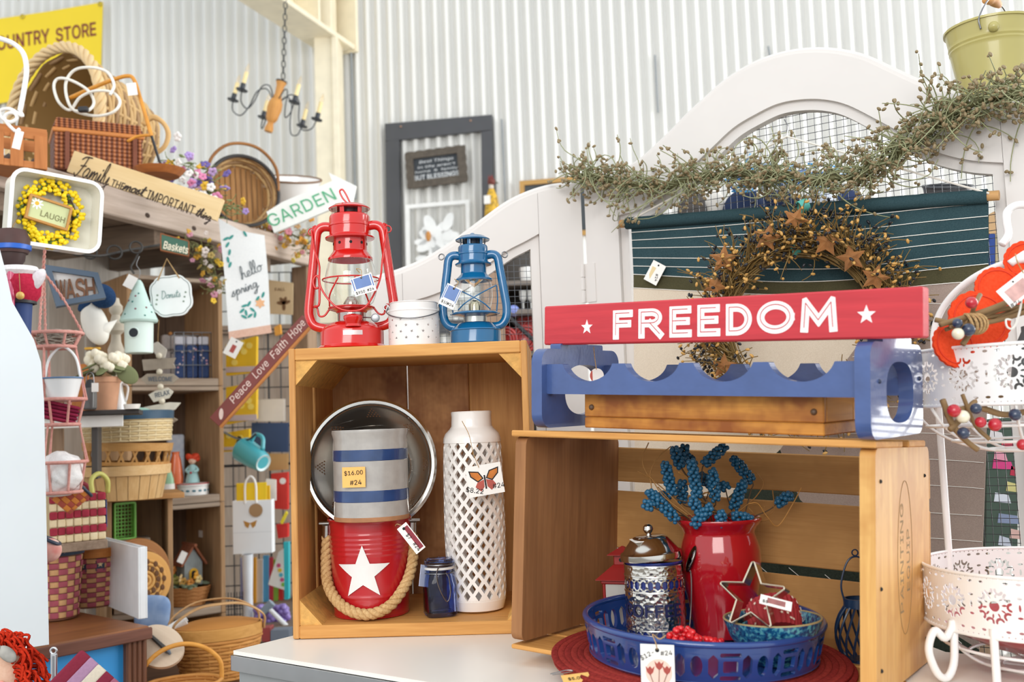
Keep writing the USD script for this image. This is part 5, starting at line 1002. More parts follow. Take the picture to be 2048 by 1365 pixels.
# cords, trug, cane frame
s = 2.75/2000; wcord = paint('ece7dc', .5)
t = thing('electric_cord', 'loose coil of cream electric cord with a black plug draped over the hamper', 'cord')
part(t, 'cord', tube(catm([at(*p, 2.74+.01*(i % 3)) for i, p in enumerate([(220, 190), (228, 170), (215, 145), (185, 135), (150, 140), (132, 165), (135, 200), (150, 222), (190, 232), (225, 225), (240, 205), (225, 185), (190, 182), (160, 195), (140, 220), (118, 205), (108, 175), (115, 158), (140, 160), (175, 180), (188, 205), (175, 222), (150, 222)])], 6), .0042, 7), wcord, smooth=True)
part(t, 'plug', mv(rbx(-.016, .012, -.008, .008, -.008, .008, .005), at(168, 219, 2.73)), BLACK)
s = 2.45/2000; TG = fr(at(20, 332, 2.45), .65); t = thing('splint_trug', 'small orange-brown splint wood basket with pine cones at the left end of the shelf', 'basket', TG); OS = wood('c9824a', 'a05f2e', 'x', 1.2); OSZ = wood('c9824a', 'a05f2e', 'z', 1.2)
for z in (0, .075): part(t, 'hoop_band', bx(-.09, .085, -.002, .002, z, z+.030 if z else .018, .001), OS); part(t, 'hoop_band', bx(-.09, .085, .12, .124, z, z+.030 if z else .018, .001), OS)
for x in (-.09, -.045, .0, .055): part(t, 'splint', bx(x, x+.030, -.005, -.002, .0, .085, .001), OSZ)
for y in (.0, .06): part(t, 'splint', bx(.083, .087, y, y+.045, 0, .10, .001), OSZ)
part(t, 'floor', bx(-.088, .084, 0, .122, 0, .006), OS)
for k in range(5): part(t, 'pine_cone', mv(lathe([(0, 0), (.012, .004), (.018, .014), (.014, .028), (0, .04)], 10), (-.06+.033*k, .05+.02*(k % 2), .006+.0), R3(k)), paint('6a5c55', .8, .4, 90))
t = thing('rope_loop', 'white cord arching up over the splint basket at the far left of the shelf', 'cord')
part(t, 'cord', tube(catm([at(*p, 2.44) for p in ((-25, 70), (0, 77), (28, 88), (47, 108), (53, 140), (48, 180), (40, 222))], 7), .0062, 8), paint('f2f0ec', .5), smooth=True)
part(t, 'coil', tube(catm([at(*p, 2.435) for p in ((40, 222), (44, 232), (20, 218), (0, 222), (6, 238), (22, 244), (34, 236), (28, 226), (14, 228), (10, 240), (30, 262), (40, 258))], 6), .0045, 7), paint('f2f0ec', .5), smooth=True)
price_tag('white paper tag tied to the splint wood basket', fr(at(40, 262, 2.40), .5, 0, .2), 15*s, 38*s, None, (), False)
t = thing('cane_handle_basket', 'shallow basket with a square bent orange cane handle right of the hamper', 'basket'); CN = paint('d9922f', .4, .15, 40)
part(t, 'cane_handle', tube(catm([at(*p, 2.86) for p in ((140, 196), (180, 178), (225, 160), (255, 152), (268, 160), (280, 195), (303, 272))], 5), .0058, 8), CN, smooth=True)
part(t, 'cane_brace', tube(catm([at(*p, 2.86) for p in ((255, 283), (275, 273), (303, 270))], 4), .0045, 7), CN, smooth=True); part(t, 'cane_brace', tube([at(303, 272, 2.86), at(318, 320, 2.88), at(325, 335, 2.9)], .0040, 6), BLACKWIRE, smooth=True)
part(t, 'dish', mv(lathe([(0, 0), (.055, .0), (.068, .014), (.072, .020), (.066, .020), (.05, .006), (0, .006)], 30), onz(300, 350, SHZ)+A([.02, .02, 0])), wood('b5703a', '8a4d24', 'x'))
price_tag('white tag looped on the bent cane handle', fr(at(262, 166, 2.83), .2, 0, -.15), 22*s, 30*s, None, (), False)
# Family sign
FM, s = PX(133, 343, 2.72, 0, 0, .355); t = thing('family_sign', 'long light wood sign lettered Family the most important thing, leaning on the shelf beam', 'sign', FM)
BIRCH = wood('ecd2a2', 'dcbb85', 'x', .8, .6, .15); (x1, z1) = inplane(FM, 428, 449); (x2, z2) = inplane(FM, 128, 299)
part(t, 'plank', bx(0, x1, 0, .02, 0, max(z2, .062), .001), BIRCH); TXT = paint('3a2d26', .8)
letters(t, FM, 'Family', (147, 349), (214, 372), 44, s, TXT, cur=True, w=.0038); letters(t, FM, 'THE', (221, 372), (246, 381), 15, s, TXT, False)
letters(t, FM, 'most', (246, 379), (286, 393), 23, s, TXT, cur=True, w=.0034); letters(t, FM, 'IMPORTANT', (292, 398), (385, 431), 20, s, TXT, False); letters(t, FM, 'thing', (390, 431), (420, 443), 19, s, TXT, cur=True, w=.003)
# flowers
def blossom(c, r, M3):
    ms = []
    for k in range(5):
        a = k*2*math.pi/5; ms.append(mv(sph(1, (0, 0, 0), 1), (.62*r*math.cos(a), 0, .62*r*math.sin(a)), np.diag([.5*r, .28*r, .5*r])))
    return mv(join(ms), c, M3)
def spray(name, label, pts, Y, n, cols, rpx, spread=22, stems=40, leafc=('7d8a5a', '4f5c3a'), bl=None):
    t = thing('flower_spray', label, 'flowers'); s = Y/2000; c = catm([at(*p, Y) for p in pts], 8); st = []
    part(t, 'main_stem', tube(c, .004, 6), paint('6a6a44', .7), smooth=True)
    for k in range(stems):
        p = c[rnd.randrange(len(c))]; st.append(tube(catm(curl(p, A([rnd.gauss(0, 1), rnd.gauss(-.4, .5), rnd.gauss(.2, 1)]), spread*1.3*s, 4, 1.2), 2), .0013, 4))
        q = p+A([rnd.gauss(0, spread*.5), rnd.gauss(0, spread*.3), rnd.gauss(0, spread*.5)])*s; st.append(mv(sph(1, (0, 0, 0), 1), q, R3(rnd.random()*6, rnd.random()*3) @ np.diag([.010, .0015, .004])))
    part(t, 'leafy_stems', join(st), stem_mat(*leafc), smooth=True, kind='stuff')
    for k in range(n):
        p = c[rnd.randrange(len(c))]+A([rnd.gauss(0, spread*.6), -abs(rnd.gauss(0, spread*.5)), rnd.gauss(0, spread*.6)])*s
        col = cols[k % len(cols)]; part(t, 'blossom', blossom(p, rpx*s*(.8+.5*rnd.random()), R3(rnd.gauss(0, .5), rnd.gauss(0, .5), rnd.random()*3)), paint(col, .7, .1), smooth=True)
    return t
spray('f', 'white, purple and yellow silk flowers spilling over the end of the Family sign', [(350, 335), (385, 345), (410, 370), (430, 400), (452, 425)], 3.05, 46, ['f6f2ee', 'a58cc8', 'e8b93a', 'e28ab4', 'f6f2ee', 'c9a8d8', '6a5a9c'], 8, 34, 60)
spray('f', 'pink and yellow silk flowers trailing between the Baskets sign and the spring banner', [(375, 490), (405, 500), (425, 530), (432, 565), (425, 585)], 3.2, 34, ['d99ab0', 'e8c03a', 'b9a05a', 'f2e6e0', 'd8a43a'], 6, 22, 60, ('8a8a5a', '5c5c38'))
spray('f', 'mass of tiny yellow and pink silk flowers right of the spring banner', [(535, 465), (560, 460), (585, 470), (612, 485), (605, 500)], 3.75, 60, ['e8b42a', 'd99a3a', 'c9808a', 'b08a5a', 'e8d05a'], 6, 26, 60, ('8a8458', '5f5a3a'))
# round wicker basket, enamel basin, garden arrow
RB_ = np.eye(4); AX = A([.55, -.83, .08]); AX /= np.linalg.norm(AX); u_ = np.cross([0, 0, 1.], AX); u_ /= np.linalg.norm(u_); RB_[:3, 0], RB_[:3, 1], RB_[:3, 2], RB_[:3, 3] = u_, np.cross(AX, u_), AX, at(476, 392, 3.62)
t = thing('basket', 'round brown split-wood basket standing on edge between flowers and enamel basin', 'basket', RB_); s = 3.62/2000
wicker(t, [(.105, 0), (.115, .012), (.122, .026), (.127, .042), (.130, .058)], .008, [WK2, WK1], 18)
for k in range(11):
    x = -.10+.02*k; L = math.sqrt(max(.0, .108**2-x*x)); part(t, 'base_slat', bx(x-.008, x+.008, -L, L, .002, .008, .001), wood('b5854f', '7d532b', 'y', 1.0))
part(t, 'dark_rim', ring(.131, .066, .007, 48, 7), paint('2e2a28', .5), smooth=True); part(t, 'handle', tube(catm([(-.131, 0, .066), (-.12, .1, .075), (-.05, .165, .08), (.05, .165, .08), (.12, .1, .075), (.131, 0, .066)], 7), .006, 7), wood('a8743f', '7a4d28', 'x'), smooth=True)
t = thing('enamel_basin', 'white enamel basin with a brown rim behind the garden arrow sign', 'basin', fr(at(582, 400, 3.95), 0, .35, .1)); s = 3.95/2000
part(t, 'bowl', lathe([(0, -.085), (.06, -.085), (.08, -.07), (.118, .08), (.121, .084), (.116, .082), (.076, -.066), (0, -.078)], 48), enamel('f2f0ee', .25)); part(t, 'rim', ring(.119, .083, .004, 56, 7), paint('7a5638', .5), smooth=True)
for k in range(5): part(t, 'chip', mv(sph(1, (0, 0, 0), 1), (.10*math.sin(.3*k-.7), -.10*math.cos(.3*k-.7)-.001, -.0+.02*(k % 3)), np.diag([.006, .002, .004])), paint('3c3f46', .8))
GA, s = PX(611, 440, 3.30, 0, 0, 0); t = thing('garden_sign', 'white wooden arrow sign lettered GARDEN in green, pointing right behind the red lantern', 'sign', GA)
board(t, 'arrow_board', GA, [(533, 424), (565, 404), (664, 362), (657, 345), (712, 372), (704, 408), (683, 420), (680, 411), (611, 440), (548, 466)], .016, paint('f4f5f0', .6, .04, 20)); GN = paint('5fb588', .7)
letters(t, GA, 'GARDEN', (543, 455), (674, 398), 26, s, GN, False, slant=-.1)
# ============================================================= HANGING UNDER AND BESIDE THE SHELF
BM2, s = PX(100, 470, 2.16, .75, 0, .06); t = thing('tray_box', 'cream enamel tray hung on its side with a yellow mimosa wreath inside', 'tray', BM2); EN_ = enamel('ece9dc', .3)
(xa, za), (xb, zb) = inplane(BM2, 50, 335), inplane(BM2, 176, 508); cx, cz = (xa+xb)/2, (za+zb)/2; hw, hh = .095, .080
O = rrect(cx-hw, cx+hw, cz-hh, cz+hh, .028); I = O.buffer(-.004)
part(t, 'side_wall', prism(O.difference(I), .05, 0), EN_); part(t, 'base', prism(O.buffer(-.001), .004, .05), EN_); part(t, 'lip', prism(O.buffer(.004).difference(I), .004, -.002), paint('f8f7f2', .3))
MIM = BM2 @ fr((cx-.004, .040, cz)); t = thing('mimosa_wreath', 'small yellow mimosa berry wreath inside the cream tray', 'wreath', MIM)
st = []; YB = multi(['f2d416', 'e8c010', 'f6e04a'], .6)
for k in range(210):
    a = k*2.399; r = .056*(.72+.55*rnd.random()); c_ = (r*math.cos(a), -.006-.012*rnd.random(), r*math.sin(a)*1.12); part(t, 'mimosa_ball', sph(.0042+.0016*rnd.random(), c_, 1), YB, smooth=True)
for k in range(90):
    a = rnd.random()*6.28; r = .056*(.85+.3*rnd.random()); st.append(mv(sph(1, (0, 0, 0), 1), (r*math.cos(a), -.004, r*math.sin(a)*1.1), R3(rnd.random()*6, rnd.random()) @ np.diag([.010, .002, .004])))
part(t, 'leaves', join(st), stem_mat('6f8a4a', '3f5a34'), smooth=True, kind='stuff'); part(t, 'twig_ring', mv(ring(.054, 0, .005, 40, 6), (0, 0, 0), A([[1, 0, 0], [0, 0, 1], [0, 1.1, 0]])), STEM)
LG = BM2 @ fr((cx-.012, .016, cz-.002), .0, 0, .16); t = thing('laugh_sign', 'tiny framed green LAUGH sign with a daisy in the middle of the mimosa wreath', 'sign', LG)
part(t, 'panel', bx(-.042, .042, .0, .006, -.024, .024), paint('c6cc98', .7)); fo = sbox(-.046, -.028, .046, .028); part(t, 'frame', prism(fo.difference(fo.buffer(-.005, join_style='mitre')), .010, -.004), wood('c79350', 'a8753a', 'x'))
part(t, 'lettering', mv(text('LAUGH', .013, .0006, width=.052), (.010, -.0002, -.013)), paint('7d7a52', .8), smooth=False)
for k in range(9): part(t, 'daisy_petal', prism(affinity.translate(affinity.rotate(affinity.scale(Point(0, 0).buffer(1, quad_segs=3), .006, .002), k*40, origin=(0, 0)), -.028+.008*math.cos(k*.698), .012+.008*math.sin(k*.698)), .0004, -.0006), paint('f6f4ee', .7), smooth=False)
part(t, 'daisy_centre', prism(Point(-.028, .012).buffer(.0045), .001, -.001), paint('e8b43a', .7))
# ring hook rail
HR = fr(at(240, 505, 2.85), BYAW*.5); t = thing('hook_rail', 'black iron rail of open rings fixed under the shelf above the birdhouse', 'hook rail'); IRN = paint('3a3836', .5, .1, metallic=.4)
part(t, 'bar', tube(catm([at(150, 508, 2.70), at(200, 512, 2.75), at(250, 502, 2.85), at(320, 490, 3.0)], 6), .0042, 6), IRN, smooth=True)
for px, py, r in ((180, 505, 13), (229, 505, 14), (272, 495, 12), (155, 500, 12)): part(t, 'ring', mv(ring(r*2.8/2000, 0, .003, 28, 6), at(px, py, 2.80), R3(.5) @ R3(0, 1.5, 0)), IRN, smooth=True)
part(t, 'end_hook', tube(catm([at(280, 500, 2.9), at(270, 520, 2.86), at(262, 535, 2.84), at(268, 548, 2.84)], 5), .003, 6), IRN)
# baskets sign
BS, s = PX(350, 505, 2.95, .35, 0, .12); t = thing('baskets_sign', 'little green wooden sign lettered Baskets hanging from the shelf beam', 'sign', BS)
board(t, 'board', BS, [(322, 468), (377, 483), (377, 512), (322, 500)], .018, paint('3d6a58', .6)); o_ = pp(BS, [(322, 468), (377, 483), (377, 512), (322, 500)]); part(t, 'edge', prism(o_.buffer(.002).difference(o_.buffer(-.001)), .020, -.001), wood('a8663a', '7d4526', 'x'))
letters(t, BS, 'Baskets', (326, 497), (375, 508), 15, s, paint('f0ead2', .7), True)
for px, py in ((328, 466), (360, 474)): part(t, 'hanger_wire', tube([at(px, py+6, 2.96), at(px+1, py-10, 2.97)], .0014, 5), metal('a06a3c', .5))
# soldier
SO, s = PX(38, 635, 2.12, .1); t = thing('wooden_soldier', 'wooden toy soldier puppet with a dark fur hat, red coat and blue trousers, hanging left', 'puppet', SO)
Lp = lambda pr, c=(0, 0), n=24: mv(lathe([(a*s, b*s) for a, b in pr], n), (c[0]*s, 0, c[1]*s))
part(t, 'hat', Lp([(0, 130), (30, 130), (33, 140), (34, 160), (26, 178), (0, 184)], (-14, 0)), paint('4a2e2a', .6, .2, 30)); part(t, 'hat_band', Lp([(32.5, 136), (35.5, 137), (36, 146), (33, 147)], (-14, 0)), paint('1f5fc0', .4))
part(t, 'face', Lp([(0, 96), (16, 102), (24, 116), (26, 132), (0, 134)], (-14, 0)), paint('3c2624', .6)); part(t, 'collar', Lp([(0, 84), (34, 84), (40, 92), (34, 102), (0, 104)], (0, 0)), cloth('f0ecec', 'd8d2d4', 200))
part(t, 'coat', Lp([(0, 30), (30, 30), (38, 44), (40, 70), (32, 88), (0, 90)], (2, 0)), cloth('c8344e', 'a8223c', 200)); part(t, 'trousers', Lp([(0, -40), (24, -40), (27, 30), (0, 30)], (-2, 0)), paint('243f78', .6)); part(t, 'belt', Lp([(29, 26), (33, 27), (33, 36), (29, 36)]), BLACK)
part(t, 'arm', tube([(-4*s, -.030, 92*s), (-2*s, -.042, 8*s)], 8*s, 14), enamel('d04a72', .35)); part(t, 'hand_ball', sph(9*s, (-2*s, -.042, 0), 2), enamel('e0b45a', .35)); part(t, 'sleeve', mv(sph(1, (0, 0, 0), 2), (36*s, -.01, 72*s), R3(0, 0, .6) @ np.diag([.014, .012, .030])), cloth('e8e2e6', 'd0c8cc', 200)); part(t, 'hand_ball', sph(8*s, (18*s, -.045, 38*s), 2), enamel('e0b45a', .35)); part(t, 'ball_string', tube([(14*s, -.04, 84*s), (18*s, -.045, 46*s)], .0008, 4), TWINE)
part(t, 'boot', Lp([(0, -75), (12, -75), (13, -40), (0, -38)], (-12, 0)), BLACK); part(t, 'boot', Lp([(0, -75), (12, -75), (13, -40), (0, -38)], (12, 0)), BLACK); part(t, 'hanging_string', tube([(-14*s, 0, 184*s), (-14*s, .1, 270*s)], .001, 4), TWINE)
# pink hanging tiers
PK = cloth('dfa79c', 'c98a80', 150); t = thing('hanging_basket', 'three-tier hanging basket of twisted pink rope left of the WASH sign', 'hanging basket'); Yh = 2.32; s = Yh/2000
def rope2(P, r=.0036): return [tube(P_, r*.62, 6) for P_ in [catm(P, 8)]]
def prope(P, r=.0036):
    for m in rope(catm(P, 10), r, 5, 260, 2): part(t, 'rope', m, PK, smooth=True)
hub = at(87, 545, Yh); tiers = ((112, 668, 50, 695, 36), (120, 800, 48, 850, 36), (120, 925, 50, 985, 40))
prope([at(90, 490, Yh), at(88, 520, Yh), hub])
prev = None
for cx, cy, r, by, rb in tiers:
    c_, cb = at(cx, cy, Yh), at(cx, by, Yh); ring_ = [c_+A([r*s*math.cos(a), r*s*math.sin(a), 0]) for a in np.linspace(0, 6.283, 33)[:-1]]
    for nm, P_ in (('tier_rim', ring_), ('tier_base', [cb+A([rb*s*math.cos(a), rb*s*math.sin(a), 0]) for a in np.linspace(0, 6.283, 29)[:-1]])): part(t, nm, tube(P_, .0042, 7, True), PK, smooth=True)
    for a in np.arange(8)*math.pi/4: part(t, 'tier_rib', tube([c_+A([r*s*math.cos(a), r*s*math.sin(a), 0]), cb+A([rb*s*math.cos(a), rb*s*math.sin(a), 0])], .003, 5), PK, smooth=True)
    part(t, 'tier_floor', mv(cyl(rb*s, -.002, .002, 28), cb), PK)
    for a in (.3, 2.4, 4.5):
        e = A([r*s*math.cos(a), r*s*math.sin(a), 0])
        if prev is None: prope([hub, hub*.5+(c_+e)*.5+A([0, 0, .01]), c_+e])
        else: prope([prev[0]+A([prev[1]*s*math.cos(a), prev[1]*s*math.sin(a), 0]), c_+e])
    prev = (cb, rb)
ne = thing('bird_nest', 'grey straw nest in the top tier of the pink hanging basket', 'nest', fr(at(110, 694, Yh)+A([0, 0, .003]))); part(ne, 'straw', join([tube(catm([(r*math.cos(a), r*math.sin(a), z), (r*1.1*math.cos(a+.7), r*1.1*math.sin(a+.7), z+.006), (r*math.cos(a+1.4), r*math.sin(a+1.4), z)], 4), .0016, 4) for a, r, z in [(rnd.random()*6.28, .022+.022*rnd.random(), .004+.026*rnd.random()) for _ in range(90)]]), stem_mat('a59c90', '6e675e'), smooth=True, kind='stuff')
en = thing('enamel_pail', 'white enamel pail with a tall handle in the middle tier of the pink basket', 'pail', fr(at(125, 806, Yh-.02)+A([0, 0, .004])), ); part(en, 'body', lathe([(0, 0), (.030, 0), (.042, .05), (.044, .052), (.040, .05), (.028, .003), (0, .003)], 36), enamel('f2f2f2', .3)); part(en, 'blue_rim', ring(.043, .052, .0022, 36, 6), paint('5a7aa0', .4), smooth=True); part(en, 'handle', tube(catm([(-.042, 0, .05), (-.03, 0, .10), (0, 0, .125), (.03, 0, .10), (.042, 0, .05)], 6), .003, 6), enamel('f2f2f2', .3), smooth=True)
wb = thing('small_basket', 'small raspberry pink woven basket leaning in the middle tier of the pink basket', 'basket', fr(at(112, 846, Yh-.01)+A([0, 0, .004]), .5, .0, .25)); PKW = [cloth('a83a56', '8a2844', 200), cloth('8a2844', '74203a', 200)]
for k in range(5): part(wb, 'weave_row', rbx(-.042-.001*(k % 2), .042, -.022, .022, k*.0085, k*.0085+.008, .0035, 8), PKW[k % 2])
cl_ = thing('cloth', 'crumpled white cotton cloth in the bottom tier of the pink hanging basket', 'cloth', fr(at(118, 983, Yh)+A([0, 0, .004])))
g = trimesh.creation.icosphere(4, 1.0); v_ = A(g.vertices)*[.046, .04, .044]+[0, 0, .034]; nn_ = meshkit.fbm(v_*38)[:, None] if True else 0; v_ = v_+(A(g.vertices))*(.020*nn_); part(cl_, 'folds', TM(v_, g.faces), cloth('f4f2f0', 'e4e0de', 300), smooth=True)
# WASH sign
WS, s = PX(113, 615, 2.42, .45, 0, -.10); t = thing('wash_sign', 'slate blue framed sign with wooden WASH letters on white', 'sign', WS)
O = pp(WS, [(88, 530), (196, 545), (207, 583), (205, 590), (113, 614)]); O = pp(WS, [(88, 530), (196, 546), (212, 596), (113, 614)]); I = O.buffer(-.013, join_style='mitre')
part(t, 'frame', prism(O.difference(I), .04, -.006), paint('56677a', .6)); part(t, 'panel', prism(I.buffer(.002), .004, .008), paint('f3f1ee', .6))
BRN = wood('8a6248', '664430', 'x')
for ch, px, py in (('W', 125, 600), ('A', 143, 598), ('S', 163, 597), ('H', 183, 597)):
    x, z = inplane(WS, px, py); m = text(ch, 40*s, .008, True, width=18*s); part(t, 'wood_letter', mv(m, (x, .008, z)), BRN, smooth=False)
# goose, spindle, birdhouse, plaque
GO, s = PX(190, 700, 2.62, -.2); t = thing('goose_figurine', 'white wooden goose figurine wearing a navy blue bonnet', 'figurine', GO); GWH = paint('eeeae0', .5)
part(t, 'body', mv(sph(1, (0, 0, 0), 3), (0, 0, 52*s), R3(0, 0, -.4) @ np.diag([26*s, 20*s, 46*s])), GWH, smooth=True); part(t, 'neck', tube(catm([(-4*s, 0, 70*s), (-10*s, 0, 90*s), (-6*s, 0, 108*s)], 6), 11*s, 12), GWH, smooth=True); part(t, 'head', sph(15*s, (-4*s, -2*s, 112*s), 3), GWH, smooth=True)
part(t, 'bonnet', mv(sph(1, (0, 0, 0), 3), (16*s, 0, 108*s), R3(0, 0, .5) @ np.diag([30*s, 20*s, 24*s])), cloth('2f4a6e', '22385a', 200), smooth=True); part(t, 'bonnet_ribbon', mv(sph(1, (0, 0, 0), 2), (-14*s, -.012, 96*s), R3(0, 0, -.8) @ np.diag([24*s, 6*s, 10*s])), cloth('2f4a6e', '22385a', 200), smooth=True); part(t, 'beak', mv(lathe([(0, 0), (5*s, 0), (0, 18*s)], 12), (-17*s, -4*s, 110*s), R3(0, 0, -1.5)), paint('d9a53a', .5)); part(t, 'tail', mv(lathe([(0, 0), (12*s, 0), (0, 34*s)], 12), (22*s, 0, 40*s), R3(0, 0, 1.0)), GWH)
for k in (-1, 1): part(t, 'foot', bx(-12*s+6*s*k, 4*s+6*s*k, -6*s+4*s*k, 2*s+4*s*k, 0, 5*s), paint('d9a53a', .5))
t = thing('candlestick', 'beige turned wooden candlestick standing behind the goose', 'candlestick', fr(at(232, 700, 2.75))); s = 2.75/2000
part(t, 'turned_stem', lathe([(a*s, b*s) for a, b in [(0, -110), (20, -110), (20, -100), (9, -92), (8, -40), (14, -20), (16, 0), (10, 16), (9, 30), (17, 38), (18, 52), (11, 58), (8, 70), (13, 78), (13, 88), (8, 94), (6, 104), (0, 106)]], 28), paint('d2c6b4', .6, .12, 30))
BHM, s = PX(278, 705, 2.68); t = thing('birdhouse', 'pale mint cylinder birdhouse with a dotted cone roof hanging under the shelf', 'birdhouse', BHM); MINT = paint('dcebe4', .6, .05, 20)
part(t, 'body', lathe([(0, -2*s), (26*s, -2*s), (27*s, 0), (28*s, 66*s), (0, 66*s)], 36), MINT); part(t, 'roof', lathe([(0, 62*s), (35*s, 60*s), (37*s, 64*s), (20*s, 104*s), (8*s, 140*s), (4*s, 146*s), (0, 147*s)], 36), paint('c4ddd4', .6, .08, 20)); part(t, 'entrance', mv(cyl(9.5*s, 0, 1.2*s, 22), (0, -27.6*s, 37*s), R3(0, 1.57)), paint('2a3036', .8)); part(t, 'entrance_ring', mv(ring(10*s, 0, 1.2*s, 24, 6), (0, -28.2*s, 37*s), R3(0, 1.57)), MINT)
for k in range(26):
    f_ = rnd.random()**.7; a = k*2.4; r = (37-30*f_)*s; part(t, 'dot', mv(sph(2.2*s, (0, 0, 0), 1), (r*math.sin(a)*.97, -r*math.cos(a)*.97, (64+72*f_)*s)), paint('3d7f78' if k % 3 else '8a4a56', .6))
part(t, 'hanging_wire', tube(catm([(0, 0, 146*s), (3*s, 0, 165*s), (-4*s, 0, 178*s), (2*s, 0, 195*s)], 5), .001, 4), WIRE); price_tag('white card tag at the peak of the mint birdhouse', BHM @ fr((-4*s, -.022, 152*s), .2, 0, .5), 20*s, 26*s, None, (), False)
PLM, s = PX(342, 592, 2.72, .15, 0, -.1); t = thing('donuts_plaque', 'white scalloped enamel plaque hanging on a jute string, with faint grey script', 'plaque', PLM)
a = np.linspace(0, 2*np.pi, 121)[:-1]; rr = 1+.05*abs(np.sin(a*4)); sh_ = Polygon(np.stack([40*s*rr*np.sign(np.cos(a))*abs(np.cos(a))**.75, 41*s*rr*np.sign(np.sin(a))*abs(np.sin(a))**.75], -1))
part(t, 'plate', prism(sh_, .008), paint('eef2f0', .4)); part(t, 'border', prism(sh_.buffer(-.004).difference(sh_.buffer(-.0055)), .0006, -.0006), paint('5c6a6a', .6)); part(t, 'lettering', mv(script('Donuts', 16*s, 1.4*s, .0008, .15, 38*s), (0, -.0004, -4*s)), paint('8fa8a4', .7), smooth=False)
for k in range(6): part(t, 'floral_dot', prism(Point((-30+2*k if k < 3 else 20+3*k-6)*s, (-14+9*(k % 3))*s).buffer(2*s), .0006, -.0006), paint('8a9a8a', .7))
part(t, 'jute_string', tube([(-22*s, -.001, 34*s), (0, .0, 76*s), (20*s, -.001, 34*s)], .0022, 5), TWINE)
# spring banner
SB, s = PX(457, 676, 3.18, .35, 0, 0); t = thing('spring_banner', 'white cloth hello spring banner with teal leaves and a peach hem, hanging from the beam', 'banner', SB)
board(t, 'cloth', SB, [(437, 437), (482, 462), (529, 471), (537, 560), (541, 650), (457, 664), (450, 560)], .004, cloth('f6f7f6', 'eceeee', 200)); board(t, 'peach_hem', SB, [(457, 664), (541, 650), (544, 666), (458, 679)], .006, cloth('eac4b0', 'dcb09a', 200), -.001)
GY = paint('6d7478', .8); letters(t, SB, 'hello', (484, 560), (526, 540), 26, s, GY, cur=True, w=.0022); letters(t, SB, 'spring', (464, 595), (517, 574), 22, s, GY, cur=True, w=.0024)
TL = paint('3f9a92', .7)
for px, py, a in ((455, 490, 60), (462, 475, 45), (459, 505, 80), (456, 520, 100), (460, 530, 70), (490, 468, 120), (452, 478, 30), (489, 612, 20), (498, 608, 60), (505, 620, 140), (492, 626, 100), (500, 632, 40), (510, 630, 80), (488, 634, 150), (515, 598, 60), (526, 590, 70), (484, 622, 45)):
    x, z = inplane(SB, px, py); part(t, 'leaf', prism(affinity.translate(affinity.rotate(affinity.scale(Point(0, 0).buffer(1, quad_segs=4), 6.5*s, 2.6*s), a, origin=(0, 0)), x, z), .0008, -.0016), TL, smooth=False)
x, z = inplane(SB, 520, 607); part(t, 'peach_flower', prism(star(9*s, 5*s, n=6, c=(x, z)).buffer(.002), .001, -.002), paint('f0b888', .7))
price_tag('white price tag with a red print below the spring banner', fr(at(475, 680, 3.15), .1, 0, .5), 27*s, 36*s, [('print', sbox(-4*s, -28*s, 5*s, -12*s), paint('b0524a', .7))], ())
# the long diagonal board
DI = fr(at(442, 857, 2.85), 0, 0, -.815); s = 2.85/2000; t = thing('peace_sign', 'narrow maroon board lettered Peace Love Faith Hope leaning diagonally against the crate shelf', 'sign', DI); L = float(np.linalg.norm(at(628, 652, 2.85)-at(442, 857, 2.85)))
part(t, 'board', bx(0, L, 0, .014, .008, .045, .001), paint('7d3a34', .6, .1, 20)); part(t, 'raw_edge', bx(0, L, .0, .014, 0, .008, .001), wood('cf8a4a', 'a8642f', 'x')); CRT = paint('e8cfc4', .7)
for w_, x0, x1 in (('Peace', .075, .150), ('Love', .170, .225), ('Faith', .245, .305), ('Hope', .322, .38)): part(t, 'lettering', mv(text(w_, .021, .0008, False, width=x1-x0, slant=.15), ((x0+x1)/2, -.0002, .019)), CRT, smooth=False)
part(t, 'leaf_print', prism(affinity.translate(affinity.rotate(affinity.scale(Point(0, 0).buffer(1), .016, .006), 40, origin=(0, 0)), .03, .027), .0006, -.0006), CRT)
# ============================================================= CRATE SHELVES
CSW = .72; CO = at(448, 900, 3.5); w, d = .335, .30; ORG_ = A([CO[0]-w*math.cos(CSW), CO[1]-w*math.sin(CSW), 0])
levels = [(.50, .92), (.925, 1.335), (1.34, 1.74)]; zz = [at(448, y, 3.5)[2] for y in (1225, 1003, 772, 560)]
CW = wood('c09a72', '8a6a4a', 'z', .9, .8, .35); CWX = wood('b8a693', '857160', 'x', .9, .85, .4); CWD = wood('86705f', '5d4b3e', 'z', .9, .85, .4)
CRM_ = []
for k in range(3):
    M = fr((ORG_[0], ORG_[1], zz[k]), CSW); CRM_.append(M); h = zz[k+1]-zz[k]-.002
    t = thing('shelf_crate', ('old brown wooden crate holding the birdhouse basket, lowest of the three seen', 'old brown wooden crate in the middle of the stack, behind the red-haired figurine', 'old brown wooden crate on top of the stack, holding the wire napkin basket')[k], 'crate', M)
    part(t, 'side_board', bx(w-.016, w, 0, d, 0, h), CW); part(t, 'side_board', bx(0, .016, 0, d, 0, h), CW)
    for j in range(2): part(t, 'floor_slat', bx(.016, w-.016, .15*j, .145+.15*j, 0, .026, .003), CWX); part(t, 'top_slat', bx(.016, w-.016, .15*j, .145+.15*j, h-.014, h, .002), CWX)
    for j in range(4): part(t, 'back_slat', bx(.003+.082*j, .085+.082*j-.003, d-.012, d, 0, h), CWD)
M = fr((ORG_[0], ORG_[1], 0), CSW); t = thing('base_crate', 'dark crate standing on the floor under the stack of crates', 'crate', M); 
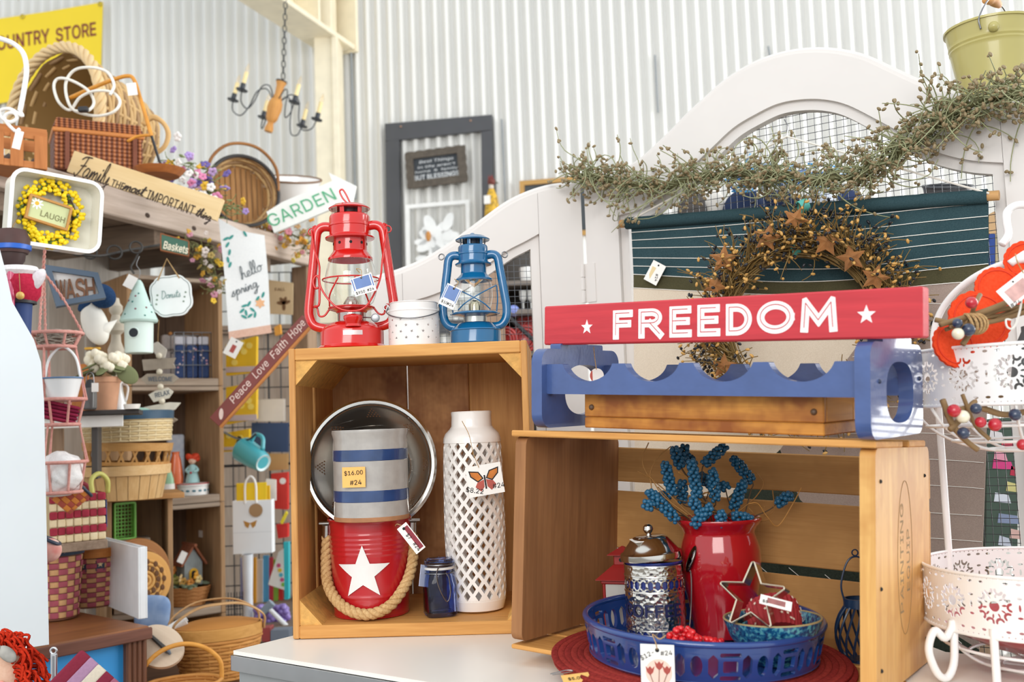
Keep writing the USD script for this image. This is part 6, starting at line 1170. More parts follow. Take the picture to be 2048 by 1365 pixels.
part(t, 'side_board', bx(w-.016, w, 0, d, 0, zz[0]-.002), CW); part(t, 'side_board', bx(0, .016, 0, d, 0, zz[0]-.002), CW); part(t, 'back_board', bx(.016, w-.016, d-.012, d, 0, zz[0]-.002), CWD); part(t, 'floor_board', bx(.016, w-.016, 0, d-.012, 0, .02), CWX)
def inshelf(k, px, y, dz=.0265):   # a spot on the floor of crate k, seen at picture column px, at depth y inside
    M = CRM_[k]; best = min(np.linspace(.02, w-.02, 120), key=lambda x: abs(projx(lp(M, x, y, dz))-px)); return lp(M, best, y, dz)
def projx(P): d_ = P-EYE; return 1024+FPX*(d_ @ RT)/(d_ @ FW)
price_tag('small cream label pinned inside the bottom crate of the stack', fr(at(424, 1016, 3.50), CSW-1.57, 0, .1), .045, .030, None, (), False) if False else None
# wire napkin basket
o = inshelf(2, 382, .12); M = fr(o, .45); s = 3.3/2000; t = thing('wire_basket', 'grey wire basket in the top crate holding folded navy napkins', 'basket', M); GWI = metal('8a8c90', .35)
W2, D2, H2 = .062, .05, .165
for z in (0, .05, .10, H2): part(t, 'wire', tube([(-W2, -D2, z), (W2, -D2, z), (W2, D2, z), (-W2, D2, z)], .0018, 5, True), GWI)
for k in range(5):
    x = -W2+k*W2/2
    for y in (-D2, D2): part(t, 'wire', tube([(x, y, 0), (x, y, H2)], .0014, 5), GWI)
for q in (-1, 1): part(t, 'wood_grip', mv(cyl(.006, -.014, .014, 12), (q*(W2+.008), 0, H2), R3(0, 1.57)), wood('c98a4a', '9c6430', 'x'))
for k in range(3):
    n = thing('napkin', ('navy flowered napkin at the left of the wire basket', 'navy flowered napkin in the middle of the wire basket', 'navy flowered napkin at the right of the wire basket')[k], 'napkin', M @ fr((-.04+.04*k, -.034, .004), .0)); NV = cloth('4a5c88', '3a4b74', 200)
    part(n, 'cloth', rbx(-.0185, .0185, 0, .022, 0, .118, .006, 8), NV); part(n, 'top_fold', rbx(-.0185, .0185, .004, .03, .119, .150, .006, 8), cloth('e6e6ee', 'd4d6e2', 200), 'white printed fold')
    for j in range(7): part(n, 'flower_print', prism(Point(-.012+.024*rnd.random(), .012+.095*rnd.random()).buffer(.0032, quad_segs=3), .0004, -.0006), paint('e0a8b4' if j % 2 else 'f0e0e0', .8))
t = thing('folded_napkins', 'stack of pale grey folded linens lying behind the wire basket', 'napkins', fr(inshelf(2, 352, .22), .45))
for k in range(3): part(t, 'fold', rbx(-.05, .05, 0, .05, k*.058, k*.058+.056, .01, 8), cloth('d8d2d0', 'c4bcba', 200))
# arrow tags
t = thing('arrow_tags', 'string of little grey and white wooden arrow signs hanging in front of the crate stack', 'hanging signs'); Ya = 2.95; s = Ya/2000
part(t, 'string', tube(catm([at(318, 640, Ya), at(316, 690, Ya), at(322, 760, Ya), at(325, 820, Ya), at(332, 880, Ya)], 5), .0012, 4), TWINE)
for nm, pts, c in (('heart_tag', [(306, 688), (316, 684), (334, 700), (330, 716), (318, 718), (308, 704)], 'd8cfc2'), ('arrow_board', [(285, 720), (352, 716), (346, 727), (352, 737), (288, 742)], 'b0a292'), ('arrow_board', [(282, 758), (295, 748), (346, 748), (358, 757), (346, 768), (294, 770)], 'b3a594'), ('arrow_board', [(298, 790), (312, 782), (336, 776), (347, 784), (338, 797), (308, 805)], 'efe8d8'), ('arrow_board', [(288, 815), (340, 805), (362, 806), (350, 820), (291, 833)], 'f2ecdc'), ('arrow_board', [(299, 842), (310, 835), (345, 834), (356, 840), (344, 848), (335, 858), (312, 852)], 'b9aa98')):
    Mz = fr(at(*pts[0], Ya)); q = pp(Mz, pts); v_ = prism(q.buffer(-.001).buffer(.001), .006); part(t, nm, mv(v_, Mz[:3, 3]-A([0, .004, 0])), paint(c, .8, .12, 40))
for px, py in ((318, 712), (319, 744), (321, 774), (324, 803), (327, 832), (332, 858)): part(t, 'bead', sph(6*s, at(px, py, Ya-.006), 2), paint('ece2cc', .6), smooth=True)
for (txt, pa, pb, hh) in (('WELCOME', (296, 763), (344, 763), 9), ('RELAX', (311, 796), (340, 789), 9), ('ENJOY', (310, 848), (343, 844), 8)):
    Mz = fr(at(*pa, Ya-.0045)); xb, zb = inplane(Mz, *pb); L = math.hypot(xb, zb); part(t, 'lettering', mv(text(txt, hh*s, .0006, True, width=L), Mz[:3, 3]+A([xb/2, 0, zb/2]), R3(0, 0, -math.atan2(zb, xb))), paint('6f7680', .8), smooth=False)
# ============================================================= LEFT: LOWER HALF
# white painted panel in the near left, and the table
WPM = fr(at(98, 1290, 1.98), .62); t = thing('painted_headboard', 'tall white painted wooden headboard with a curved shoulder, at the far left', 'headboard', WPM)
prf = pp(WPM, [(-160, 470), (-60, 470), (0, 500), (12, 545), (25, 605), (45, 640), (68, 680), (82, 725), (88, 800), (92, 1000), (98, 1290), (-160, 1330)]); part(t, 'board', prism(prf, .03), paint('dde4e8', .4, .03, 4)); e_ = A(prf.exterior.coords)
TZ = onz(300, 1255, .812); TBM = fr(onz(62, 1297, .812), .80)
yA = math.atan2(*( (onz(300, 1252, .812)-onz(62, 1297, .812))[[1, 0]])); TBM = fr(onz(62, 1297, .812), yA); TW = float(np.linalg.norm(onz(300, 1252, .812)-onz(62, 1297, .812)))
t = thing('side_table', 'dark wood side table with a bright blue painted front, lower left', 'table', TBM); DW = wood('9a6238', '6b3f26', 'x', .8, .4, .15); DWZ = wood('7d5038', '563424', 'z', 1.0, .5)
part(t, 'top', bx(-.30, TW, 0, .46, -.028, 0, .004), DW); part(t, 'edge_moulding', bx(-.30, TW+.004, -.006, 0, -.030, -.003, .003), wood('7d5040', '573428', 'x')); BLU = paint('2f8fd0', .5, .06, 6)
part(t, 'front_panel', bx(-.27, TW-.05, .025, .035, -.75, -.03), BLU); part(t, 'side_panel', bx(TW-.035, TW-.025, .05, .43, -.75, -.03), wood('7d5038', '563424', 'y'))
for x in (-.30, TW-.055): part(t, 'fluted_post', join([bx(x+.002, x+.053, .010, .06, -.81, -.029)]+[mv(cyl(.0045, -.80, -.03, 10), (x+.008+.0125*k, .010, 0)) for k in range(4)]), DWZ)
for x in (-.30, TW-.055): part(t, 'back_post', bx(x+.002, x+.053, .40, .45, -.81, -.029), DWZ)
def tp(px, py, dz=0): return onz(px, py, .8125+dz)
# star baskets
RWB = [paint('b45868', .7, .15, 60), paint('e4b47e', .7, .15, 60)]
def star_basket(label, px, py, R0, R1, H, ex, navyrim, Mr=None):
    o = tp(px, py); M = fr(o, .35); t = thing('star_basket', label, 'basket', M)
    rows = 10
    for i in range(rows):
        z = H*(.04+.80*i/rows); R_ = R0+(R1-R0)*z/H; hh = H*.80/rows; n_ = 18
        for k in range(n_):
            a0, a1 = (k-.02)*2*math.pi/n_, (k+1.02)*2*math.pi/n_; off = .0014 if (k+i) % 2 else -.0008
            part(t, 'splint', lathe([(R_+off, z), (R_+off+.0018, z+.001), (R_+off+.0018+(R1-R0)*hh/H, z+hh-.002), (R_+off+(R1-R0)*hh/H, z+hh-.001)], 3, a0=a0, a1=a1), RWB[0] if (k+i) % 2 else RWB[1], smooth=60)
    part(t, 'lining', lathe([(0, .002), (R0-.003, .002), (R1-.003, H*.95), (R1-.006, H*.95), (R0-.006, .006), (0, .006)], 40), paint('8a5a44', .8))
    rim = paint('35465c', .6) if navyrim else wood('d08a45', 'a8642c', 'x'); part(t, 'rim_band', lathe([(R1*.97, H*.85), (R1*.985+.004, H*.85), (R1+.004, H), (R1-.004, H)], 48), rim)
    for k in range(10):
        a = k*math.pi/5+.3; 
        if navyrim: part(t, 'star', mv(prism(star(.009), .001, -.001), ((R1+.0035)*math.sin(a), -(R1+.0035)*math.cos(a), H*.925), R3(a)), paint('f2ece0', .7), smooth=False)
        else:
            part(t, 'navy_patch', mv(bx(-.011, .011, -.0012, .0, -.016, .016, .0004), ((R1-.004)*math.sin(a), -(R1-.004)*math.cos(a), H*.74), R3(a)), paint('35465c', .6)); part(t, 'star', mv(prism(star(.008), .001, -.001), ((R1-.0025)*math.sin(a), -(R1-.0025)*math.cos(a), H*.74), R3(a)), paint('f0dca8', .7), smooth=False)
star_basket('tall red and tan woven basket, navy rim with white stars, on the side table', 112, 1238, .050, .062, .185, 1, True)
star_basket('orange-rimmed red and tan woven basket with navy star patches behind the tall one', 186, 1213, .056, .072, .155, 1, False)
pa_, pb_ = tp(197, 1206), tp(277, 1240); M = fr(pa_, math.atan2(pb_[1]-pa_[1], pb_[0]-pa_[0])); t = thing('white_box', 'open white box standing along the back right edge of the side table', 'box', M); WB = paint('eef1f3', .5); w_, d_, h_ = float(np.linalg.norm(pb_-pa_))+.05, .018, .172
part(t, 'front', bx(-.05, w_-.05, 0, .004, 0, h_), WB); part(t, 'back', bx(-.05, w_-.05, d_, d_+.004, 0, h_), WB); part(t, 'side', bx(w_-.054, w_-.05, .004, d_, 0, h_), WB); part(t, 'side', bx(-.05, -.046, .004, d_, 0, h_), WB); part(t, 'bottom', bx(-.046, w_-.054, .004, d_, 0, .004), WB)
# flag basket
Yf = 2.42; s = Yf/2000; FB = fr(at(100, 1090, Yf), .55, 0, -.02); t = thing('flag_basket', 'square cream and red striped woven basket with a navy star patch above the table', 'basket', FB)
CRB = [cloth('efdfbc', 'dec79c', 60), cloth('b04050', '94303f', 60)]; fw, fh = .126, .115
for i in range(6):
    z = i*fh/6
    for k in range(7):
        off = .002 if (i+k) % 2 else 0; part(t, 'splint', rbx(k*fw/7, (k+1)*fw/7-.0008, -off, .006, z, z+fh/6-.001, .0028, 6), CRB[i % 2])
    for k in range(4):
        off = .002 if (i+k) % 2 else 0; part(t, 'splint', rbx(fw-.006, fw+off, k*.028, k*.028+.027, z, z+fh/6-.001, .0028, 6), CRB[i % 2])
part(t, 'body', bx(.004, fw-.004, .004, .108, 0, fh-.004), paint('c9b48c', .8)); part(t, 'flag_patch', bx(fw+.0025, fw+.004, .004, .045, .028, .095, .0005), paint('2f4f98', .6))
for y, z in ((.014, .084), (.034, .086), (.026, .060)): part(t, 'star', mv(prism(star(.0085), .001, -.001), (fw+.0042, y, z), R3(math.pi/2)), paint('f4f0e6', .7), smooth=False)
part(t, 'handle', tube(catm([at(92, 1003, Yf)*0+A([.0, .05, fh]), A([.03, .05, fh+.03]), A([.085, .05, fh+.022]), A([.10, .05, fh-.002])], 6), .005, 7), paint('8f3040', .5), smooth=True)
part(t, 'loop_handle', tube(catm([A([.10, .02, fh-.004]), A([.10, .03, fh+.030]), A([.12, .04, fh+.044]), A([.14, .05, fh+.026]), A([.142, .06, fh-.006])], 6), .006, 8), paint('c8c468', .5), smooth=True)
TBK = fr(at(118, 1012, 2.36), .3, -.2, .75); t = thing('small_basket', 'little orange checked basket with a navy rim lying on the flag basket', 'basket', TBK)
CK = [paint('d9883a', .7), paint('b0503f', .7)]
for i in range(5):
    z = .012*i; R_ = .030+.0012*i
    for k in range(12): part(t, 'splint', lathe([(R_, z), (R_+.002, z+.001), (R_+.003, z+.011), (R_+.001, z+.012)], 2, a0=(k-.02)*math.pi/6, a1=(k+1.02)*math.pi/6), CK[(k+i) % 2], smooth=60)
part(t, 'navy_rim', ring(.037, .062, .004, 36, 7), paint('2f3a4c', .5), smooth=True); part(t, 'bottom', cyl(.030, 0, .003, 28), CK[0])
stb = thing('support_shelf', 'plain wooden shelf behind the white panel, carrying the flag basket', 'shelf', FB @ fr((0, 0, -.022))); part(stb, 'plank', bx(-.16, .128, -.01, .2, 0, .0215), OLDY); part(stb, 'leg', bx(-.15, -.11, .01, .05, -(at(100, 1090, Yf)[2]-.03), 0), OLDZ); part(stb, 'leg', bx(-.15, -.11, .14, .18, -(at(100, 1090, Yf)[2]-.03), 0), OLDZ)
HPB = fr(at(98, 1092, 2.2), .3); t = thing('red_pouch', 'little red and cream striped gathered pouch tucked between flag basket and star basket', 'pouch', HPB); part(t, 'bag', mv(sph(1, (0, 0, 0), 3), (0, 0, -.01), np.diag([.026, .02, .026])), cloth('d04a4a', 'eddccc', 30), smooth=True); part(t, 'navy_tie', mv(ring(.018, .012, .004, 24, 6), (0, 0, 0), R3(0, 0, .5)), paint('2f3a4c', .5))
# baskets in the middle
def bushel():
    s = 2.80/2000; o = at(252, 998, 2.80); M = fr(o); t = thing('bushel_basket', 'light wood bushel basket at the bottom of the basket stack', 'basket', M)
    n_ = 22; R0, R1, H = 66*s, 80*s, 66*s; LW = wood('e2bd86', 'c89a60', 'z', 1.2, .7, .2)
    for k in range(n_): part(t, 'stave', lathe([(R0, 0), (R0+.003, 0), (R1+.003, H), (R1, H)], 2, a0=k*2*math.pi/n_, a1=(k+.94)*2*math.pi/n_), LW, smooth=60)
    part(t, 'hoop', lathe([(R1+.001, H*.72), (R1+.006, H*.72), (R1+.008, H), (R1+.001, H)], 48), wood('ecca98', 'd8ae74', 'x', 1.0)); part(t, 'bottom', cyl(R0, 0, .004, 40), LW); part(t, 'lining', lathe([(R0-.002, .004), (R1-.002, H*.98), (R1-.004, H*.98), (R0-.004, .004)], 40), LW)
    return o, s, H
o, s, H = bushel()
M = fr(o+A([.004, 0, H+.0005]), .3, 0, .04); t = thing('open_weave_basket', 'tan open-weave splint basket, middle of the basket stack', 'basket', M); R_ = 78*s
LW = wood('d8a86a', 'b5803f', 'x', 1.0); h2 = 44*s
for z0, z1 in ((0, .010), (h2-.022, h2)): part(t, 'hoop', lathe([(R_-.003+z0*.15, z0), (R_+.002+z0*.15, z0), (R_+.002+z1*.15, z1), (R_-.003+z1*.15, z1)], 48), LW)
for k in range(40):
    a = k*math.pi/20; part(t, 'splint', tube([(R_*math.cos(a), R_*math.sin(a), .004), ((R_+.004)*math.cos(a+.16*(1 if k % 2 else -1)), (R_+.004)*math.sin(a+.16*(1 if k % 2 else -1)), h2-.012)], .0035, 4), LW)
part(t, 'bottom', cyl(R_-.002, 0, .004, 36), LW)
M2 = M @ fr((0, 0, h2+.001), 0, 0, -.05); t = thing('basket', 'cream fine-woven basket with a painted navy rim on top of the basket stack', 'basket', M2)
wicker(t, [((80+.35*i)*s, .004+.0064*i) for i in range(10)], .0038, [stem_mat('e6d2a8', 'cfae78'), stem_mat('dcc392', 'c09a62')], 30, wave=.01)
part(t, 'navy_rim', lathe([(82*s, .062), (87*s, .062), (88*s, .084), (83*s, .086)], 48), paint('2f5068', .5, .12, 40)); c_ = thing('folded_cloth', 'mint folded cloth peeking out of the navy rimmed basket', 'cloth', M2 @ fr((.03, -.01, .040))); part(c_, 'folds', mv(sph(1, (0, 0, 0), 3), (0, 0, .02), np.diag([.05, .04, .036])), cloth('b8dccc', 'a0cab8', 200), smooth=True)
# wooden side box with green basket
M = fr(at(213, 1245, 2.86), .42); s = 2.86/2000; hz_ = at(232, 1004, 2.86)[2]-at(213, 1245, 2.86)[2]; t = thing('wooden_cubby', 'upright brown wooden cubby under the basket stack, green basket inside', 'cubby', M); CWY = wood('c09a72', '8a6a4a', 'y', .9, .8)
for x in (0, .165): part(t, 'side_board', bx(x, x+.014, 0, .20, -.62, hz_), CW)
part(t, 'top_board', bx(-.03, .21, -.02, .20, hz_, hz_+.016), wood('cfa06a', 'a8743f', 'x')); part(t, 'back_board', bx(.014, .165, .19, .20, -.62, hz_), wood('b08a62', '866646', 'z')); part(t, 'shelf_board', bx(.014, .165, 0, .19, 0, .012), CWX)
g = thing('green_basket', 'bright green plastic lattice basket standing on end in the wooden cubby', 'basket', M @ fr((.022, .02, .2225), .25)); GR_ = paint('7fc25a', .4)
gw, gh = .062, .106
part(g, 'rim', prism(rrect(0, gw, 0, gh, .006).difference(rrect(.005, gw-.005, .005, gh-.005, .003)), .008), GR_)
for k in range(11): part(g, 'lattice_bar', bx(.004, gw-.004, .02, .022, .006+k*.0102, .006+k*.0102+.003, .0004), GR_)
for k in range(6): part(g, 'lattice_bar', bx(.006+k*.0095, .006+k*.0095+.003, .022, .024, .004, gh-.004, .0004), GR_)
for x in (.001, gw-.004): part(g, 'side_wall', bx(x, x+.003, .006, .024, .002, gh-.002), GR_)
st_ = thing('wood_block', 'wooden block in the cubby under the green basket', 'block', M @ fr((.02, .03, .0125))); part(st_, 'block', bx(0, .1, 0, .09, 0, .2095), CWX)
# trays
def lean_tray(label, px, py, Y, R_, mat, holes, yaw):
    M = fr(at(px, py, Y), yaw, -.12); t = thing('woven_tray', label, 'tray', M); D = np.array([[1, 0, 0], [0, 0, 1], [0, 1, 0]])
    for i in range(7): part(t, 'coil', mv(ring(R_*(.16+.14*i), .003*i*(i > 4), R_*.075, 48, 6), (0, 0, 0), D), mat, smooth=True)
    if holes:
        for k in range(26): part(t, 'gap', mv(sph(1, (0, 0, 0), 1), (R_*(.45+.22*(k % 2)+.0)*math.cos(k*.483), -R_*.075, R_*(.45+.22*(k % 2))*math.sin(k*.483)), np.diag([.006, .0015, .008])), paint('6a4526', .8))
    part(t, 'back', mv(cyl(R_*.98, .004, .007, 40), (0, 0, 0), D), mat)
lean_tray('round brown coiled rush tray leaning behind the white box', 280, 1145, 2.82, .088, stem_mat('a87242', '80502c'), False, .75)
lean_tray('round tan perforated woven tray leaning behind the white box', 291, 1162, 2.74, .074, stem_mat('d9a45c', 'b57c3a'), True, .75)
# birdhouse basket
o = inshelf(0, 377, .09); s = 3.35/2000; M = fr(o, .2); t = thing('gift_basket', 'small oval basket planted with silk sunflowers in the bottom crate', 'basket', M)
wicker(t, [(.052+.0022*i, .004+.0064*i) for i in range(10)], .0040, [stem_mat('c98f56', 'a86c3a'), stem_mat('b87c48', '93592f')], 20, ex=.7)
for k in range(26): part(t, 'filler_leaf', mv(sph(1, (0, 0, 0), 1), (.06*math.cos(k*2.4)*(.3+.7*rnd.random()), .045*math.sin(k*2.4), .066+.006*rnd.random()), R3(rnd.random()*6, rnd.random()-.5, rnd.random()-.5) @ np.diag([.020, .011, .005])), stem_mat('7d8a70', '59605a'), smooth=True)
for k, (x, y, z, c) in enumerate(((-.052, -.02, .105, '8aa050'), (-.035, -.03, .09, 'b8b060'), (-.012, -.038, .085, 'e8b860'), (.012, -.04, .082, 'd9913f'), (.038, -.03, .09, 'e8d090'), (-.045, -.03, .125, 'd98a3a'), (.03, -.04, .105, 'e0a030'), (-.02, -.045, .098, 'e8c890'))): part(t, 'silk_flower', blossom((x, y, z), .014, R3(.2*k, .2)), paint(c, .7), smooth=True)
b = thing('birdhouse', 'little grey birdhouse with a brown bark roof sitting in the sunflower basket', 'birdhouse', M @ fr((.004, .005, .070), .55)); GB_ = paint('98a0a0', .8, .15, 40)
part(b, 'walls', prism(Polygon([(-.032, 0), (.032, 0), (.032, .075), (0, .125), (-.032, .075)]), .06, -.03), GB_); BK = wood('a8684a', '7a452f', 'x', 1.0, .85)
for q in (-1, 1): part(b, 'roof_board', mv(bx(-.005, .078, -.040, .040, 0, .007), (0, 0, .130), (R3(0, 0, .98) if q > 0 else np.diag([-1, 1, 1]) @ R3(0, 0, .98)) if q > 0 else R3(math.pi) @ R3(0, 0, .98)), BK)
part(b, 'arched_door', prism(Polygon([(-.016, .012), (.016, .012), (.016, .042)]+[(.016*math.cos(a), .042+.016*math.sin(a)) for a in np.linspace(0, math.pi, 9)[1:-1]]+[(-.016, .042)]), .003, -.033), paint('e8b428', .6)); part(b, 'doorway', prism(Polygon([(-.008, .016), (.008, .016), (.008, .042)]+[(.008*math.cos(a), .042+.008*math.sin(a)) for a in np.linspace(0, math.pi, 7)[1:-1]]+[(-.008, .042)]), .002, -.0345), INK)
part(b, 'ridge_twig', tube([(-.0, -.05, .136), (0, .05, .138)], .006, 6), BK); part(b, 'roof_tag', mv(bx(-.012, .012, -.001, .001, -.02, .02, .0003), (-.045, -.041, .10), R3(0, 0, .5)), CARD)
price_tag('small cream label stuck to the side wall of the bottom crate', fr(lp(CRM_[0], .317, .16, .27), CSW-math.pi/2+math.pi*0, 0, 0), .032, .024, None, (), False)
# figurine on round box
o = inshelf(1, 386, .07); M = fr(o); t = thing('round_box', 'white round lidded box with a blue and red border in the middle crate', 'box', M); part(t, 'box', cyl(.053, 0, .030, 40), paint('f0efec', .4)); part(t, 'lid', lathe([(0, .031), (.055, .031), (.055, .036), (.05, .040), (0, .041)], 40), paint('f0efec', .4)); part(t, 'red_border', ring(.0535, .0385, .002, 44, 6), paint('c04a4a', .5))
for k in range(16): part(t, 'blue_leaf', mv(sph(1, (0, 0, 0), 1), (.0535*math.cos(k*.3927), .0535*math.sin(k*.3927), .015), R3(k*.3927) @ np.diag([.001, .007, .004])), paint('4a7a8a', .6))
f = thing('doll_figurine', 'red-haired doll figurine in a pale teal dress standing on the round box', 'figurine', M @ fr((0, 0, .042))); part(f, 'dress', lathe([(0, 0), (.024, 0), (.023, .01), (.014, .045), (.013, .055), (.008, .062), (0, .063)], 24), paint('a8d0d0', .5)); part(f, 'head', sph(.013, (0, 0, .075), 3), paint('f0cdb4', .5), smooth=True)
for k in range(16): a = k*.39; part(f, 'hair_curl', sph(.009, (.016*math.cos(a), .005+.008*math.sin(a), .080+.012*abs(math.sin(a*1.3))), 2), paint('d9431f', .6), smooth=True)
for q in (-1, 1): part(f, 'arm', tube(catm([(q*.010, 0, .055), (q*.020, -.006, .042), (q*.008, -.016, .036)], 5), .005, 8), paint('a8d0d0', .5), smooth=True); part(f, 'eye', sph(.0014, (q*.005, -.012, .077), 1), INK)
part(f, 'mouth', sph(.0015, (0, -.0125, .070), 1), paint('c0443a', .5)); part(f, 'nose', sph(.0014, (0, -.0132, .074), 1), paint('e8b49c', .5)); part(f, 'heart', sph(.004, (0, -.018, .034), 2), paint('c0323a', .5))
bt = thing('glass_bottle', 'slim pale green bottle beside the basket stack', 'bottle', fr(inshelf(1, 338, .03))); part(bt, 'bottle', lathe([(0, 0), (.016, 0), (.018, .01), (.015, .06), (.006, .09), (.006, .112), (0, .113)], 24), paint('9cc8a0', .25)); part(bt, 'label', lathe([(.0178, .018), (.0184, .019), (.0172, .045), (.0166, .044)], 24), CARD)
ob_ = thing('orange_vase', 'slender orange vase standing at the back of the middle crate', 'vase', fr(inshelf(1, 352, .10))); part(ob_, 'body', lathe([(0, 0), (.022, 0), (.026, .06), (.018, .12), (.012, .14), (.014, .15), (0, .15)], 28), enamel('e8703a', .3))
pc_ = thing('printed_cloth', 'pale blue printed cloth standing folded at the back of the middle crate', 'cloth', fr(inshelf(1, 352, .20), .4)); part(pc_, 'fold', rbx(-.03, .03, 0, .02, 0, .21, .008, 8), cloth('dde2ea', 'b8c4d8', 60))
# things above the small dark shelf
SSM, s = PX(155, 832, 2.50, .30); t = thing('small_shelf', 'small dark plank shelf with a white apron carrying the flower pot', 'shelf', SSM); (xe, _) = inplane(SSM, 280, 825)
part(t, 'plank', bx(-.09, xe, -.02, .13, 0, .012), wood('4a4542', '2e2a28', 'x')); part(t, 'apron', bx(-.09, xe*.72, .01, .022, -.030, -.0005), paint('f0eee8', .6)); part(t, 'bracket', bx(.03, .045, .022, .12, -.16, -.001), paint('4a4542', .7)); part(t, 'wall_post', bx(-.09, -.05, .13, .16, -.9, .05), OLDZ)
TPZ = lp(SSM, 0, 0, .0125)[2]
POT = fr(on(212, 2.57, TPZ)); t = thing('flower_pot', 'terracotta pot of cream silk roses with dusty leaves on the small shelf', 'potted plant', POT); s = 2.57/2000
part(t, 'pot', lathe([(0, 0), (20*s, 0), (27*s, 56*s), (29*s, 56*s), (30*s, 66*s), (27*s, 67*s), (24*s, 54*s), (0, 50*s)], 36), paint('cf9a78', .8, .1, 30)); LE = stem_mat('7a8058', '53573c')
for k in range(26):
    a = k*2.4; r = (16+22*rnd.random())*s; part(t, 'rose', join([mv(sph(1, (0, 0, 0), 2), (r*math.cos(a)+.004*math.cos(j*2.1), r*math.sin(a)*.7+.004*math.sin(j*2.1), (84+34*rnd.random() if j == 0 else 100)*s*0+(84+30*((k*7) % 10)/10)*s+.002*j), np.diag([.0105, .0105, .012])) for j in range(3)]), paint('efe6cf', .7, .06, 60), smooth=True, kind='stuff')
for k in range(16):
    a = k*.8; r = (26+16*rnd.random())*s; part(t, 'leaf', mv(sph(1, (0, 0, 0), 2), (r*math.cos(a), r*math.sin(a)*.8, (72+16*rnd.random())*s), R3(a, .2, .4) @ np.diag([.030, .013, .003])), LE, smooth=True)
part(t, 'leaf', mv(sph(1, (0, 0, 0), 2), (46*s, -.01, 70*s), R3(.3, 0, .7) @ np.diag([.03, .004, .022])), LE, smooth=True)
lb = thing('lantern_bottle', 'small dark glass lantern bottle with a wire handle beside the terracotta pot', 'lantern', fr(on(180, 2.49, TPZ))); part(lb, 'glass_body', rbx(-.014, .014, -.014, .014, 0, .058, .006, 10), paint('5c5a58', .15, .1, 30)); part(lb, 'cap', lathe([(0, .056), (.014, .056), (.010, .068), (.006, .076), (0, .077)], 20), BLACK); part(lb, 'handle', tube(catm([(-.010, 0, .068), (-.008, 0, .088), (0, 0, .094), (.008, 0, .088), (.010, 0, .068)], 5), .0012, 5), WIRE)
price_tag('white tag hanging on the dark lantern bottle', fr(on(190, 2.465, TPZ)+A([0, 0, .066]), .2), .016, .022, None, (), False)
pi = thing('pitcher', 'slim white ceramic pitcher right of the terracotta pot', 'pitcher', fr(on(236, 2.62, TPZ))); part(pi, 'body', lathe([(0, 0), (.018, 0), (.020, .02), (.013, .05), (.011, .068), (.015, .080), (.012, .080), (.008, .06), (0, .01)], 28), enamel('f2f2f0', .25)); part(pi, 'handle', tube(catm([(.012, 0, .07), (.026, 0, .06), (.022, 0, .03), (.018, 0, .024)], 5), .003, 7), enamel('f2f2f0', .25), smooth=True)
cn = thing('tealight', 'flat white tealight dish at the right end of the small shelf', 'candle', fr(on(264, 2.52, TPZ))); part(cn, 'dish', lathe([(0, 0), (.018, 0), (.021, .012), (.018, .012), (.016, .006), (0, .006)], 28), enamel('f0ece4', .3)); part(cn, 'wax', cyl(.0155, .004, .009, 24), paint('e8e0d0', .5)); part(cn, 'wick', cyl(.0008, .009, .013, 6), INK)
cb = thing('cutting_board', 'orange-brown wooden paddle board leaning behind the flower pot', 'cutting board', fr(on(166, 2.63, TPZ), .2, -.1)); part(cb, 'paddle', prism(Polygon([(-.035, 0), (.035, 0), (.038, .05), (.020, .075), (.008, .085), (.006, .125), (-.006, .125), (-.008, .085), (-.020, .075), (-.038, .05)]).buffer(.003), .012), wood('c87c38', '9c5a24', 'z'))
# ============================================================= NEAR THE FLOOR, LEFT
LTM = fr(onz(380, 1365, .62), .45); t = thing('low_bench', 'low dark wooden bench carrying the floor baskets between table and counter', 'bench', LTM); part(t, 'top', bx(-.12, .22, -.22, .30, -.03, 0), wood('6a4a36', '46301f', 'x')); 
for x in (-.11, .17):
    for y in (-.2, .26): part(t, 'leg', bx(x, x+.03, y, y+.03, -.62, -.03), wood('6a4a36', '46301f', 'z'))
def bt_(px, Y): return on(px, Y, .6205)
s = 2.72/2000; o = bt_(436, 2.66); M = fr(o, .5); t = thing('handled_basket', 'large honey brown oval basket with a double bentwood handle on the low bench', 'basket', M); HB = [stem_mat('c98f4c', 'a0682f'), stem_mat('b87e3f', '8f5826')]
wicker(t, [(.086+.0022*i, .005+.0088*i) for i in range(12)], .0058, HB, 26, ex=.72)
part(t, 'rim_band', mv(lathe([(.110, .108), (.116, .108), (.117, .136), (.111, .137)], 52), (0, 0, 0), np.diag([1, .72, 1])), wood('d9a35c', 'b5803c', 'x'))
part(t, 'lid', mv(lathe([(0, .150), (.07, .147), (.108, .138), (.108, .134), (0, .140)], 48), (0, 0, 0), np.diag([1, .72, 1])), stem_mat('b87e3f', '8f5826'))
for q in (-.025, .025): part(t, 'bent_handle', tube(catm([(-.115, q, .118), (-.112, q*1.3, .155), (-.06, q*1.6, .188), (0, q*1.8, .195), (.06, q*1.6, .188), (.112, q*1.3, .155), (.115, q, .118)], 7), .0075, 6, flat=.35), wood('d0a878', 'a87c4c', 'x', 1.0), smooth=True)
o = bt_(365, 2.42); t = thing('hoop_basket', 'shallow tan basket with a tall orange hoop handle in front of the handled basket', 'basket', fr(o, .35)); wicker(t, [(.07+.003*i, .005+.0072*i) for i in range(7)], .0048, HB, 22, ex=.8); part(t, 'hoop_handle', tube(catm([(-.09, 0, .045), (-.086, 0, .09), (-.05, 0, .125), (0, 0, .138), (.05, 0, .125), (.086, 0, .09), (.09, 0, .045)], 7), .0055, 8), wood('e8a850', 'c07f30', 'x'), smooth=True)
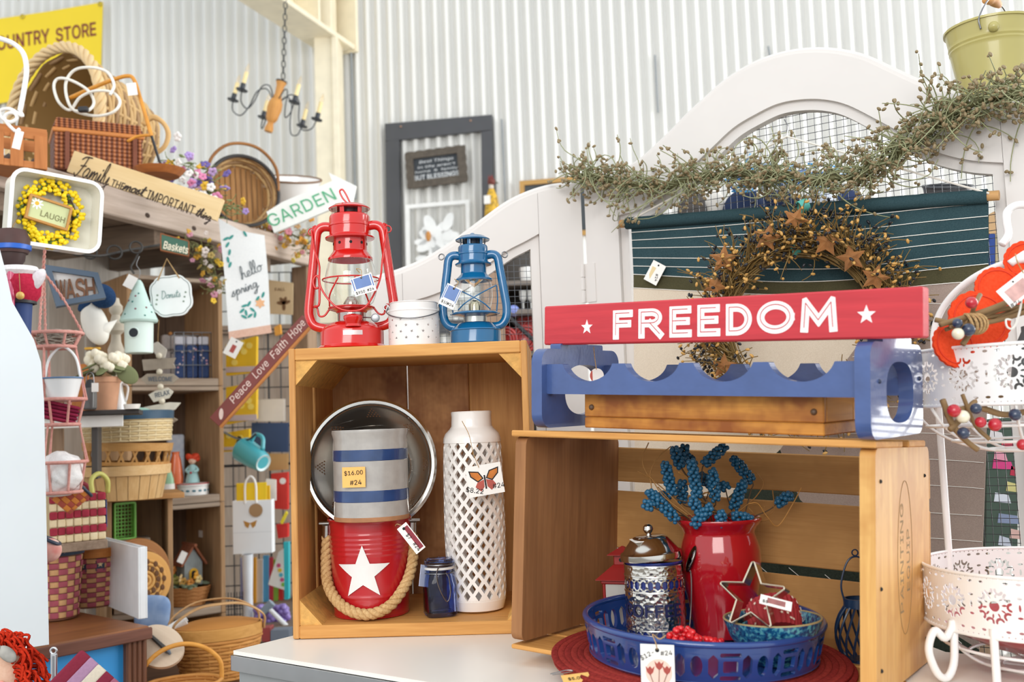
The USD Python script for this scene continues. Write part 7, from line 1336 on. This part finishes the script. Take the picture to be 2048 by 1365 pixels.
pd = thing('paddle_board', 'pale oval wooden paddle board tilted against the floor baskets', 'board', fr(at(318, 1292, 2.45), .25, -.62, .65)); part(pd, 'board', prism(affinity.scale(Point(0, 0).buffer(1, quad_segs=16), .062, .050), .012), wood('e0cdb6', 'c9b298', 'x', .8)); 
br = thing('brush', 'dark handled brush lying across the oval paddle board', 'brush', fr(at(318, 1292, 2.45), .25, -.62, .65) @ fr((-.01, -.006, .006), 0, 0, -.15)); part(br, 'handle', tube([(-.046, 0, .012), (.0, 0, -.002), (.036, 0, -.014)], [.004, .005, .006], 8), paint('3a3836', .5)); part(br, 'ferrule', tube([(.034, 0, -.013), (.046, 0, -.018)], [.007, .003], 8), metal('7d8a98', .4))
bc = thing('blue_cushion', 'small blue and white marbled cloth cushion behind the oval paddle board', 'cushion', fr(at(305, 1228, 2.72), .3, -.2, .1)); g = trimesh.creation.icosphere(4, 1.0); v_ = A(g.vertices); q_ = np.sign(v_)*abs(v_)**.6; part(bc, 'cover', TM(q_*[.045, .014, .048], g.faces), cloth('a9bedb', '6d8cbc', 28), smooth=True)
wr = thing('white_cloth_roll', 'white rolled cloth beside the blue marbled cushion', 'cloth', fr(at(350, 1254, 2.62), .3, 0, -.5)); part(wr, 'roll', tube([(-.03, 0, 0), (.03, 0, 0)], .012, 14), cloth('f2f2f0', 'dcdcda', 200)); part(wr, 'inner_roll', tube([(-.034, 0, 0), (.034, 0, 0)], .006, 12), cloth('e2e2e0', 'cacac8', 200))
# doll, pull, pillow at the bottom left
DOM = fr(at(12, 1345, 1.62)); s = 1.62/2000; t = thing('rag_doll', 'rag doll with red yarn hair and a grey print bow in the bottom left corner', 'doll', DOM); SK = cloth('e8c4ac', 'dcb298', 200)
part(t, 'head', mv(sph(1, (0, 0, 0), 3), (-.012, 0, .0), np.diag([.044, .04, .048])), SK, smooth=True); part(t, 'body', mv(lathe([(0, -.16), (.06, -.16), (.05, -.09), (.032, -.05), (0, -.045)], 28), (-.012, 0, 0)), cloth('e6ded0', 'c8b8a0', 60))
ys = []
for k in range(170):
    a = rnd.uniform(-1.2, 2.5); b_ = rnd.uniform(-.6, .6); e = A([math.cos(a)*math.cos(b_), math.sin(b_)*.9-.1, math.sin(a)*math.cos(b_)]); p = A([-.012, 0, 0])+e*[.044, .04, .048]; ys.append(tube(catm([p*.97, p+e*.014+A([rnd.gauss(0, .004), 0, rnd.gauss(0, .004)]), p+e*.020+A([rnd.gauss(.004, .005), 0, -.006]), p+e*.022+A([rnd.gauss(.006, .006), 0, -.024])], 4), .0022, 5))
part(t, 'yarn_hair', join(ys), cloth('cf3a20', 'a82412', 300), smooth=True, kind='stuff')
for q in (-1, 1): part(t, 'bow_loop', mv(sph(1, (0, 0, 0), 2), (.006+.016*q, -.040, .046-.010*q), R3(0, 0, .7) @ np.diag([.017, .008, .010])), cloth('c8c4bc', '7a7874', 40), smooth=True); part(t, 'eye', sph(.0035, (-.012+.015*q, -.040, .002), 2), INK, smooth=True)
part(t, 'bow_knot', sph(.008, (.006, -.045, .046), 2), cloth('c8c4bc', '7a7874', 40), smooth=True); part(t, 'nose', prism(Polygon([(-.016, -.012), (-.008, -.012), (-.012, -.005)]), .002, -.042), paint('c8402a', .7)); part(t, 'mouth', tube(catm([(-.024, -.037, -.018), (-.012, -.039, -.023), (0, -.037, -.018)], 5), .0012, 5), paint('a83a2a', .7)); part(t, 'cheek', mv(sph(1, (0, 0, 0), 2), (.010, -.036, -.012), np.diag([.008, .003, .007])), paint('e89a88', .8), smooth=True)
zp = thing('metal_pull', 'long pale metal bar with a ring eye hanging before the blue table front', 'pull', fr(at(106, 1300, 1.95))); s = 1.95/2000
part(zp, 'bar', bx(-.006, .007, 0, .005, -.11, -.008), metal('d8dade', .3)); part(zp, 'groove', bx(-.0015, .0025, -.0008, .001, -.10, -.012, .0003), metal('9a9ca2', .4)); part(zp, 'ring_eye', mv(ring(.0058, 0, .0022, 24, 7), (0, .0025, -.003), R3(0, 1.57) @ np.eye(3) if False else A([[1, 0, 0], [0, 0, 1], [0, 1, 0]])), metal('d8dade', .25), smooth=True)
pw = thing('striped_pillow', 'maroon, mauve and cream striped pillow leaning on the blue table front', 'pillow', fr(at(163, 1378, 1.93), .3, -.3, .78)); s = 1.93/2000
for k, c in enumerate(('8e3346', 'b890b0', 'e8dcc8', '8e3346', 'b06a80')):
    x0 = -.05+.02*k; part(pw, 'stripe', rbx(x0-.003, x0+.0235, .0005*k, .03, -.05, .05, .0060, 10), cloth(c, None, 200), smooth=True)
# ============================================================= WIRE RACK BAY BETWEEN CRATES AND COUNTER
Yr = 4.05; s = Yr/2000
RK2 = fr(at(440, 1255, Yr), .12); t = thing('wire_display', 'black wire grid display rack behind the maroon board, hung with goods', 'display rack', RK2); W3, H3 = .34, 1.42
for k in range(8): part(t, 'vertical_wire', tube([(.01+W3*k/7, 0, -.1), (.01+W3*k/7, 0, H3)], .0042 if k in (0, 7, 4) else .0026, 6), BLACKWIRE)
for k in range(19): part(t, 'cross_wire', tube([(.01, .004, .0+H3*k/18), (.01+W3, .004, .0+H3*k/18)], .0024, 6), BLACKWIRE)
for k in range(9): part(t, 'shelf_wire', tube([(.02+k*.04, .004, .64), (.02+k*.04, -.12, .64)], .0024, 5), BLACKWIRE)
part(t, 'shelf_lip', tube([(.01, -.12, .64), (.01+W3, -.12, .64)], .004, 6), BLACKWIRE); part(t, 'rack_foot', bx(0, W3+.02, -.02, .02, -(at(440, 1255, Yr)[2]), -.1), paint('5a4a3e', .8))
bkp = thing('back_cabinet', 'plain brown cabinet panel behind the wire display rack', 'cabinet', fr(at(440, 1255, 4.5)*A([1, 1, 0]), .12)); 
for k in range(6): part(bkp, 'panel_board', bx(-.15+.12*k, -.033+.12*k, 0, .02, 0, 1.70), wood('b7a594', '8e7c6c', 'z', .8, .85))
part(bkp, 'top_rail', bx(-.15, .57, -.02, .04, 1.702, 1.74), wood('a08a78', '786454', 'x'))
BGM = fr(at(450, 900, 4.0))
def pack(name, label, cat, pts, Y, mat, th=.03, extra=None):
    M = fr(at(*pts[0], Y)); t = thing(name, label, cat, M); q = pp(M, pts).buffer(-.002).buffer(.002); part(t, 'package', prism(q, th), mat)
    if extra: extra(t, M, q)
    return t
YP = paint('e8bc1c', .5, .12, 14)
def band(t, M, q): x0, z0, x1, z1 = q.bounds; part(t, 'band', bx(x0, x1, -.003, -.0005, z0+(z1-z0)*.08, z0+(z1-z0)*.22, .0005), paint('c9b8b8', .6)); [part(t, 'print', prism(Point(rnd.uniform(x0+.02, x1-.02), rnd.uniform(z0+(z1-z0)*.3, z1-.02)).buffer(.012, quad_segs=3), .001, -.001), paint('f4dc6a', .6)) for _ in range(6)]
pack('tissue_pack', 'yellow printed package hanging below the spring banner', 'package', [(452, 690), (513, 672), (512, 745), (452, 752)], 3.85, YP, extra=band)
pack('tissue_pack', 'yellow printed package behind the maroon board, below the first', 'package', [(452, 775), (513, 765), (512, 838), (452, 850)], 3.85, YP, extra=band); pack('tissue_pack', 'yellow package low in the rack beside the teal mug', 'package', [(442, 868), (498, 858), (498, 902), (442, 905)], 3.9, YP, extra=band)
pack('kraft_card', 'kraft paper card with a brown leaf print in the wire rack', 'card', [(537, 560), (586, 566), (585, 630), (538, 628)], 3.85, paint('d8bd94', .8), .006, lambda t, M, q: [part(t, 'leaf_print', prism(affinity.translate(affinity.rotate(affinity.scale(Point(0, 0).buffer(1, quad_segs=3), .016, .007), a, origin=(0, 0)), .058+.012*math.cos(math.radians(a)), -.095+.012*math.sin(math.radians(a))), .001, -.001), paint('7d5a3a', .8)) for a in (20, 70, 120, 170, 270)]+[part(t, 'lettering', mv(text('FALL', .012, .0008, width=.04), (.045, -.0008, -.045)), paint('7d5a3a', .8), smooth=False)])
pack('navy_pack', 'navy blue flat package in the wire rack right of the mug', 'package', [(503, 846), (575, 846), (575, 905), (503, 905)], 3.95, paint('2f4468', .6)); pack('cream_pack', 'cream card package above the navy package', 'package', [(508, 800), (568, 798), (568, 843), (508, 843)], 3.95, paint('ded4c8', .7)); pack('tan_pack', 'tan paper package under the navy package', 'package', [(538, 908), (575, 908), (575, 940), (538, 942)], 3.95, paint('c49a62', .7)); pack('red_pack', 'red package with a white dot at the edge of the crate', 'package', [(542, 948), (575, 945), (575, 1020), (545, 1018)], 3.9, paint('d8342c', .5), .03, lambda t, M, q: part(t, 'white_dot', prism(Point(.045, -.03).buffer(.012), .001, -.001), CARD))
pack('amber_string_light', 'small glowing-orange paper lantern shape beside the banner hem', 'ornament', [(548, 655), (560, 648), (562, 668), (550, 672)], 3.8, paint('f0a83a', .4), .02)
zz_ = A([-.74, .52, .42]); zz_ /= np.linalg.norm(zz_); xx_ = A([.35, -.1, .9]); xx_ -= zz_*(xx_ @ zz_); xx_ /= np.linalg.norm(xx_); MGM = np.eye(4); MGM[:3, 0], MGM[:3, 1], MGM[:3, 2], MGM[:3, 3] = xx_, np.cross(zz_, xx_), zz_, at(505, 912, 3.72)
mg = thing('mug', 'turquoise ceramic mug hanging tilted from the wire rack', 'mug', MGM); s = 3.72/2000; TQ = enamel('4fb4c2', .2)
part(mg, 'body', lathe([(0, -34*s), (17*s, -34*s), (19*s, -32*s), (23*s, -10*s), (26*s, 30*s), (25*s, 32*s), (22.5*s, 30*s), (18*s, -28*s), (0, -30*s)], 40), TQ); part(mg, 'foot_ring', lathe([(13*s, -34*s), (17*s, -36*s), (17*s, -34*s)], 36), paint('d8f0f2', .3)); part(mg, 'handle', tube(catm([(24*s, 0, 18*s), (40*s, 0, 14*s), (42*s, 0, -8*s), (22*s, 0, -20*s)], 6), 4.2*s, 9), TQ, smooth=True)
sp_ = at(480, 868, 3.72); th_ = thing('mug_hook', 'bent black wire hook holding the turquoise mug', 'hook'); part(th_, 'hook', tube(catm([at(448, 865, 3.9), at(470, 876, 3.78), at(495, 880, 3.72), at(512, 868, 3.7)], 5), .004, 6), BLACKWIRE)
gbm = fr(at(466, 1110, 3.6), .05); gb = thing('gift_bag', 'white paper gift bag with cord handles and a round kraft tag', 'gift bag', gbm); s = 3.6/2000; (xb, zb) = inplane(gbm, 543, 1000)
WPB = paint('eef2f5', .6, .02); part(gb, 'front', bx(0, xb, 0, .003, 0, zb), WPB); part(gb, 'back', bx(0, xb, .05, .053, 0, zb), WPB); part(gb, 'side', bx(0, .003, .003, .05, 0, zb), WPB); part(gb, 'side', bx(xb-.003, xb, .003, .05, 0, zb), WPB); part(gb, 'fold_line', bx(0, xb, -.0008, 0, zb*.40, zb*.405, .0002), paint('c8ccd0', .7)); part(gb, 'cord_handle', tube(catm([(.045, -.002, zb-.01), (.047, -.002, zb+.06), (.065, 0, zb+.085), (.083, -.002, zb+.06), (.085, -.002, zb-.01)], 6), .004, 7), paint('f4f2ee', .6), smooth=True); part(gb, 'round_tag', mv(cyl(.024, 0, .002, 28), (.083, -.003, zb-.035), R3(0, 1.57)), paint('a8865f', .8)); 
for q in (-1, 1): part(gb, 'butterfly_print', prism(Polygon([(.062, zb-.08), (.062+q*.024, zb-.07), (.062+q*.018, zb-.09), (.062+q*.008, zb-.098)]), .001, -.001), paint('b8843a', .7), smooth=False)
ti = thing('tissue_paper', 'bright yellow tissue paper standing out of the white gift bag', 'paper', gbm @ fr((.012, .010, zb*.6))); part(ti, 'sheet', bx(0, xb*.78, 0, .006, 0, zb*.4+.062), paint('f4cc14', .6)); part(ti, 'sheet', bx(.02, xb*.85, .012, .018, 0, zb*.4+.05), paint('eebf10', .6))
pack('white_card', 'white card slipped behind the yellow tissue paper', 'card', [(532, 958), (552, 960), (552, 1002), (530, 1000)], 3.72, CARD, .006)
for k, (x0, x1, c) in enumerate(((486, 500, '8a5aa8'), (502, 512, 'e8a83a'), (513, 525, 'd8d0c8'), (526, 537, '5aa8d8'), (538, 546, 'c83a4a'), (547, 556, '8ac24a'), (557, 566, 'e03a3a'), (481, 488, '9aa0c8'))):
    pack('ribbon_roll', ('purple','orange','pale grey','sky blue','crimson','lime green','scarlet','lavender')[k]+' striped ribbon strip hanging below the gift bag', 'ribbon', [(x0, 1112+4*(k % 3)), (x1, 1112+4*(k % 3)), (x1, 1208+3*(k % 2)), (x0, 1208)], 3.95+.01*k, paint(c, .35), .012)
pack('floral_bag', 'white gift bag with coloured flowers beside the ribbons', 'gift bag', [(557, 1105), (575, 1092), (572, 1182), (536, 1170)], 3.85, CARD, .02, lambda t, M, q: [part(t, 'flower_print', prism(Point(-.0+.004*k, -.05-.018*k).buffer(.008, quad_segs=3), .001, -.001), paint(c, .6)) for k, c in enumerate(('d85a8a', 'f0c83a', '5ab8d0', 'd85a8a', '8ac24a'))])
pack('teal_roll', 'teal wrapping roll standing at the edge of the upright crate', 'roll', [(567, 1085), (577, 1085), (577, 1200), (569, 1200)], 3.8, paint('2fb8c4', .4)); pack('red_ball_pack', 'bright red package under the red one at the crate edge', 'package', [(552, 1050), (575, 1048), (575, 1075), (556, 1078)], 3.85, paint('e0302c', .4)); pack('yellow_tube', 'yellow tube leaning beside the red packages', 'tube', [(560, 1045), (572, 1022), (575, 1028), (564, 1050)], 3.8, paint('f0dc2a', .4), .012)
bd = thing('bead_garland', 'heap of shiny purple beads at the foot of the ribbons', 'beads', None, kind='stuff'); part(bd, 'beads', join([sph(6.5*3.75/2000*(.8+.3*rnd.random()), at(512+66*rnd.random(), 1214+34*rnd.random(), 3.56+.03*rnd.random()), 2) for _ in range(110)]), enamel('8a74c0', .15), smooth=True, kind='stuff')
vs = thing('white_vase', 'tall slim white vase behind the purple beads', 'vase', fr(at(497, 1252, 3.6))); s = 3.6/2000; part(vs, 'body', lathe([(0, 0), (10*s, 0), (9*s, 60*s), (11*s, 138*s), (8*s, 138*s), (6*s, 60*s), (0, 4*s)], 28), paint('dfe4ea', .4))
wn = thing('wire_bin', 'black wire mesh bin on the floor side of the wire rack', 'bin', fr(at(440, 1255, 3.66), .2)); 
for k in range(12): part(wn, 'wire', tube([(.0+.010*k, 0, 0), (.0+.010*k, 0, .12)], .0018, 5), BLACKWIRE)
for k in range(6): part(wn, 'cross_wire', tube([(0, .002, .02*k), (.11, .002, .02*k)], .0018, 5), BLACKWIRE)
hm_ = thing('steel_hammer', 'pale handled mallet leaning at the foot of the upright crate', 'mallet', fr(at(560, 1240, 3.5), 0, 0, .8)); part(hm_, 'handle', tube([(-.05, 0, 0), (.06, 0, 0)], .008, 10), paint('e8ecf0', .4)); part(hm_, 'head', tube([(-.06, 0, -.022), (-.06, 0, .022)], .014, 12), paint('8fa0b0', .4))
pack('red_box', 'small dark red box low beside the upright crate', 'box', [(522, 1258), (540, 1256), (540, 1285), (524, 1284)], 3.2, paint('a84a4a', .6), .05); pack('grey_box', 'small grey box low beside the upright crate', 'box', [(541, 1262), (578, 1260), (578, 1284), (541, 1286)], 3.2, paint('7d8898', .6), .05)
lw = thing('low_table', 'low wooden table beneath the boxes and the wire bin', 'table', fr(at(430, 1292, 3.2), .1)); part(lw, 'top', bx(0, .30, 0, .9, -.02, 0), wood('8a7868', '665546', 'x')); part(lw, 'leg', bx(.01, .05, .02, .06, -(at(430, 1292, 3.2)[2]), -.02), OLDZ); part(lw, 'leg', bx(.25, .29, .02, .06, -(at(430, 1292, 3.2)[2]), -.02), OLDZ)
# ============================================================= SEEN THROUGH THE GATE
BK1 = fr(at(985, 760, 3.1), .06); s = 3.1/2000; t = thing('dark_hutch', 'dark hutch with open shelves seen through the mesh of the left gate leaf', 'hutch', BK1)
zt2 = at(985, 470, 3.1)[2]-at(985, 760, 3.1)[2]; part(t, 'back', bx(-.02, .27, .24, .26, -1.2, zt2), paint('5a5550', .7)); part(t, 'side', bx(-.02, .045, 0, .24, -1.2, zt2), wood('b89a82', '927662', 'z'))
LV = [at(1045, y, 3.0)[2]-BK1[2, 3] for y in (748, 698, 611, 551)]
for z in LV: part(t, 'shelf', bx(.045, .27, .0, .24, z-.015, z), wood('8a8078', '665e56', 'x'))
part(t, 'side', bx(.27, .285, 0, .26, -1.2, zt2), paint('5a5550', .7))
ZS = lambda k: BK1[2, 3]+LV[k]+.0005
bw_ = thing('white_bowl', 'white ceramic bowl on the dark hutch behind the mesh', 'bowl', fr(on(1058, 3.16, ZS(3)))); part(bw_, 'bowl', lathe([(0, 0), (16*s, 0), (19*s, 12*s), (19*s, 30*s), (17*s, 30*s), (15*s, 6*s), (0, 4*s)], 32), enamel('f0f0ee', .25))
for k, px in enumerate((1047, 1063)):
    gl = thing('glass_goblet', ('glass goblet on the left under the white bowl', 'glass goblet on the right under the white bowl')[k], 'glass', fr(on(px, 3.14, ZS(2)))); part(gl, 'goblet', lathe([(0, 0), (7*s, 0), (2*s, 3*s), (2*s, 16*s), (7*s, 22*s), (8*s, 40*s), (7.4*s, 40*s), (6*s, 22*s), (0, 18*s)], 24), paint('c8c8c4', .15))
for k, (px, py, r) in enumerate(((1062, 640, 34), (1050, 669, 29), (1010, 671, 27))):
    rp = thing('red_plate', ('ribbed red plate standing upright in the hutch, highest', 'ribbed red plate lower right in the hutch', 'ribbed red plate behind the blue lantern in the hutch')[k], 'plate', fr(on(px, 3.20-.03*k, ZS(1)+r*3.1/2000+(.03 if k == 0 else 0)), -.2)); D = A([[1, 0, 0], [0, 0, 1], [0, 1, 0]]); part(rp, 'plate', mv(lathe([(0, .012), (r*s*.4, .010), (r*s*.7, .006), (r*s, 0), (r*s, .003), (0, .015)], 36), (0, 0, 0), D), enamel('d03a3a', .3))
    for j in range(3): part(rp, 'rib', mv(ring(r*s*(.45+.22*j), .006-.002*j, .004, 36, 6), (0, 0, 0), D), enamel('d8504e', .3), smooth=True)
bb_ = thing('blue_ball', 'small periwinkle ball in the hutch behind the lantern', 'ball', fr(at(1027, 622, 3.12))); part(bb_, 'ball', sph(12*s, (0, 0, 0), 3), enamel('8a9ae0', .3), smooth=True); part(bb_, 'seam', ring(12.1*s, 0, .0008, 36, 5), paint('6a78c0', .4))
dp_ = thing('dark_pole', 'dark stick leaning across the red plates in the hutch', 'stick', None); part(dp_, 'pole', tube([at(1015, 632, 3.10), at(1084, 697, 3.10)], .007, 8), BLACK); part(dp_, 'tip', sph(.010, at(1015, 632, 3.10), 2), BLACK)
tg = thing('cord_tangle', 'tangle of pale blue and white cords behind the mesh of the arched gate', 'cords'); 
for k in range(26):
    x0 = 1450+190*rnd.random(); P = [at(x0+i*30*rnd.random()+18*rnd.gauss(0, 1), 385-25*rnd.random()-14*i*rnd.random(), 2.35+.1*rnd.random()) for i in range(5)]
    part(tg, 'cord', tube(catm(P, 6), .0028, 5), paint(('4aa0d8', 'dfe8f0', '2f6ab0', '8ac8e8')[k % 4], .4), smooth=True)
gc = thing('linen_heap', 'heap of navy and white linens behind the gate, just above the quilt', 'linens', fr(at(1560, 440, 2.5))); s = 2.5/2000
for k, (px, w2, c) in enumerate(((1385, 30, '5a5552'), (1425, 34, 'e2dcd4'), (1490, 46, '34405e'), (1560, 50, '2c3650'), (1640, 44, 'dfe2ec'), (1700, 40, '3a4668'))): part(gc, 'fold', mv(sph(1, (0, 0, 0), 3), at(px, 430, 2.5+.05*(k % 2))-at(1560, 440, 2.5), np.diag([w2*s, .04, 52*s])), cloth(c, None, 60), smooth=True)
lt_ = thing('linen_table', 'table behind the gate carrying linens and gift bags', 'table', fr(at(1560, 480, 2.5), -.45)); part(lt_, 'top', bx(-.30, .40, -.1, .35, -.03, 0), OLDY); 
for x in (-.28, .36): part(lt_, 'leg', bx(x, x+.04, .2, .24, -(at(1560, 480, 2.5)[2]), -.03), OLDZ)
dpn = thing('dark_pan', 'dark round pan rim behind the gate above the quilt corner', 'pan', fr(at(1895, 385, 2.1), 0, .3)); s = 2.1/2000; part(dpn, 'pan', lathe([(0, -.02), (40*s, -.02), (48*s, 12*s), (46*s, 12*s), (38*s, -.016), (0, -.016)], 40), paint('5a5c62', .4)); part(dpn, 'rim', ring(47*s, 12*s, .003, 48, 6), paint('4a4c52', .4), smooth=True)
lt2 = thing('pan_stand', 'slim wooden stand behind the gate under the dark pan', 'stand', fr(at(1895, 385, 2.1)*A([1, 1, 0]))); zp2 = at(1895, 385, 2.1)[2]; part(lt2, 'post', bx(-.02, .02, -.02, .02, 0, zp2-.036), OLDZ); part(lt2, 'plate', bx(-.05, .05, -.05, .05, zp2-.036, zp2-.026), OLDY)
Yg = 1.95; s = Yg/2000
for k, (pts, c, lab) in enumerate(([[(1978, 430), (1990, 422), (2002, 450), (2002, 466), (1978, 468)], 'e0b888', 'tan wooden scrap behind the gate mesh above the red hearts'], [[(1979, 468), (1990, 468), (1990, 560), (1979, 560)], '2f4fa0', 'blue strip of cloth behind the gate mesh'], [[(1991, 468), (2003, 468), (2003, 560), (1991, 560)], 'c9b890', 'khaki strip of cloth behind the gate mesh'])): pack('cloth_strip', lab, 'cloth', pts, Yg, paint(c, .6), .01)
pack('christmas_bag', 'dark green gift bag with pink and white print behind the mesh right of the quilt', 'gift bag', [(1975, 840), (2035, 835), (2035, 1095), (1972, 1095)], 1.90, paint('44584c', .6), .03, lambda t, M, q: [part(t, 'print', prism(Polygon([(x*s*.97, -z*s), ((x+a)*s*.97, -(z+6)*s), ((x+a+4)*s*.97, -(z+22)*s), ((x-4)*s*.97, -(z+18)*s)]), .001, -.001), paint(c, .6), smooth=False) for x, z, a, c in ((4, 20, 22, 'e8e4e8'), (26, 40, 26, 'd0405a'), (6, 76, 34, 'e0408a'), (10, 60, 20, 'f0a0b8'), (30, 120, 20, 'd8d08a'), (4, 140, 26, 'dfe6f2'), (8, 180, 36, '8a98b8'), (30, 210, 24, 'e0b8b0'), (40, 90, 12, 'c02a4a'), (6, 222, 18, 'c8d0e0'))])
